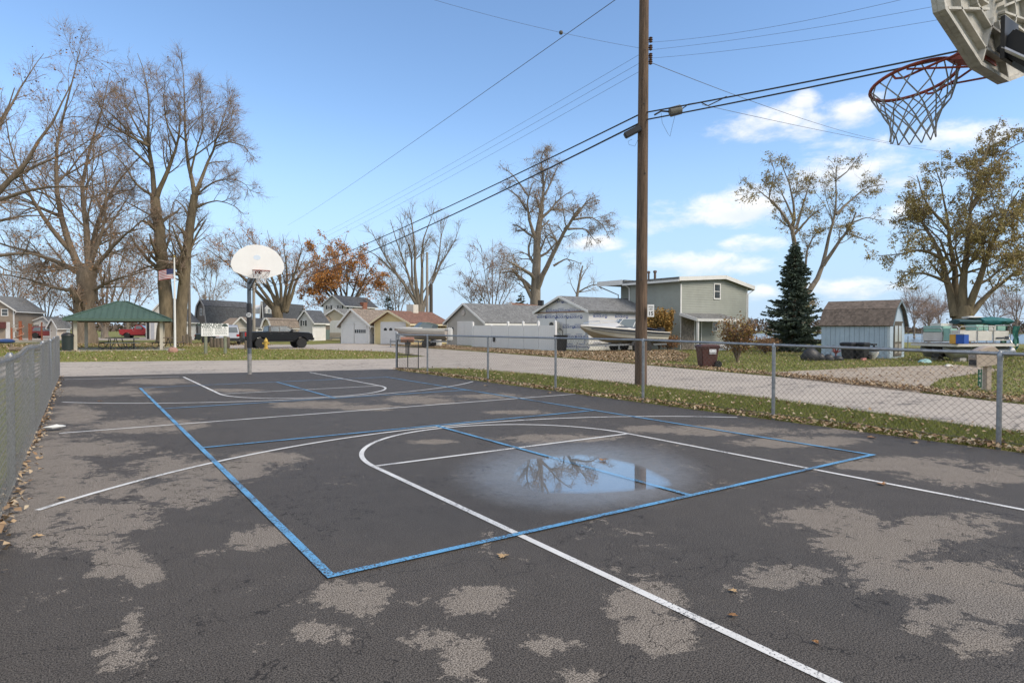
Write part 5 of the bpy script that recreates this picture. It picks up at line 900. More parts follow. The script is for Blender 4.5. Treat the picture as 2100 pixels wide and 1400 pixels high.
# --- yellow garage
Pg = G(768, 705); A = -62; wG = span(Pg, A, 840); he = Hz(Pg, 662); mid = Pg+np.array([*dvec(A), 0])*wG*.45; hr_ = Hz(mid, 639)
yg, fr, rt, lf = building('yellow_garage', 'pale yellow garage with brown shingle roof and arched door windows', Pg, A, wG, 1., [(0, he), (wG*.46, hr_), (wG, he)], YELS, SHB, YELS, .17, .3, .4, 'garage', True) if False else (None,)*4
dy = 1.0; Pr = Pg+np.array([*dvec(A), 0])*wG; dpt = span(Pr, A+90, 917)
yg, fr, rt, lf = building('yellow_garage', 'pale yellow garage with brown shingle roof and arched door windows', Pg, A, wG, dpt, [(0, he), (wG*.46, hr_), (wG, he)], YELS, SHB, mat('cream_trim', (.70, .60, .40), .6, .05), .17, .3, .4, 'garage')
fr.door(fr.s(783), fr.s(831), 0, fr.z(805, 662), DOORW, 4, 1); 
for k in range(4):
    u_ = fr.s(788+k*11); b = MB(); z_ = fr.z(800, 675); b.add([fr.P(u_, z_-.12, .06), fr.P(u_+.35, z_-.12, .06), fr.P(u_+.35, z_+.05, .06), fr.P(u_+.175, z_+.14, .06), fr.P(u_, z_+.05, .06)], [(0, 1, 2, 3, 4)]); b.build('door_pane', GLASS, yg)
b = MB(); cp = dpt*.55; b.box(wG*.46-.4, wG*.46+.4, cp-.4, cp+.4, hr_-.3, hr_+.75); b.build('chimney', mat('cream_block', (.62, .58, .50), .8, .1), yg)
for px in (893, 904): u = rt.rect(px, 669, px+8, 671.5); rt.part('vent', mat('brown_vent', (.2, .12, .08), .7, .1), *u, 0, .06)
# --- white garage
Pg = G(700, 704); A = -60; wG = span(Pg, A, 757); he = Hz(Pg, 664); hr_ = Hz(Pg+np.array([*dvec(A), 0])*wG*.45, 635)
wg, fr, rt, lf = building('white_garage', 'small white garage with grey roof and a row of door windows', Pg, A, wG, 9, [(0, he), (wG*.42, hr_), (wG, he)], WHITES, SHT, WHITE, .3, .35, .35, 'garage')
fr.door(fr.s(728), fr.s(751), 0, fr.z(740, 664), DOORW, 4, 1, 6); fr.door(fr.s(703), fr.s(726.5), 0, fr.z(715, 664), DOORW, 1, 1)
# stone pier and blue barrel between the garages
Pp = G(764, 703.5); o = thing('stone_pier', 'rough stone pier between the white and yellow garages', 'pier', Pp, R(-60)); ht = Hz(Pp, 664); prr = random.Random(2); k = 0; zz = 0
while zz < ht-.1:
    h_ = prr.uniform(.16, .28); x = -.28
    while x < .27: w_ = prr.uniform(.16, .3); w_ = min(w_, .3-x); b = MB(); b.box(x+.01, x+w_-.01, -.25-prr.uniform(0, .03), .25, zz+.005, min(zz+h_, ht)-.01); b.build('stone', [BRICK, CONC, GREYW][prr.randint(0, 2)], o); x += w_
    zz += h_
o = thing('barrel', 'dark blue barrel beside the stone pier', 'barrel', G(769.5, 704.5)); b = MB(); b.lathe([(.25, 0), (.29, .05), (.27, .3), (.29, .33), (.27, .6), (.29, .85), (.25, .9), (.05, .91)], 14); b.build('drum', mat('barrel_blue', (.06, .10, .17), .5, .15), o, True)
# --- other houses, measured the same way
def quick(name, label, px0, py0, D, A, px1, dpt, eave, ridge, wall, roof, lap=.17, typ='g', mid_=None, trim=WHITE, f=.22, fx=.5, ov=.35, cat='house'):
    P = G(px0, py0) if D is None else GD(px0, D); w_ = span(P, A, px1); he = Hz(P, eave); m_ = P+np.array([*dvec(A), 0])*w_*.5; hr_ = Hz(m_, ridge)
    prof = [(0, he), (w_*fx, hr_), (w_, he)] if typ == 'g' else gambrel(w_, he, Hz(m_, mid_), hr_, f)
    if not isinstance(dpt, (int, float)): dpt = span(P+np.array([*dvec(A), 0])*w_, A+90, dpt[0])
    return building(name, label, P, A, w_, dpt, prof, wall, roof, trim, lap, ov, .3, cat)
o, fr, rt, lf = quick('white_house', 'two storey white house with dark roof and black shutters', 664, None, 88, -52, 704, (769,), 624, 606, WHITES, SHD)
for px in (675, 698): fr.window(*fr.rect(px-3, 626, px+3, 634), shut=True)
for px in (719, 754): rt.window(*rt.rect(px-4, 626, px+4, 633), shut=True)
b = MB(); b.box(2., 2.8, -.0, .7, 4, 5.2) if False else rt.slab(rt.s(738), rt.s(746), 3.2, rt.z(742, 620), .05, .6, b); b.build('chimney', BRKRED, o)
o, fr, rt, lf = quick('cream_house', 'cream gabled house front below the two storey house', 661, None, 78, -48, 716, 6, 652, 634, mat('cream_siding', (.66, .58, .42), .7, .05), SHG)
o, fr, rt, lf = quick('small_white_house', 'small white gable with dark roof and shuttered window beside the evergreen shrub', 614, None, 74, -52, 641, (668,), 656, 637, WHITES, SHD)
fr.window(*fr.rect(620, 657, 626, 668), shut=True)
o, fr, rt, lf = quick('garden_shed', 'weathered grey barn shaped shed beside the camper', 629, 697, None, -58, 656, (692,), 662, 647, GREYW, SHT, 0, 'm', 651, WHITE, .2, .5, .12, cat='shed')
fr.door(fr.s(634), fr.s(651), .1, fr.z(642, 658), GREYW, 1, 2, fm=GREYW); rt.part('teal_panel', mat('teal_panel', (.12, .17, .165), .6, .1), .1, rt.s(676), .05, rt.z(668, 676), 0, .03)
o, fr, rt, lf = quick('gambrel_house', 'large grey house with dark gambrel roof behind the park rules sign', 402, None, 86, -52, 426, (513,), 668, 615, mat('brown_grey_siding', (.26, .225, .195), .75, .06, 1.2), SHD, .17, 'm', 628, mat('grey_trim', (.45, .43, .41), .6, .05), .2)
for px in (413, 420): fr.window(*fr.rect(px-2.3, 632, px+2.3, 647))
fr.part('door', mat('cream_door', (.55, .52, .46), .6, .05), fr.s(407), fr.s(412), 0, fr.z(410, 664), 0, .05)
o, fr, rt, lf = quick('dormer_house', 'long grey gambrel house with white dormers beyond the pickup', 536, None, 98, -40, 541, (622,), 652, 618, mat('taupe_siding', (.30, .25, .21), .75, .06, 1.2), SHD, .17, 'm', 628, WHITE, .25)
for px in (548, 564):
    u0, u1, z0, z1 = rt.rect(px-6, 629, px+6, 643); b = MB(); b.prism([(u0, z0), (u1, z0), (u1, z1-.3), ((u0+u1)/2, z1+.3), (u0, z1-.3)], lambda u, z: rt.P(u, z, .25), lambda u, z: rt.P(u, z, -2.2)); b.build('dormer', WHITES, o)
    f2 = Face(o, rt.p0+rt.n*.26, rt.d); f2.window(*rt.rect(px-2.5, 633, px+2.5, 641), fw=.08)
o, fr, rt, lf = quick('white_house', 'white house with dark roof partly hidden by the park trees', 300, None, 80, -30, 380, (402,), 655, 612, WHITES, SHD, .17, 'g')
fr.window(*fr.rect(347, 630, 353, 643)); fr.window(*fr.rect(384-12, 659, 392-12, 672)); rt.window(*rt.rect(385, 659, 393, 671), vbar=0); fr.door(fr.s(309), fr.s(317), 0, fr.z(313, 659), mat('pale_grey_door', (.45, .46, .5), .5, .05), 1)
fr.part('dark_shutter_door', DARK, fr.s(275+26), fr.s(307), 0, fr.z(300, 660), 0, .05)
o, fr, rt, lf = quick('brown_garage', 'low garage with tan roof and white gable behind the parked cars', 478, None, 74, -18, 512, 7, 668, 651, mat('cream_wall', (.56, .51, .43), .7, .05), SHT)
fr.door(fr.s(487), fr.s(511), 0, fr.z(500, 673), mat('cream_door2', (.55, .5, .43), .6, .05), 4, 1, 4)
b = MB(); wx = COL((o.location.x, o.location.y, 0), dvec(-18), 446); b.add([(wx, .8, fr.z(478, 668)), (0.5, .8, fr.z(478, 668)), (2.0, 4.0, fr.z(478, 651)), (wx+.8, 4.0, fr.z(478, 651)), (wx, 7., fr.z(478, 668)), (.5, 7., fr.z(478, 668))], [(0, 1, 2, 3), (3, 2, 5, 4)]); b.build('wing_roof', SHT, o); b = MB(); b.box(wx+.2, 0, 1.0, 6.8, 0, fr.z(478, 668)-.02); b.build('wing_wall', MATS['cream_wall'], o)
o, fr, rt, lf = quick('low_cottage', 'low brown roofed cottage with a cream gambrel end behind the pickup cab', 540, None, 66, -40, 556, (610,), 668, 653, mat('cream_wall2', (.60, .53, .38), .7, .05), SHT, 0, 'm', 657)
o, fr, rt, lf = quick('white_cottage', 'low white cottage with dark roof between pole and pickup', 516, None, 70, -25, 522, (543,), 665, 652, WHITES, SHD, .17); rt.window(*rt.rect(528, 670, 538, 679))
o, fr, rt, lf = quick('tan_house', 'tan sided house with white window at the playground', -60, None, 82, -20, 29, 8, 634, 606, TANS, SHG, .17)
fr.window(*fr.rect(3, 633, 18, 648)); fr.window(*fr.rect(-40, 633, -25, 648)); fr.part('dark_awning', mat('maroon_awning', (.12, .035, .03), .7, .1), fr.s(-10), fr.s(13.5), fr.z(5, 673), fr.z(5, 660), 0, .5); fr.door(fr.s(14), fr.s(19), 0, fr.z(16, 662), DOORW, 1)
o, fr, rt, lf = quick('white_bungalow', 'low white gabled house with grey roof behind the red car', 50, None, 88, -15, 106, 8, 665, 650, WHITES, SHG, .17, fx=.72); fr.window(*fr.rect(66, 665, 82, 672)); fr.door(fr.s(93), fr.s(98), 0, fr.z(95, 665), DOORW, 1)
o, fr, rt, lf = quick('cream_cottage', 'small cream cottage with grey roof beside the shelter post', 103, None, 84, -50, 117, (136,), 667, 655, mat('cream_siding2', (.62, .55, .46), .7, .05), SHG, .17)
o, fr, rt, lf = quick('brown_roof_house', 'house with reddish brown roof showing behind the grey garage', 1035, None, 66, -60, 1062, (1125,), 645, 622, mat('cream_siding3', (.6, .52, .4), .7, .05), SHB, .17)
b = MB(); b.box(2.4, 2.9, 3.2, 3.7, Hz(GD(1100, 66), 640), Hz(GD(1100, 66), 614)); b.build('chimney', DARK, o)
# --- blue shed with plank sides
Pc = G(1824, 734.5); A = -80; Ls = abs(COL(Pc, dvec(A+180), 1684)); wS = abs(COL(Pc, dvec(A+90), 1854)); he = Hz(Pc, 664); hm = Hz(Pc, 634); hr_ = Hz(Pc+np.array([*dvec(A+90), 0])*wS*.5, 617)
# gable end faces right: front of the shed box = gable end, so rotate by 90 degrees
o = thing('garden_shed', 'pale blue barn roofed shed with brown shingles and glazed double doors', 'shed', Pc, R(A+90))
fr, lf = Face(o, (0, 0), (1, 0)), Face(o, (0, Ls), (0, -1)); prof = gambrel(wS, he, hm, hr_, .20)
fr.lap([(0, -.05), (wS, -.05)]+list(reversed(prof)), BLUEW, 0); Face(o, (wS, Ls), (-1, 0)).lap([(0, -.05), (wS, -.05)]+[(wS-x, z) for x, z in prof], BLUEW, 0); Face(o, (wS, 0), (0, 1)).lap([(0, -.05), (Ls, -.05), (Ls, he), (0, he)], BLUEW, 0)
n = 14
for k in range(n): lf.part('plank', BLUEW, Ls*k/n+.006, Ls*(k+1)/n-.006, -.03, he, -.02, rnd.uniform(.004, .010))
lf.part('corner_board', mat('shed_blue_trim', (.48, .55, .59), .7, .08), Ls-.1, Ls+.02, -.03, he, .012, .03)
pr = [list(p) for p in prof]; pr[0] = [pr[0][0]-.10, pr[0][1]-.12]; pr[-1] = [pr[-1][0]+.10, pr[-1][1]-.12]
for i in range(4):
    (xa, za), (xb, zb) = pr[i], pr[i+1]; nx_, nz_ = -(zb-za), xb-xa; q = math.hypot(nx_, nz_); nx_, nz_ = nx_/q*.07, nz_/q*.07; b = MB(); b.add([(x, y, z) for y in (-.16, Ls+.1) for x, z in ((xa, za), (xb, zb), (xb+nx_, zb+nz_), (xa+nx_, za+nz_))], [(0,1,2,3),(7,6,5,4),(0,4,5,1),(1,5,6,2),(2,6,7,3),(3,7,4,0)]); b.build('roof', SHK, o)
    b = MB(); b.bar((xa, -.18, za), (xb, -.18, zb), .025, .09); b.build('rake_board', mat('shed_trim', (.16, .21, .24), .7, .1), o)
DBR = mat('door_frame_brown', (.10, .085, .065), .7, .2, 5)
for k in (0, 1):
    u0 = wS*(.24+.26*k); u1 = u0+wS*.25; zt = he+.05; fr.part('door', DBR, u0, u1, .08, zt, .0, .045); dd = o.children[-1]
    fr.part('door_pane', mat('pale_glass', (.42, .45, .45), .15, .05), u0+.09, u1-.09, zt*.46, zt-.14, .044, .05, dd); fr.part('door_panel', mat('door_inset', (.30, .28, .24), .7, .2), u0+.09, u1-.09, .2, zt*.40, .044, .05, dd)
fr.part('door_head', DBR, wS*.22, wS*.78, he+.05, he+.14, .0, .07)
# --- vinyl privacy fence
Pa = G(968, 712.5); Pb = G(1142, 721); o = thing('vinyl_fence', 'white vinyl privacy fence between the grey garage and the wrapped garage', 'fence', Pa, math.atan2(Pb[1]-Pa[1], Pb[0]-Pa[0])); Lf = float(np.hypot(*(Pb-Pa)[:2])); fr = Face(o, (0, 0), (1, 0))
us = [fr.s(x) for x in (970, 1008, 1042, 1073, 1104, 1139)]; zt = fr.z(1010, 667.5)
for k, u_ in enumerate(us):
    tp = fr.z(1010, 667 if k in (1,) else 661); b = MB(); b.box(u_-.065, u_+.065, -.065, .065, -.05, tp); p_ = b.build('post', VINYL, o); b = MB(); b.add([(u_-.08, -.08, tp), (u_+.08, -.08, tp), (u_+.08, .08, tp), (u_-.08, .08, tp), (u_, 0, tp+.07)], [(0,1,4),(1,2,4),(2,3,4),(3,0,4),(3,2,1,0)]); b.build('post_cap', VINYL, p_)
for k in range(5):
    a, c = us[k]+.066, us[k+1]-.066; nb = max(6, int((c-a)/.18)); pn = MB(); pn.box(a, c, -.02, .02, .05, .18); pn.build('rail', VINYL, o); pn = MB(); pn.box(a, c, -.02, .02, zt-.12, zt); p_ = pn.build('rail', VINYL, o)
    for j in range(nb): b = MB(); q0 = a+(c-a)*j/nb; q1 = a+(c-a)*(j+1)/nb; b.box(q0+.003, q1-.003, -.012, .012, .18, zt-.12); b.build('board', VINYL, p_)
b = MB(); b.box(us[1]+.3, us[1]+.5, -.1, -.03, .5, .8); b.build('latch', DARK, o)
o = thing('wheelie_bin', 'black bin standing against the end of the white vinyl fence', 'bin', G(1150, 721.5), R(-90)); b = MB(); b.add([(-.24,-.24,0),(.24,-.24,0),(.24,.24,0),(-.24,.24,0),(-.3,-.3,.95),(.3,-.3,.95),(.3,.3,.95),(-.3,.3,.95)], [(3,2,1,0),(4,5,6,7),(0,1,5,4),(1,2,6,5),(2,3,7,6),(3,0,4,7)]); b.build('bin_body', DARK, o, bevel=.02); b = MB(); b.box(-.32, .32, -.32, .32, .955, 1.03); b.build('lid', BLACK, o, bevel=.02)
# ================================================================== picnic shelter
GREENM = mat('green_metal_roof', (.085, .14, .105), .5, .12, 1.5, metal=.2); CREAM = mat('cream_post', (.55, .50, .40), .7, .08, 3); TIMB = mat('brown_timber', (.17, .13, .10), .85, .3, 4, .3, 20, stretch=(1, 6, 6))
Pa, Pb = G(155, 718.5), G(331, 716.5); A = math.atan2(Pb[1]-Pa[1], Pb[0]-Pa[0]); Wp = float(np.hypot(*(Pb-Pa)[:2])); Dp = 5.0
sh_ = thing('picnic_shelter', 'open picnic shelter with green metal hip roof on cream posts', 'shelter', Pa, A)
ze = Hz(Pa, 653); za_ = Hz(GD(237, 42), 618); ovh = .55
for x in (0, Wp):
    for y in (0, Dp): b = MB(); b.box(x-.09, x+.09, y-.09, y+.09, -.02, ze+.02); b.build('post', CREAM, sh_)
b = MB(); x0, x1, y0, y1 = -ovh, Wp+ovh, -ovh, Dp+ovh; xm0, xm1, ym = Wp*.5-.25, Wp*.5+.25, Dp/2
V8 = [(x0, y0, ze), (x1, y0, ze), (x1, y1, ze), (x0, y1, ze), (xm0, ym, za_), (xm1, ym, za_)]
b.add(V8+[(x, y, z-.06) for x, y, z in V8], [(0,1,5,4),(1,2,5),(2,3,4,5),(3,0,4),(7,6,10,11),(8,7,11),(9,8,11,10),(6,9,10)]); rf = b.build('roof', GREENM, sh_)
def seam(a, c): q = MB(); q.bar(Vector(a)+Vector((0, 0, .015)), Vector(c)+Vector((0, 0, .015)), .035, .05); q.build('seam', GREENM, rf)
for k in range(17):
    u_ = x0+(x1-x0)*(k+.5)/17
    t_ = min(1, (u_-x0)/(xm0-x0)) if u_ < xm0 else (1 if u_ <= xm1 else (x1-u_)/(x1-xm1)); seam((u_, y0, ze), (u_, y0+(ym-y0)*t_, ze+(za_-ze)*t_)); seam((u_, y1, ze), (u_, y1+(ym-y1)*t_, ze+(za_-ze)*t_))
for a, c in ((V8[0], V8[4]), (V8[1], V8[5]), (V8[2], V8[5]), (V8[3], V8[4]), (V8[4], V8[5])): q = MB(); q.bar(Vector(a)+Vector((0, 0, .03)), Vector(c)+Vector((0, 0, .03)), .12, .04); q.build('ridge_cap', GREENM, rf)
b = MB(); b.box(x0, x1, y0-.03, y0, ze-.14, ze+.02); b.box(x0, x1, y1, y1+.03, ze-.14, ze+.02); b.box(x0-.03, x0, y0-.03, y1+.03, ze-.14, ze+.02); b.box(x1, x1+.03, y0-.03, y1+.03, ze-.14, ze+.02); b.build('fascia', GREENM, sh_)
b = MB(); b.box(x0+.1, x1-.1, -.06, .06, ze-.2, ze-.001); b.box(x0+.1, x1-.1, Dp-.06, Dp+.06, ze-.2, ze-.001); b.build('beam', TIMB, sh_)
b = MB(); b.box(-.8, Wp+.8, -.8, Dp+.8, -.1, .0); b.build('slab', CONC, sh_)
def picnic(label, x, y, rz, m):
    a = A; P = Pa+np.array([math.cos(a)*x-math.sin(a)*y, math.sin(a)*x+math.cos(a)*y, .0]); t = thing('picnic_table', label, 'picnic table', P, a+rz, 'picnic tables under the shelter')
    for k in range(5): b = MB(); b.box(-.95, .95, -.37+k*.15, -.23+k*.15, .72, .76); b.build('top_plank', m, t)
    for s_ in (-1, 1):
        for k in range(2): b = MB(); b.box(-.95, .95, s_*.72-.14+k*.145, s_*.72-.005+k*.145, .42, .46); b.build('bench_plank', m, t)
    for x_ in (-.65, .65):
        b = MB(); b.tube([(x_, -.78, .40), (x_, -.82, .2), (x_, -.6, .03), (x_, -.35, .2), (x_, -.2, .70)], .025, 6); b.tube([(x_, .78, .40), (x_, .82, .2), (x_, .6, .03), (x_, .35, .2), (x_, .2, .70)], .025, 6); b.build('leg_frame', DARK, t)
        b = MB(); b.bar((x_, -.75, .40), (x_, .75, .40), .04, .04); b.build('cross_bar', DARK, t)
picnic('brown plank picnic table under the middle of the shelter roof', 1.9, 2.6, R(80), TIMB); picnic('picnic table beside the right post of the shelter', 5.0, 2.2, R(75), TIMB); picnic('picnic table at the open side edge of the slab', 2.4, .9, R(5), mat('grey_green_timber', (.15, .16, .14), .8, .2, 4)) 
# flagpole and flag
Pf = G(359, 717); o = thing('flagpole', 'white flagpole standing beside the picnic shelter', 'flagpole', Pf); b = MB(); zt = Hz(Pf, 528); b.tube([(0, 0, -.1), (0, 0, zt*.5), (0, 0, zt)], [.075, .065, .04], 10); b.build('pole_shaft', WHITE, o, True); b = MB(); b.lathe([(.01, -.07), (.06, -.04), (.07, 0), (.06, .04), (.01, .07)], 10, (0, 0, zt+.06)); b.build('finial', mat('gold', (.5, .36, .1), .3, 0, metal=.8), o, True); b = MB(); b.box(-.55, .55, -.5, .5, -.1, .03); b.build('footing', CONC, o)
fl_ = thing('flag', 'red and white striped flag with dark blue canton on the flagpole', 'flag', Pf, math.atan2(_r[1], _r[0])+math.pi); z1, z0 = Hz(Pf, 551), Hz(Pf, 571); FW = 1.0; STR = mat('flag_red', (.45, .05, .06), .8, .05); FWH = mat('flag_white', (.75, .72, .70), .8, .03); FBL = mat('flag_blue', (.04, .05, .13), .8, .05)
yy = lambda t: .10*math.sin(t*5)*t
def strip(m, u0, u1, za, zb, nm, off=0.):
    b = MB(); k = 12; pts = [(.07+FW*(u0+(u1-u0)*j/k), yy(u0+(u1-u0)*j/k)+off) for j in range(k+1)]; sag = lambda x: -.12*(x/FW)**1.5
    b.add([(x, y, za+sag(x)) for x, y in pts]+[(x, y, zb+sag(x)) for x, y in pts], [(j, j+1, k+2+j, k+1+j) for j in range(k)]); b.build(nm, m, fl_)
for k in range(13): strip(STR if k % 2 == 0 else FWH, 0 if k < 6 else 0, 1, z0+(z1-z0)*k/13, z0+(z1-z0)*(k+1)/13, 'stripe')
strip(FBL, 0, .42, z0+(z1-z0)*6/13, z1+.004, 'canton', .006); strip(FBL, 0, .42, z0+(z1-z0)*6/13, z1+.004, 'canton', -.006)
# park rules sign
Pa, Pb = G(422, 725.5), G(462, 724.5); A = math.atan2(Pb[1]-Pa[1], Pb[0]-Pa[0]); Ws = float(np.hypot(*(Pb-Pa)[:2])); sg = thing('park_sign', 'white Morin Point park rules board on two green grey timber posts', 'sign', Pa, A); fr = Face(sg, (0, -.07), (1, 0))
for x in (0, Ws): b = MB(); b.box(x-.07, x+.07, -.055, .055, -.1, Hz(Pa, 668)); b.build('post', mat('green_grey_post', (.20, .21, .15), .85, .2, 4), sg, bevel=.008)
u0, u1, z0, z1 = fr.rect(413, 663, 469, 689); fr.part('board', mat('sign_board', (.76, .76, .74), .5, .04), u0, u1, z0, z1, -.012, .012); bd = sg.children[-1]
GT = mat('sign_green', (.03, .055, .045), .6, 0); hh = z1-z0; ww = u1-u0
text('MORIN POINT', .235, GT, bd, (u0+ww*.38, -.0865, z1-hh*.13), (1, 0, 0), (0, 0, 1), bold=.018); text('PARK RULES', .19, GT, bd, (u0+ww*.38, -.0865, z1-hh*.30), (1, 0, 0), (0, 0, 1), bold=.012)
b = MB(); c = (u0+ww*.86, z1-hh*.24); b.add([fr.P(c[0]+.17*math.cos(t), c[1]+.13*math.sin(t), .015) for t in np.linspace(0, math.pi, 12)], [tuple(range(12))]); b.build('tree_emblem', GT, bd); fr.part('emblem_trunk', GT, c[0]-.02, c[0]+.02, c[1]-.1, c[1]-.001, .0125, .015, bd)
prr = random.Random(8); GR = mat('sign_grey_text', (.22, .23, .22), .6, 0)
for c0, c1, rows in ((.06, .42, (.42, .50, .57, .64, .75, .83, .91)), (.50, .94, (.40, .48, .55, .62, .70, .77, .84))):   # fine print too small to read: rows of word-long strokes
    for r_ in rows:
        x = c0; b = MB()
        while x < c1-.04: L_ = min(prr.uniform(.03, .09), c1-x); fr.slab(u0+ww*x, u0+ww*(x+L_), z1-hh*r_-.012, z1-hh*r_+.012, .0122, .0142, b); x += L_+.018
        kind(b.build('fine_print', GR, bd), 'stuff')
# ================================================================== vehicles
def arch(xc, zc, r_, zb, n=9):
    a0 = math.asin(max(-1, min(1, (zb-zc)/r_))); return [(xc+r_*math.cos(t), zc+r_*math.sin(t)) for t in np.linspace(a0, math.pi-a0, n)]
TYRE = mat('tyre', (.02, .02, .02), .85, .15, 20)
def wheel(root, x, y, r_, w_, rim, side):
    o = bpy.data.objects.new('wheel', None); COLL.objects.link(o); o.parent = root; o.location = (x, y, r_); o.rotation_euler = (R(90), 0, 0)
    b = MB(); b.lathe([(r_*.62, -w_/2), (r_*.93, -w_/2), (r_, -w_*.33), (r_, w_*.33), (r_*.93, w_/2), (r_*.62, w_/2)], 24); b.build('tyre', TYRE, o, True)
    q = w_/2*(1 if side < 0 else -1); b = MB(); b.lathe([(.02, q*.7), (r_*.2, q*.75), (r_*.22, q*.45), (r_*.58, q*.40), (r_*.63, q*.9), (r_*.66, q*.9)] if q > 0 else [(r_*.66, q*.9), (r_*.63, q*.9), (r_*.58, q*.4), (r_*.22, q*.45), (r_*.2, q*.75), (.02, q*.7)], 20); ri = b.build('rim', rim, o, True)
    for k in range(6):
        a = k*math.pi/3; b = MB(); b.bar((r_*.15*math.cos(a), r_*.15*math.sin(a), q*.6), (r_*.6*math.cos(a), r_*.6*math.sin(a), q*.75), r_*.14, .03, up=(0, 0, 1)); b.build('spoke', rim, ri)
def car(root, L, W, body, low, cab, wheels, wr, paintm, rim, rear_x0=True, taper=.80, belt=None, pillar=None, tail=(.0, .12, .95, 1.25), head=(.0, .0), trimz=None, bed=None):
    """low: lower side outline with arches; cab: greenhouse outline; x runs rear to front"""
    b = MB(); h_ = W/2
    sec = lambda k, y: [(x, y, z) for x, z in low]
    n = len(low); ys = [-h_, -h_+.06, h_-.06, h_]; rings = []
    zc = sum(z for _, z in low)/n; xc = sum(x for x, _ in low)/n
    for y, s_ in zip(ys, (.0, .0, .0, .0)): rings.append([(x, y, z) for x, z in low])
    rings[0] = [(xc+(x-xc)*.992, -h_, zc+(z-zc)*.96) for x, z in low]; rings[3] = [(xc+(x-xc)*.992, h_, zc+(z-zc)*.96) for x, z in low]
    b.loft(rings); body_ = b.build('body', paintm, root, True, angle=30)
    zb = min(z for _, z in cab); zt = max(z for _, z in cab); f_ = lambda z: 1-(1-taper)*(z-zb)/(zt-zb)
    b = MB(); b.prism(cab, lambda x, z: (x, -(h_-.03)*f_(z), z), lambda x, z: (x, (h_-.03)*f_(z), z)); b.build('cabin', paintm, root, bevel=.03)
    for x, y in wheels:
        for s_ in (-1, 1): wheel(root, x, s_*(h_-y), wr, .26, rim, s_)
    return body_, f_
def glaze(root, poly, W, f_, name='side_window', m=None):
    for s_ in (-1, 1):
        b = MB(); h_ = W/2-.03; b.add([(x, s_*(h_*f_(z)+.010), z) for x, z in poly], [tuple(range(len(poly)))]); b.build(name, m or MATS.get('car_glass', GLASS), root)
def cross(root, name, m, x0, z0, x1, z1, W, f_, inset=.10, off=.012):   # windscreen / rear window across the body
    b = MB(); h0, h1 = (W/2-.03)*f_(z0)-inset, (W/2-.03)*f_(z1)-inset; nx_, nz_ = (z1-z0), -(x1-x0); q = math.hypot(nx_, nz_); s_ = off/q*(1 if nx_ > 0 else 1)
    d = 1 if name == 'windscreen' else -1; nx_, nz_ = abs(nx_)*d*off/q, abs(nz_)*off/q
    b.add([(x0+nx_, -h0, z0+nz_), (x0+nx_, h0, z0+nz_), (x1+nx_, h1, z1+nz_), (x1+nx_, -h1, z1+nz_)], [(0, 1, 2, 3)]); b.build(name, m, root)
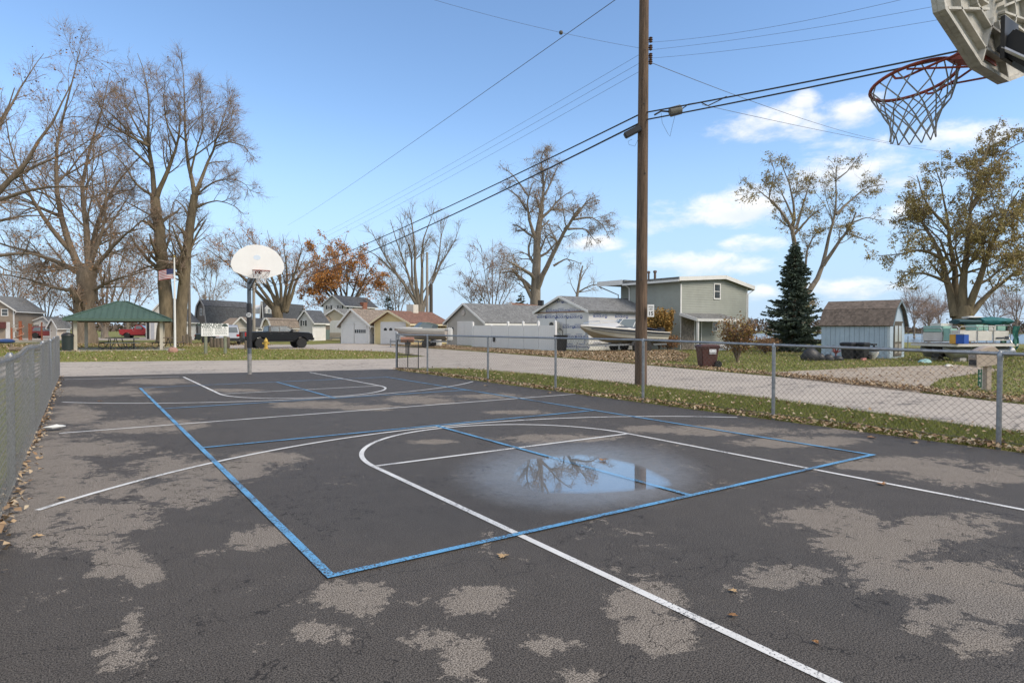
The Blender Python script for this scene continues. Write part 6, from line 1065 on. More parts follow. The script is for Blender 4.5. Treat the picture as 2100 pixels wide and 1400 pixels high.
def pickup(root, L, W, lift, paintm, rim, wr, lens=RED_LENS, crew=True):
    k = L/6.0; X = lambda x: x*k; zb = .50+lift; zc = wr; ra = wr+.11
    low = [(X(.06), zb+.12), (X(.0), zb+.18), (X(.02), 1.24+lift), (X(2.0), 1.27+lift), (X(4.12), 1.27+lift), (X(5.55), 1.20+lift), (X(5.86), 1.10+lift), (X(5.97), .85+lift), (X(5.97), zb+.1), (X(5.75), zb)]+arch(X(4.92), zc, ra, zb)+[(X(4.92)-ra-.1, zb)]+[(X(1.30)+ra+.1, zb)]+arch(X(1.30), zc, ra, zb)+[(X(.5), zb)]
    cab = [(X(2.0 if crew else 2.55), 1.2+lift), (X(2.08 if crew else 2.62), 1.72+lift), (X(2.3 if crew else 2.8), 1.80+lift), (X(3.55), 1.80+lift), (X(3.75), 1.76+lift), (X(4.62), 1.22+lift)]
    body_, f_ = car(root, L, W, None, low, cab, [(X(4.92), .13), (X(1.30), .13)], wr, paintm, rim, taper=.84)
    b = MB(); b.box(X(.12), X(1.92 if crew else 2.45), -W/2+.12, W/2-.12, 1.262+lift, 1.27+lift); b.build('bed_opening', DARK, root)
    g = [[(2.2, 1.30), (2.22, 1.68), (2.88, 1.72), (2.91, 1.30)], [(2.99, 1.30), (2.97, 1.72), (3.55, 1.72), (4.22, 1.30)]] if crew else [[(2.78, 1.30), (2.80, 1.70), (3.5, 1.72), (4.15, 1.30)]]
    for q in g: glaze(root, [(X(x), z+lift) for x, z in q], W, f_)
    cross(root, 'windscreen', MATS['car_glass'], X(4.57), 1.255+lift, X(3.79), 1.745+lift, W, f_); cross(root, 'rear_window', MATS['car_glass'], X(2.01 if crew else 2.56), 1.32+lift, X(2.07 if crew else 2.61), 1.70+lift, W, f_, .2)
    for s_ in (-1, 1):
        b = MB(); b.box(X(-.012), X(.10), s_*W/2-.11 if s_ > 0 else -W/2-.012, W/2+.012 if s_ > 0 else -W/2+.11, .86+lift, 1.22+lift); b.build('taillight', lens, root)
        b = MB(); b.box(X(5.88), X(5.985), s_*(W/2-.17)-.15, s_*(W/2-.17)+.15, .90+lift, 1.08+lift); b.build('headlight', mat('lamp_glass', (.55, .56, .58), .1, 0), root, bevel=.02)
        b = MB(); b.box(X(3.92), X(4.10), s_*(W/2+.13)-.1, s_*(W/2+.13)+.1, 1.26+lift, 1.48+lift); b.build('mirror', DARK, root, bevel=.03)
        for xx in ((2.80, 3.78) if crew else (3.0,)): b = MB(); b.box(X(xx-.7), X(xx-.5), s_*(W/2+.0)-.012, s_*(W/2)+.012, 1.06+lift, 1.10+lift); b.build('door_handle', CHROME if lift < .05 else DARK, root)
        b = MB(); b.bar((X(2.0), s_*(W/2-.02), zb-.08), (X(4.1), s_*(W/2-.02), zb-.08), .1, .06); b.build('side_step', DARK, root)
    b = MB(); b.box(X(-.10), X(.06), -W/2+.04, W/2-.04, zb-.0, zb+.2); b.build('rear_bumper', CHROME if lift < .05 else DARK, root, bevel=.03)
    b = MB(); b.box(X(5.93), X(6.08), -W/2+.04, W/2-.04, zb-.02, zb+.22); b.build('front_bumper', CHROME if lift < .05 else DARK, root, bevel=.03)
    b = MB(); b.box(X(5.95), X(5.992), -W/2+.36, W/2-.36, .80+lift, 1.06+lift); b.build('grille', DARK, root)
    b = MB(); b.box(X(.2), X(5.7), -.5, .5, zb-.15, zb+.1); b.build('underbody', DARK, root)
def suv(root, L, W, Hh, paintm, rim, hatch=True):
    k = L/4.7; X = lambda x: x*k; s = Hh/1.7; wr = .35; zb = .34
    low = [(X(.10), zb+.1), (X(.0), .62*s), (X(.05), 1.0*s), (X(3.35), 1.02*s), (X(4.45), .90*s), (X(4.68), .70*s), (X(4.68), zb+.06), (X(4.5), zb)]+arch(X(3.80), wr, .44, zb)+arch(X(.90), wr, .44, zb)+[(X(.3), zb)]
    cab = [(X(.08), .98*s), (X(.35), 1.55*s), (X(.65), 1.66*s), (X(2.3), 1.70*s), (X(2.6), 1.64*s), (X(3.5), .98*s)] if hatch else [(X(.75), .98*s), (X(1.35), 1.42*s), (X(1.6), 1.47*s), (X(2.4), 1.47*s), (X(2.65), 1.42*s), (X(3.5), .98*s)]
    body_, f_ = car(root, L, W, None, low, cab, [(X(3.80), .12), (X(.90), .12)], wr, paintm, rim, taper=.80)
    for q in ([[(.55, 1.06), (.72, 1.55), (1.55, 1.58), (1.58, 1.06)], [(1.66, 1.06), (1.64, 1.59), (2.45, 1.58), (3.1, 1.06)]] if hatch else [[(1.15, 1.04), (1.45, 1.37), (2.0, 1.40), (2.02, 1.04)], [(2.1, 1.04), (2.08, 1.40), (2.5, 1.38), (3.1, 1.04)]]): glaze(root, [(X(x), z*s) for x, z in q], W, f_)
    cross(root, 'windscreen', MATS['car_glass'], X(3.44), 1.02*s, X(2.64), (1.61 if hatch else 1.40)*s, W, f_); cross(root, 'rear_window', MATS['car_glass'], X(.11 if hatch else .8), 1.05*s, X(.33 if hatch else 1.32), (1.5 if hatch else 1.39)*s, W, f_)
    for e in (-1, 1):
        b = MB(); b.box(X(-.01), X(.12), e*(W/2-.14)-.13, e*(W/2-.14)+.13, .72*s, .92*s); b.build('taillight', RED_LENS, root, bevel=.02); b = MB(); b.box(X(4.5), X(4.69), e*(W/2-.2)-.16, e*(W/2-.2)+.16, .66*s, .78*s); b.build('headlight', mat('lamp_glass', (.55, .56, .58), .1, 0), root, bevel=.02)
        b = MB(); b.box(X(3.0), X(3.15), e*(W/2+.08)-.09, e*(W/2+.08)+.09, 1.02*s, 1.14*s); b.build('mirror', paintm, root, bevel=.02)
    b = MB(); b.box(X(-.04), X(.1), -W/2+.06, W/2-.06, zb+.03, .58*s); b.build('rear_bumper', DARK, root, bevel=.03); b = MB(); b.box(X(4.6), X(4.72), -W/2+.06, W/2-.06, zb+.03, .55*s); b.build('front_bumper', paintm, root, bevel=.03)
CARBLK = mat('black_car_paint', (.006, .007, .010), .25, 0, spec=.3, coat=.35); CGL = mat('car_glass', (.15, .17, .18), .08, .3, 1.2); CARRED = mat('red_car_paint', (.32, .016, .02), .35, .08, 2, coat=.3); CARGRN = mat('dark_green_car_paint', (.015, .022, .02), .25, 0, coat=.6); CARSIL = mat('silver_car_paint', (.45, .46, .48), .3, 0, metal=.3, coat=.5); CARMAR = mat('maroon_car_paint', (.16, .015, .015), .35, 0, coat=.4)
P = G(502, 714.8); L_ = COL(P, dvec(2), 643); o = thing('pickup_truck', 'black crew cab pickup truck parked behind the yellow hydrant', 'pickup truck', P+np.array([0, .85, -.012]), R(2)); pickup(o, 6.0, 2.05, .22, CARBLK, mat('black_rim', (.16, .16, .17), .3, 0, metal=.5), .46); o.scale = (L_/6.0,)*3
P = GD(249, 84); o = thing('pickup_truck', 'old red pickup truck seen under the picnic shelter roof', 'pickup truck', P+np.array([0, 0, -.012]), R(-18)); pickup(o, abs(COL(P, dvec(-18), 320)), 1.95, .0, CARRED, CHROME, .36, crew=False)
P = GD(400, 58); o = thing('parked_car', 'dark green car parked behind the park rules sign', 'car', P+np.array([0, 0, -.03]), R(-10)); suv(o, 4.7, 1.8, 1.55, CARGRN, CHROME, False)
P = GD(465, 52); o = thing('parked_car', 'silver hatchback parked between the sign and the black pickup', 'car', P+np.array([.2, .6, -.03]), R(78)); suv(o, 4.5, 1.85, 1.72, CARSIL, CHROME)
P = GD(63, 84); o = thing('parked_car', 'maroon car parked behind the orange playground posts', 'car', P, R(-15)); suv(o, 2.05+2.0, 1.75, 1.6, CARMAR, CHROME)
# hydrant
o = thing('fire_hydrant', 'yellow fire hydrant on the grass beside the black pickup', 'hydrant', G(545.5, 715.5)); HY = mat('hydrant_yellow', (.55, .36, .07), .5, .15, 6)
b = MB(); b.lathe([(.17, 0), (.17, .05), (.11, .07), (.11, .45), (.15, .47), (.15, .52), (.12, .54), (.10, .64), (.05, .70), (.03, .71), (.03, .76), (.005, .77)], 14); b.build('barrel', HY, o, True)
for a in (0, 90, 180): b = MB(); d = Vector((math.cos(R(a-20)), math.sin(R(a-20)), 0)); b.tube([d*.08+Vector((0, 0, .38)), d*.19+Vector((0, 0, .38))], .055, 8); b.tube([d*.19+Vector((0, 0, .38)), d*.22+Vector((0, 0, .38))], .07, 6); b.build('nozzle_cap', HY, o)
# wooden bollards
prr = random.Random(4)
for k, (x, y, h) in enumerate([(377,704,.75),(384,705,.9),(391,704.5,.7),(434,711,.72),(441,711,.66),(447,711.5,.7),(455,712,.72),(468,713,.8),(505,716,.6)]):
    P = G(x, y); b = MB(); r_ = .12; b.lathe([(r_, -.06), (r_*1.02, h*.5), (r_*.96, h-.03), (r_*.7, h)], 9); o = b.build('timber_bollard', WOOD, None, True); o.location = tuple(P-np.array([0, 0, .02])); o.rotation_euler = (prr.uniform(-.04, .04), prr.uniform(-.04, .04), k); tag(o, 'short weathered timber bollard in the row behind the park sign' if k in (3, 4, 5, 6, 7) else ('short weathered timber bollard beside the brown utility pole by the white house' if k < 3 else 'short brown timber post beside the hoop post and pickup'), 'bollard', 'timber bollards around the park parking')
# trash barrel by the shelter
o = thing('trash_barrel', 'dark green trash barrel at the end of the grey fence by the shelter', 'bin', G(139, 719)); b = MB(); b.lathe([(.27, 0), (.30, .03), (.31, .85), (.33, .87), (.33, .92), (.28, .93)], 16); b.build('drum', mat('dark_green_steel', (.02, .03, .028), .5, .15), o, True); b = MB(); b.lathe([(.33, .93), (.3, 1.02), (.12, 1.1), (.02, 1.11)], 16); b.build('lid', DARK, o, True)
# low log on the lawn and stone by the flagpole
o = thing('log', 'dark fallen log lying on the park lawn', 'log', G(20, 719.5), R(-25)); b = MB(); b.tube([(0, 0, .1), (1.1, .05, .12), (2.3, 0, .1)], [.14, .13, .11], 8); b.build('timber', BARK, o, True); b = MB(); b.tube([(.1, 0, .15), (.05, .05, .45)], .06, 6); b.build('stub', BARK, o)
b = MB(); b.loft([[(.28*q*math.cos(a), .22*q*math.sin(a), z) for a in np.linspace(0, 6.283, 9)[:-1]] for q, z in ((.9, -.02), (1, .1), (.8, .22), (.35, .28))]); o = b.build('stone', mat('pink_stone', (.42, .24, .19), .9, .2, 5), None, True); o.location = tuple(G(355, 721.5)); tag(o, 'rounded pinkish stone at the flagpole foot', 'stone')
# playground
ORG = mat('playground_orange', (.48, .15, .07), .6, .1, 4); PLW = mat('playground_cream', (.62, .57, .50), .6, .08); pg = thing('playground_set', 'orange playground frame with cream panel and twisted slide post', 'playground', G(20, 702), R(-20))
s_ = 52/F*1.2
def pgx(px): return COL((pg.location.x, pg.location.y, 0), dvec(-20), px)
zT = lambda py: Hz((pg.location.x, pg.location.y), py)
for px, t in ((24, 672), (42, 658), (60, 663), (64, 664), (86, 660)): x = pgx(px); b = MB(); b.tube([(x, .0, -.05), (x, 0, zT(t))], .07 if px != 42 else .14, 8); b.build('post', ORG, pg, True)
x0, x1 = pgx(24), pgx(40); b = MB(); b.box(x0, x1, .1, .14, zT(681), zT(671)); b.build('panel', PLW, pg); b = MB(); b.bar((x0, .05, zT(667)), (x1, .05, zT(667)), .06, .06); b.build('rail', PLW, pg)
b = MB(); hx = pgx(42); b.tube([(hx+.26*math.cos(t), .26*math.sin(t), .1+t*.11) for t in np.linspace(0, 14, 60)], .05, 6); b.build('spiral_rail', mat('playground_pale_orange', (.62, .34, .22), .6, .1), pg, True)
b = MB(); b.box(pgx(10), pgx(100), -.3, -.1, -.02, .22); b.build('timber_border', mat('cream_timber', (.5, .44, .36), .8, .2), pg)
o = thing('blue_saucer', 'blue domed play saucer on the lawn by the tan house', 'toy', G(11, 703)); b = MB(); b.lathe([(.02, .38), (.5, .33), (.75, .18), (.7, .05), (.5, 0)], 16); b.build('shell', mat('play_blue', (.04, .08, .22), .4, .1), o, True)
# ------------------------------------------------------------------ camper and chair
P = G(676, 699.5); o = thing('camper_trailer', 'small white and beige camper trailer beside the barn shaped shed', 'camper', P, R(-52)); fr = Face(o, (0, 0), (1, 0)); Wc = fr.s(701); zt = fr.z(688, 657); b = MB(); b.xz([(0, .45), (Wc, .45), (Wc, zt-.25), (Wc-.15, zt-.05), (Wc-.4, zt), (.4, zt), (.15, zt-.05), (0, zt-.25)], 0, 4.5); b.build('body', mat('camper_white', (.68, .67, .63), .45, .06), o, bevel=.05)
fr.part('lower_panel', mat('camper_beige', (.42, .36, .29), .6, .1), .02, Wc-.02, .48, fr.z(688, 682), 0, .012); fr.window(*fr.rect(680, 665, 696, 674), fm=DARK, bar=False, vbar=1, fw=.06); fr.part('bumper', GALV, -.05, Wc+.05, .30, .42, -.1, .1)
for s2 in (.15, Wc-.15): wheel(o, s2, 2.3, .33, .2, STEEL, -1); o.children[-1].rotation_euler = (0, R(90), 0)
o = thing('adirondack_chair', 'brown slatted adirondack chair in front of the white garage', 'chair', G(711, 702.5), R(-70)); CW = mat('chair_brown', (.13, .085, .06), .8, .2)
for k in range(5): x = -.24+k*.12; b = MB(); b.bar((x, .12, .32), (x*1.25, .50, 1.05+.09*(2-abs(k-2))), .1, .025, up=(0, -1, .4)); b.build('back_slat', CW, o)
for k in range(4): b = MB(); b.bar((-.28, -.42+k*.14, .40-.03*k), (.28, -.42+k*.14, .40-.03*k), .12, .025); b.build('seat_slat', CW, o)
for s_ in (-1, 1):
    b = MB(); b.bar((s_*.32, -.45, 0), (s_*.32, -.45, .56), .08, .1); b.build('leg', CW, o); b = MB(); b.bar((s_*.30, -.5, .40), (s_*.30, .45, .06), .04, .12); b.build('leg', CW, o); b = MB(); b.bar((s_*.36, -.52, .58), (s_*.36, .30, .58), .14, .03); b.build('armrest', CW, o)
# ------------------------------------------------------------------ boats
HULLW = mat('gelcoat_white', (.66, .63, .57), .35, .06, 1.5); HULLT = mat('gelcoat_tan', (.36, .30, .23), .4, .08, 1.5); STRIPE = mat('navy_stripe', (.03, .035, .05), .35, .05); VDARK = mat('smoked_glass', (.08, .09, .10), .1, 0)
def boat(root, L, beam, zk, zs, zb, deckh, tan=HULLT, cruiser=True):
    """x runs stern (0) to bow (L); zk keel, zs sheer at stern, zb sheer at bow"""
    st = np.linspace(0, 1, 13); secs = []
    for t in st:
        hb = beam/2*(1-max(0, (t-.45)/.55)**2.3)*(.94+.06*min(1, t*4)); hb = max(hb, .02); sh_ = zs+(zb-zs)*t**1.3; ke = zk+(sh_-zk-.12)*max(0, (t-.55)/.45)**2.2; ch = ke+(sh_-ke)*(.34+.12*t); hc = hb*(.86-.25*t**2)
        secs.append((t*L+(.0), hb, sh_, hc, ch, ke))
    def ring(i, lo, hi):
        return None
    b = MB(); rings = [[(x, hb*.97, s_-.28*(s_-c)), (x, hc, c), (x, 0, k), (x, -hc, c), (x, -hb*.97, s_-.28*(s_-c))] for x, hb, s_, hc, c, k in secs]; b.loft(rings, cap=False, closed=False); b.add(rings[0], [(0, 1, 2, 3, 4)]); h = b.build('hull', HULLW if cruiser else tan, root, True, angle=25)
    b = MB(); rings = [[(x, hc+.006, c-.004), (x, 0, k-.012), (x, -hc-.006, c-.004)] for x, hb, s_, hc, c, k in secs]; b.loft(rings, cap=False, closed=False); b.build('hull_bottom', tan, root, True, angle=25)
    b = MB(); rings = [[(x, -hb*1.0-.008, s_), (x, -hb*1.0-.004, s_-.30*(s_-c))] for x, hb, s_, hc, c, k in secs]; r2 = [[(x, hb*1.0+.008, s_), (x, hb*1.0+.004, s_-.30*(s_-c))] for x, hb, s_, hc, c, k in secs]; b.loft(rings, cap=False, closed=False); b.loft(r2, cap=False, closed=False); b.build('stripe', STRIPE if cruiser else HULLW, root, True)
    for sg in (-1, 1):
        b = MB(); b.tube([(x, sg*(hb*(.985-.05)+.012), s_-.52*(s_-c)) for x, hb, s_, hc, c, k in secs[:-1]], .022, 5); b.build('rub_strake', STRIPE if cruiser else HULLW, root)
        b = MB(); b.tube([(x, sg*(hb+.01), s_+.01) for x, hb, s_, hc, c, k in secs], .035, 6); b.build('rub_rail', HULLW, root)
    b = MB(); rings = [[(x, hb, s_+.01), (x, hb*.8, s_+.10*min(1, (1-t)*3+.2)), (x, 0, s_+deckh*min(1, (1-t)*2.2+.12)), (x, -hb*.8, s_+.10*min(1, (1-t)*3+.2)), (x, -hb, s_+.01)] for (x, hb, s_, hc, c, k), t in zip(secs, st) if t >= .38]; b.loft(rings, cap=False, closed=False); b.add(rings[0], [(0, 1, 2, 3, 4)]); b.build('deck', HULLW, root, True)
    b = MB(); b.add([(secs[0][0], beam*.42, zs-.02), (L*.40, beam*.42, zs+.06), (L*.40, -beam*.42, zs+.06), (secs[0][0], -beam*.42, zs-.02)], [(0, 1, 2, 3)]); b.build('cockpit_floor', mat('cockpit_grey', (.35, .34, .32), .8, .1), root)
    xw = L*.44; zw = zs+(zb-zs)*.44**1.3+deckh*.55; wh = .48 if cruiser else .42
    pts = [(xw+.9, -.18, zw), (xw+.9, .18, zw), (xw+.25, -beam*.40, zw-.02), (xw+.25, beam*.40, zw-.02), (xw-.75, -beam*.44, zw-.08), (xw-.75, beam*.44, zw-.08)]; tops = [(xw+.35, -.18, zw+wh), (xw+.35, .18, zw+wh), (xw-.15, -beam*.36, zw+wh), (xw-.15, beam*.36, zw+wh), (xw-.85, -beam*.40, zw+wh*.55), (xw-.85, beam*.40, zw+wh*.55)]
    ws = MB(); q = MB()
    for a, c in ((0, 1), (0, 2), (1, 3), (2, 4), (3, 5)): ws.add([pts[a], pts[c], tops[c], tops[a]], [(0, 1, 2, 3)]); q.tube([tops[a], tops[c]], .02, 5)
    for a in range(6): q.tube([pts[a], tops[a]], .022, 5)
    w_ = ws.build('windscreen', mat('boat_screen', (.16, .19, .20), .08, 0), root); q.build('windscreen_frame', WHITE if cruiser else mat('green_grey_frame', (.18, .24, .21), .4, 0), w_)
    if cruiser:
        for sg in (-1, 1):
            b = MB(); b.add([(L*.60, sg*beam*.405, zw-.09), (L*.70, sg*beam*.375, zw-.05), (L*.64, sg*beam*.36, zw+.04), (L*.56, sg*beam*.37, zw+.05), (L*.52, sg*beam*.40, zw-.05)], [(0, 1, 2, 3, 4)]); b.build('cabin_window', VDARK, root)
            b = MB(); b.tube([(L*.62, sg*beam*.40, zw-.02), (L*.64, sg*beam*.40, zw+.35), (L*.8, sg*beam*.28, zw+.33), (L*.97, 0, zw+.18)], .014, 6); b.build('bow_rail', CHROME, root)
        b = MB(); b.box(L*.74, L*.82, -.25, .25, zw-.01, zw+.03); b.build('hatch', VDARK, root)
        text('F 1 8', .16, WHITE, h, (L*.66, -(beam*.49), zs+(zb-zs)*.55-.12), (-1, 0, 0) if False else (-1, 0, .0), (0, 0, 1)) if False else None
def trailer(root, L, beam, wr, xs_):
    for sg in (-1, 1): b = MB(); b.bar((-.1, sg*beam*.30, .48), (L*.72, sg*beam*.30, .48), .08, .1); b.bar((L*.72, sg*beam*.30, .48), (L+.8, 0, .45), .08, .1); b.build('frame_rail', GALV, root)
    for x in (.2, L*.3, L*.6): b = MB(); b.bar((x, -beam*.32, .47), (x, beam*.32, .47), .07, .07); b.build('cross_member', GALV, root)
    b = MB(); b.bar((L+.75, 0, .02), (L+.75, 0, .65), .06, .06); b.build('jack', GALV, root); b = MB(); b.bar((L+.2, 0, .45), (L+.05, 0, 1.25), .09, .09); b.build('winch_post', GALV, root)
    for x in xs_:
        for sg in (-1, 1):
            wheel(root, x, sg*beam*.44, wr, .2, STEEL, sg); b = MB(); b.add([(x-wr-.12+(2*wr+.24)*k/8, sg*beam*.44+e*.13, wr+(.08+(wr+.02)*math.sin(math.pi*k/8))) for e in (-1, 1) for k in range(9)], [(k, k+1, k+10, k+9) for k in range(8)]); b.build('mudguard', GALV, root)
    for x in (.3, L*.45): b = MB(); b.bar((x, -beam*.2, .55), (x, beam*.2, .55), .12, .14); b.build('bunk', WOOD, root)
Wp_ = G(1285, 721.5); bowx = COL(Wp_, (-1, 0), 1204); stx = COL(Wp_, (1, 0), 1362); Lb = bowx+stx
bt = thing('cabin_cruiser', 'white and tan cabin cruiser boat with navy stripe on its trailer', 'boat', Wp_+np.array([stx, 0.6, -.03]), math.pi)
zS = Hz(Wp_+np.array([stx, 0, 0]), 681); zB = Hz(Wp_+np.array([-bowx, 0, 0]), 667)
boat(bt, Lb, 2.3, .58, zS, zB, .42); trailer(bt, Lb*.92, 2.3, .34, (Lb*.30, Lb*.44))
b = MB(); b.box(-.55, -.1, -.2, .2, .7, 1.55); b.build('stern_drive', DARK, bt, bevel=.05)
b = MB(); b.loft([[(x, y, z) for y in (-.8, .8)]+[(x, .0, z+.12)] for x, z in ((.15, zS+.12), (Lb*.32, zS+.32))]); b.build('cockpit_cover', mat('blue_canvas', (.035, .06, .12), .8, .15), bt)
Pb_ = GD(918, 47); A2 = math.atan2(-_r[1], -_r[0])-.15; Lb = abs(COL(Pb_, (math.cos(A2), math.sin(A2)), 810)); bt2 = thing('bowrider_boat', 'white open bow motorboat on a trailer in front of the yellow garage', 'boat', Pb_+np.array([0, 0, -.03]), A2)
boat(bt2, Lb, 1.95, .62, Hz(Pb_, 674), Hz(Pb_, 672), .10, mat('gelcoat_grey', (.42, .37, .33), .4, .08), False); trailer(bt2, Lb*.9, 1.95, .30, (Lb*.35,)); b = MB(); b.box(-.35, .0, -.18, .18, .55, 1.5); b.build('outboard', WHITE, bt2, bevel=.06)
# white covered outboard by the grey garage corner
o = thing('covered_motor', 'white wrapped outboard motor on the ground by the grey garage corner', 'motor', GD(897, 50)); b = MB(); b.lathe([(.3, 0), (.36, .2), (.34, .7), (.25, .95), (.28, 1.1), (.15, 1.2), (.02, 1.22)], 12); b.build('wrap', mat('white_tarp', (.65, .65, .64), .6, .08, 4, .5, 5), o, True)
# pontoon boat
Pn = G(1966, 741); A3 = R(-17.5); d3 = (math.cos(A3), math.sin(A3)); Lp = COL(Pn, d3, 2084); pn = thing('pontoon_boat', 'weathered pontoon boat with white rail panels and teal canopy bundle', 'boat', Pn+np.array([0, .0, -.03]), A3)
WB = COL(Pn, (-math.sin(A3), math.cos(A3)), 1890); fr = Face(pn, (0, 0), (1, 0)); lfc = Face(pn, (0, WB), (0, -1)); MINT = mat('mint_vinyl', (.27, .47, .40), .6, .12, 3); TEAL = mat('teal_canvas', (.012, .125, .135), .8, .2, 3, .6, 5); TGRN = mat('green_tarp', (.03, .16, .12), .7, .2, 3, .6, 4); PWH = mat('panel_white', (.60, .575, .53), .5, .14, 2)
zd = fr.z(1990, 703); BX = -.55
for y in (.35, WB-.35): b = MB(); b.tube([(BX+.1, y, .62), (BX+.5, y, .42), (Lp*.5, y, .42), (Lp+.1, y, .42)], [.06, .27, .27, .26], 14); b.build('pontoon_tube', GALV, pn, True)
b = MB(); b.box(BX, Lp, -.08, WB+.08, zd-.10, zd); b.build('deck', mat('deck_brown', (.25, .20, .17), .8, .2), pn); b = MB(); b.box(BX-.02, Lp+.02, -.10, WB+.10, zd-.13, zd-.02); b.build('deck_edge', PWH, pn)
for k in range(5): b = MB(); b.box(k*(Lp-.6)/4-.05, k*(Lp-.6)/4+.05, 0, WB, .66, zd-.13); b.build('cross_member', GALV, pn)
def panel(f, px0, py0, px1, py1, o=0.0, m=None, name='rail_panel', th_=.03): u0, u1, z0, z1 = f.rect(px0, py0, px1, py1); return f.part(name, m or PWH, u0, u1, max(z0, zd+.03), z1, o-th_, o)
panel(lfc, 1891, 680, 1930, 697, -.03); panel(lfc, 1890, 667, 1931, 679, -.08, MINT, 'seat_back', .5); panel(lfc, 1933, 672, 1947, 697, -.03, MINT, 'seat_back', .4); panel(lfc, 1949, 676, 1964, 697, -.03)
panel(fr, 1968, 677, 2003, 697, -.03); panel(fr, 2005, 677, 2036, 697, -.03); panel(fr, 2038, 677, 2070, 697, -.03); panel(fr, 2008, 664, 2022, 676, -.15, MINT, 'seat_back', .5); panel(fr, 2024, 665, 2032, 676, -.15, MINT, 'seat_back', .5); panel(fr, 2034, 666, 2048, 676, -.15, PWH, 'seat_back', .5); panel(fr, 2052, 667, 2068, 676, -.15, MINT, 'seat_back', .5)
panel(fr, 1972, 661, 1996, 690, -1.0, PWH, 'console', .5); panel(fr, 2060, 688, 2068, 694, .004, STRIPE, 'lettering_patch', .006); panel(fr, 2042, 690, 2058, 693, .004, STRIPE, 'lettering_patch', .006)
for f, L2 in ((fr, ((1967, 2004, 668), (2004, 2037, 668), (2037, 2071, 666))), (lfc, ((1890, 1931, 671), (1948, 1965, 668)))):
    for px0, px1, t in L2:
        u0, u1 = f.s(px0), f.s(px1); z1 = f.z((px0+px1)/2, t); b = MB(); b.tube([f.P(u, z, 0) for u, z in ((u0, zd), (u0, z1-.08), (u0+.08, z1), (u1-.08, z1), (u1, z1-.08), (u1, zd))], .018, 6); b.build('rail_frame', STEEL, pn, True)
b = MB(); b.box(.1, Lp-.1, WB-.03, WB, zd+.05, zd+.62); b.build('rail_panel', PWH, pn)
def lump(px0, px1, y0r, y1r, y0, y1, m, name, seed):
    f = Face(pn, (0, (y0+y1)/2), (1, 0)); u0, u1 = f.s(px0), f.s(px1); z0, z1 = f.z((px0+px1)/2, y0r), f.z((px0+px1)/2, y1r); q = random.Random(seed); b = MB(); rings = []
    for i in range(9):
        t = i/8; e = .55+.45*math.sin(math.pi*(.12+.76*t)); rings.append([(u0+(u1-u0)*t, (y0+y1)/2+(y1-y0)/2*math.cos(a_)*e*q.uniform(.8, 1.1), (z0+z1)/2+(z1-z0)/2*math.sin(a_)*e*q.uniform(.75, 1.12)) for a_ in np.linspace(0, 2*math.pi, 11)[:-1]])
    b.loft(rings); return b.build(name, m, pn, True, angle=60)
lump(2004, 2064, 666, 648, .3, 1.2, TEAL, 'canopy_bundle', 1); lump(1956, 2010, 665, 652, .5, 1.3, mat('dark_canvas', (.02, .06, .07), .8, .2, 3), 'canopy_bundle', 2); lump(1978, 2006, 652.5, 646.5, .6, 1.2, PWH, 'rolled_cover', 3)
for px in (1975, 2000, 2050): f = Face(pn, (0, .75), (1, 0)); u_ = f.s(px); b = MB(); b.tube([(u_, .2, zd), (u_, .75, f.z(px, 662))], .016, 6); b.build('canopy_frame', STEEL, pn)
b = MB(); uu = fr.s(2072); k = 9; vs = []; zA, zB_ = fr.z(2080, 667), fr.z(2080, 710)
for i in range(6):
    for j in range(k): t = j/(k-1); vs.append((uu+.03+.34*t+.04*math.sin(i*2+t*9), -.08+.06*math.sin(i*1.5+t*11), zA-(zA-zB_)*i/5*(1-.15*math.sin(t*7))))
n_ = len(vs); vs += [(x, y+.55, z) for x, y, z in vs]; fs = [(i*k+j, i*k+j+1, i*k+k+j+1, i*k+k+j) for i in range(5) for j in range(k-1)]; fs += [tuple(n_+q for q in f_) for f_ in fs]+[(j, j+1, n_+j+1, n_+j) for j in range(k-1)]; b.add(vs, fs); b.build('tarp', TGRN, pn, True, angle=60)
for x in (Lp*.15, Lp*.8):
    for y in (.35, WB-.35): b = MB(); b.box(x-.2, x+.2, y-.15, y+.15, 0, .17); b.build('block', CONC, pn)
b = MB(); b.box(BX+.3, Lp*.7, .75, WB-.75, .2, zd-.2); b.build('underdeck_shade', DARK, pn)  # dark box added in place of the shade between the pontoon tubes
fo = Face(pn, (BX+.12, WB), (0, -1)); c3, s3 = math.cos(A3), math.sin(A3); u0, u1 = fo.s(1946), fo.s(1976); hC = fo.z(1960, 682.5)-zd; q0 = fo.P(u1, 0, 0)
co = thing('cooler', 'blue and orange cooler box standing on the pontoon deck', 'cooler', (Pn[0]+c3*q0[0]-s3*q0[1], Pn[1]+s3*q0[0]+c3*q0[1], zd-.029), A3); w_ = u1-u0
b = MB(); b.box(0, .3, w_*.56, w_, 0, hC*.9); b.build('orange_side', mat('cooler_orange', (.60, .32, .05), .5, .1), co, bevel=.012); b = MB(); b.box(0, .3, 0, w_*.56-.002, 0, hC*.9); b.build('blue_side', mat('cooler_blue', (.02, .09, .40), .45, .1), co, bevel=.012); b = MB(); b.box(-.012, .312, -.012, w_+.012, hC*.9+.002, hC); b.build('lid', mat('cooler_lid', (.6, .6, .58), .5, .05), co, bevel=.012)
b = MB(); b.loft([[(x, .22*e*math.cos(a), .02+.16*e*max(0, math.sin(a))) for a in np.linspace(0, math.pi, 7)] for x, e in ((-.4, .3), (-.2, .9), (.1, 1), (.4, .4))], closed=False, cap=False); o = b.build('tarp_heap', mat('pale_teal_tarp', (.25, .42, .40), .7, .15, 6), None, True); o.location = tuple(G(1897, 744)); tag(o, 'small pale teal tarp heap on the grass under the pontoon bow', 'tarp')
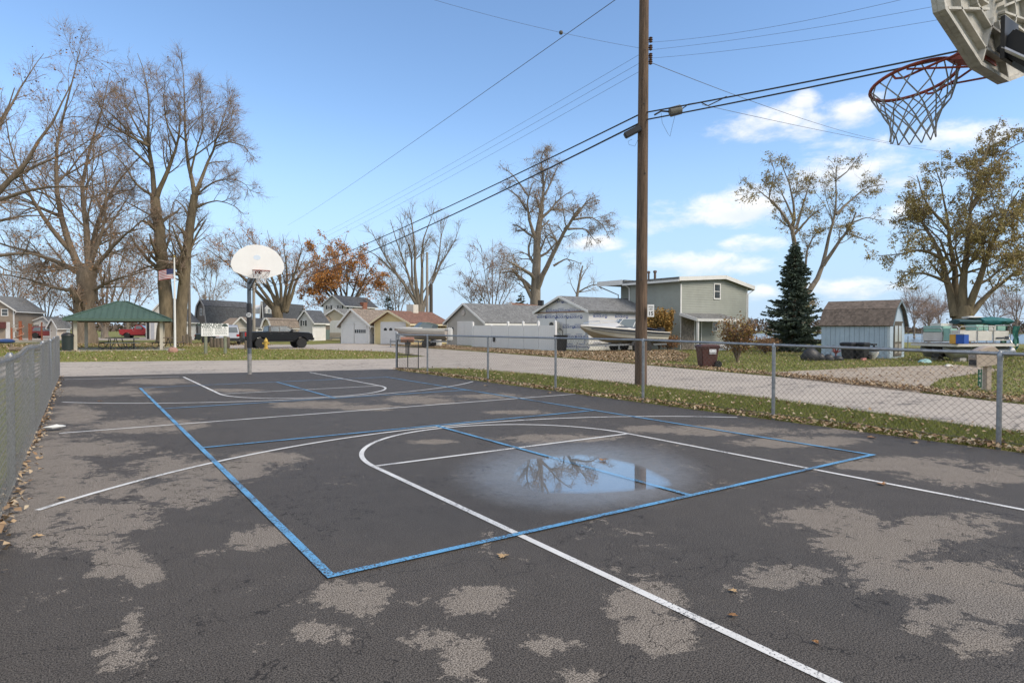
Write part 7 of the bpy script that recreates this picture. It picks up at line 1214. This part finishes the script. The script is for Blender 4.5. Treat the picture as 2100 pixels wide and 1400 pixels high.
b = MB(); b.loft([[(x, .12*e*math.cos(a), .02+.1*e*max(0, math.sin(a))) for a in np.linspace(0, math.pi, 7)] for x, e in ((-.25, .3), (-.1, .9), (.1, .8), (.25, .4))], closed=False, cap=False); o = b.build('litter', mat('white_litter', (.6, .57, .5), .8, .15, 6), None, True); o.location = tuple(G(1946, 752)); tag(o, 'small white scrap lying on the grass before the pontoon boat', 'litter')
# ------------------------------------------------------------------ bins, mailboxes, clutter
def wheelie(label, P, rz, m, h=1.05, w_=.60, d=.66, badge=False, lidm=None, group=None):
    o = thing('wheelie_bin', label, 'bin', P, rz, group); k = .78
    b = MB(); zs = (.02, .5, h*.88); b.loft([[(x*w_/2*q, y*d/2*q, z) for x, y in ((-1, -1), (1, -1), (1, 1), (-1, 1))] for z, q in zip(zs, (k, .9, 1.))]); b.build('bin_body', m, o, bevel=.025)
    b = MB(); b.box(-w_/2-.02, w_/2+.02, -d/2-.02, d/2+.02, h*.83, h*.885); b.build('rim', m, o, bevel=.015)
    b = MB(); b.loft([[(x*(w_/2+.03)*q, y*(d/2+.04)*q, z) for x, y in ((-1, -1), (1, -1), (1, 1), (-1, 1))] for z, q in ((h*.887, 1.), (h*.93, 1.), (h, .75))]); b.build('lid', lidm or m, o, bevel=.02)
    b = MB(); b.tube([(-w_/2, d/2+.08, h*.86), (w_/2, d/2+.08, h*.86)], .018, 6); b.build('handle', m, o)
    for s_ in (-1, 1): b = MB(); b.tube([(s_*(w_/2-.04), d/2-.04, .13), (s_*(w_/2+.03), d/2-.04, .13)], .13, 14); b.build('wheel', BLACK, o)
    return o
BRN = mat('bin_brown', (.075, .025, .02), .5, .12, 4); P = G(1450, 753); hB = Hz(P, 706); bn = wheelie('dark red brown wheelie bin with white label on the street lawn', P, R(-118), BRN, hB, .58, .68)
f2 = Face(bn, (.275, -.34), (0, 1)); f2.part('label', mat('bin_label', (.70, .70, .72), .5, .05), .30, .56, hB*.66, hB*.80, .0, .016); f2.part('label_strip', MATS['bin_label'], .30, .56, hB*.60, hB*.63, .0, .010)
BK = mat('bin_black', (.02, .021, .024), .5, .15, 5)
Pa_ = G(1742, 736.5); Pb_ = G(1766, 736.8); wheelie('black wheelie bin against the blue shed, the one nearer the reddish ornament', Pa_+np.array([-.05, -.0, 0]), R(-90), BK, Hz(Pa_, 701.5), .56, .6); wheelie('black wheelie bin against the blue shed, the one nearer the little grill', Pb_, R(-90), BK, Hz(Pb_, 701.5), .56, .6)
o = thing('grill', 'small black and white kettle grill beside the blue shed wall', 'grill', G(1792, 736.5)); b = MB(); b.lathe([(.05, .0), (.2, .25), (.22, .35), (.2, .36)], 12); b.build('bowl', WHITE, o, True); b = MB(); b.lathe([(.22, .38), (.2, .5), (.1, .58), (.02, .6)], 12); b.build('lid', DARK, o, True); b = MB(); b.box(-.2, .2, -.05, .05, .66, .74); b.box(-.03, .03, -.03, .03, .59, .67); b.build('handle', DARK, o)
o = thing('plastic_bags', 'low heap of black bags and landscape cloth by the shed corner', 'bags', G(1662, 738)); prb = random.Random(5)
for k in range(4):
    b = MB(); x = k*.42; rr = [.42, .3, .3, .26][k]; hh = [.55, .32, .28, .2][k]
    b.loft([[(x+rr*e*math.cos(a)*prb.uniform(.8, 1.15), rr*.7*e*math.sin(a)*prb.uniform(.8, 1.15), hh*z) for a in np.linspace(0, 6.283, 11)[:-1]] for e, z in ((.9, -.05), (1, .3), (.8, .7), (.35, 1.))]); b.build('bag', BK, o, True, angle=60)
o.rotation_euler = (0, 0, R(-35))
b = MB(); b.tube([(0, 0, 0), (0, 0, .35)], .03, 6); 
for k in range(7): a = k*.9; b.tube([(0, 0, .3), (.22*math.cos(a), .22*math.sin(a), .42+.1*(k % 3))], [.04, .015], 5)
o = b.build('garden_ornament', mat('ornament_red', (.22, .05, .045), .7, .2), None); o.location = tuple(G(1714, 737)); tag(o, 'small reddish branching ornament in front of the blue shed', 'ornament')
b = MB(); b.box(-.18, .18, -.05, .05, -.02, .09); o = b.build('brick_edging', mat('pink_brick', (.5, .22, .2), .8, .15), None, bevel=.01); o.location = tuple(G(1771, 738)); tag(o, 'single pinkish brick lying before the black bins', 'brick')
# low timber rail fence behind the spruce
Pa_, Pb_ = GD(1575, 41.5), GD(1688, 39); o = thing('rail_fence', 'low dark timber rail fence running behind the spruce to the shed', 'fence', Pa_, math.atan2(Pb_[1]-Pa_[1], Pb_[0]-Pa_[0])); Lr = float(np.hypot(*(Pb_-Pa_)[:2]))
for k in range(4): x = Lr*k/3; b = MB(); b.box(x-.05, x+.05, -.05, .05, -.05, .78); b.build('post', WOOD, o)
for z in (.30, .72): b = MB(); b.box(0, Lr, -.085, -.052, z-.05, z+.05); b.build('rail', WOOD, o)
Pa_, Pb_ = GD(1862, 46), GD(1990, 48); o = thing('yard_fence', 'thin grey wire yard fence between the shed and the pontoon boat', 'fence', Pa_, math.atan2(Pb_[1]-Pa_[1], Pb_[0]-Pa_[0])); Lr = float(np.hypot(*(Pb_-Pa_)[:2]))
for k in range(5): b = MB(); b.tube([(Lr*k/4, 0, -.05), (Lr*k/4, 0, .95)], .03, 6); b.build('post', GALV, o)
for z in (.1, .5, .93): b = MB(); b.tube([(0, 0, z), (Lr, 0, z)], .015 if z > .9 else .006, 5); b.build('rail', GALV, o)
# beige mailbox and green number sign
P = G(2024, 799); mbm = mat('mailbox_beige', (.42, .34, .27), .55, .1, 5); o = thing('mailbox', 'beige moulded plastic mailbox with newspaper slot on a beige post', 'mailbox', P, R(-120)); zt = Hz(P, 708.5); zb_ = Hz(P, 752)
b = MB(); b.box(-.06, .06, -.07, .07, -.05, zb_+.05); b.build('post', mbm, o, bevel=.015)
w2, l0, l1 = .125, -.36, .20; prof_ = [(l0, zb_), (l1-.02, zb_+.06), (l1, zb_+.1), (l1, zt-.17), (l1-.03, zt-.09), (l1-.10, zt-.03), (l1-.20, zt), (l1-.32, zt-.02), (l0+.08, zt-.09), (l0-.02, zt-.15)]
b = MB(); rings = []
for x, q in ((-w2, .90), (-w2*.8, .985), (0, 1.), (w2*.8, .985), (w2, .90)): zc_ = (zb_+zt)/2; rings.append([(x, y, zc_+(z-zc_)*q if z > zc_ else z) for y, z in prof_])
b.loft(rings); b.build('box_shell', mbm, o, True, angle=40)
b = MB(); b.box(-w2*.85, w2*.85, l0-.028, l0-.012, zb_+.20, zt-.19); b.build('mail_door', mat('mailbox_grey', (.33, .29, .25), .5, .1), o, bevel=.01); b = MB(); b.box(-w2*.8, w2*.8, l0-.014, l0+.02, zb_+.04, zb_+.17); b.build('paper_slot', DARK, o)
b = MB(); b.box(-w2-.006, -w2+.02, -.02, .12, zt-.16, zt-.11); b.build('red_emblem', mat('emblem_red', (.5, .16, .12), .6, .1), o)
P2 = G(2009, 796); o = thing('address_sign', 'narrow green upright house number sign reading 3041 by the beige mailbox', 'sign', P2, math.atan2(_r[1], _r[0])-.25); z0_, z1_ = Hz(P2, 794), Hz(P2, 757); b = MB(); b.box(-.04, .04, -.004, .004, z0_, z1_); b.build('plate', mat('sign_green_plate', (.01, .13, .07), .45, .05), o); b = MB(); b.box(.03, .07, .006, .02, -.05, z1_); b.build('stake', mat('stake_grey', (.5, .47, .44), .6, .1), o)
for k, ch in enumerate('3041'): text(ch, .10, WHITE, o, (0, -.0055, z1_-(z1_-z0_)*(k+.5)/4), (1, 0, 0), (0, 0, 1), bold=.01)
# rusty rounded mailbox across the street by the gate
P = G(836, 727.5); o = thing('mailbox', 'rusty orange rounded mailbox on two thin dark posts beyond the gate', 'mailbox', P, math.atan2(_r[1], _r[0])); z0_ = Hz(P, 702); z1_ = Hz(P, 691); k = 27.5/F; hx = 13*.024
RUST = mat('rust_orange', (.36, .17, .11), .7, .35, 5); Dm = float((P-CAM)@_f); m1 = Dm/F; r_ = (z1_-z0_)/2
b = MB(); b.tube([(-13*m1, 0, z0_+r_), (-12.5*m1, 0, z0_+r_), (12.5*m1, 0, z0_+r_), (13*m1, 0, z0_+r_)], [r_*.9, r_, r_, r_*.9], 14); b.build('box_shell', RUST, o, True)
b = MB(); b.lathe([(r_*1.04, -.02), (r_*1.04, .02)], 14); d_ = b.build('mail_door', mat('rust_light', (.45, .24, .14), .7, .3, 6), o); d_.rotation_euler = (0, R(90), 0); d_.location = (-13*m1, 0, z0_+r_)
b = MB(); b.box(-5*m1, 6*m1, -.1, .1, z0_-.12, z0_-.002); b.build('bracket', DARK, o)
for x in (-3.2*m1, 2.6*m1): b = MB(); b.tube([(x, 0, -.05), (x, 0, z0_-.1)], .03, 8); b.build('post', DARK, o)
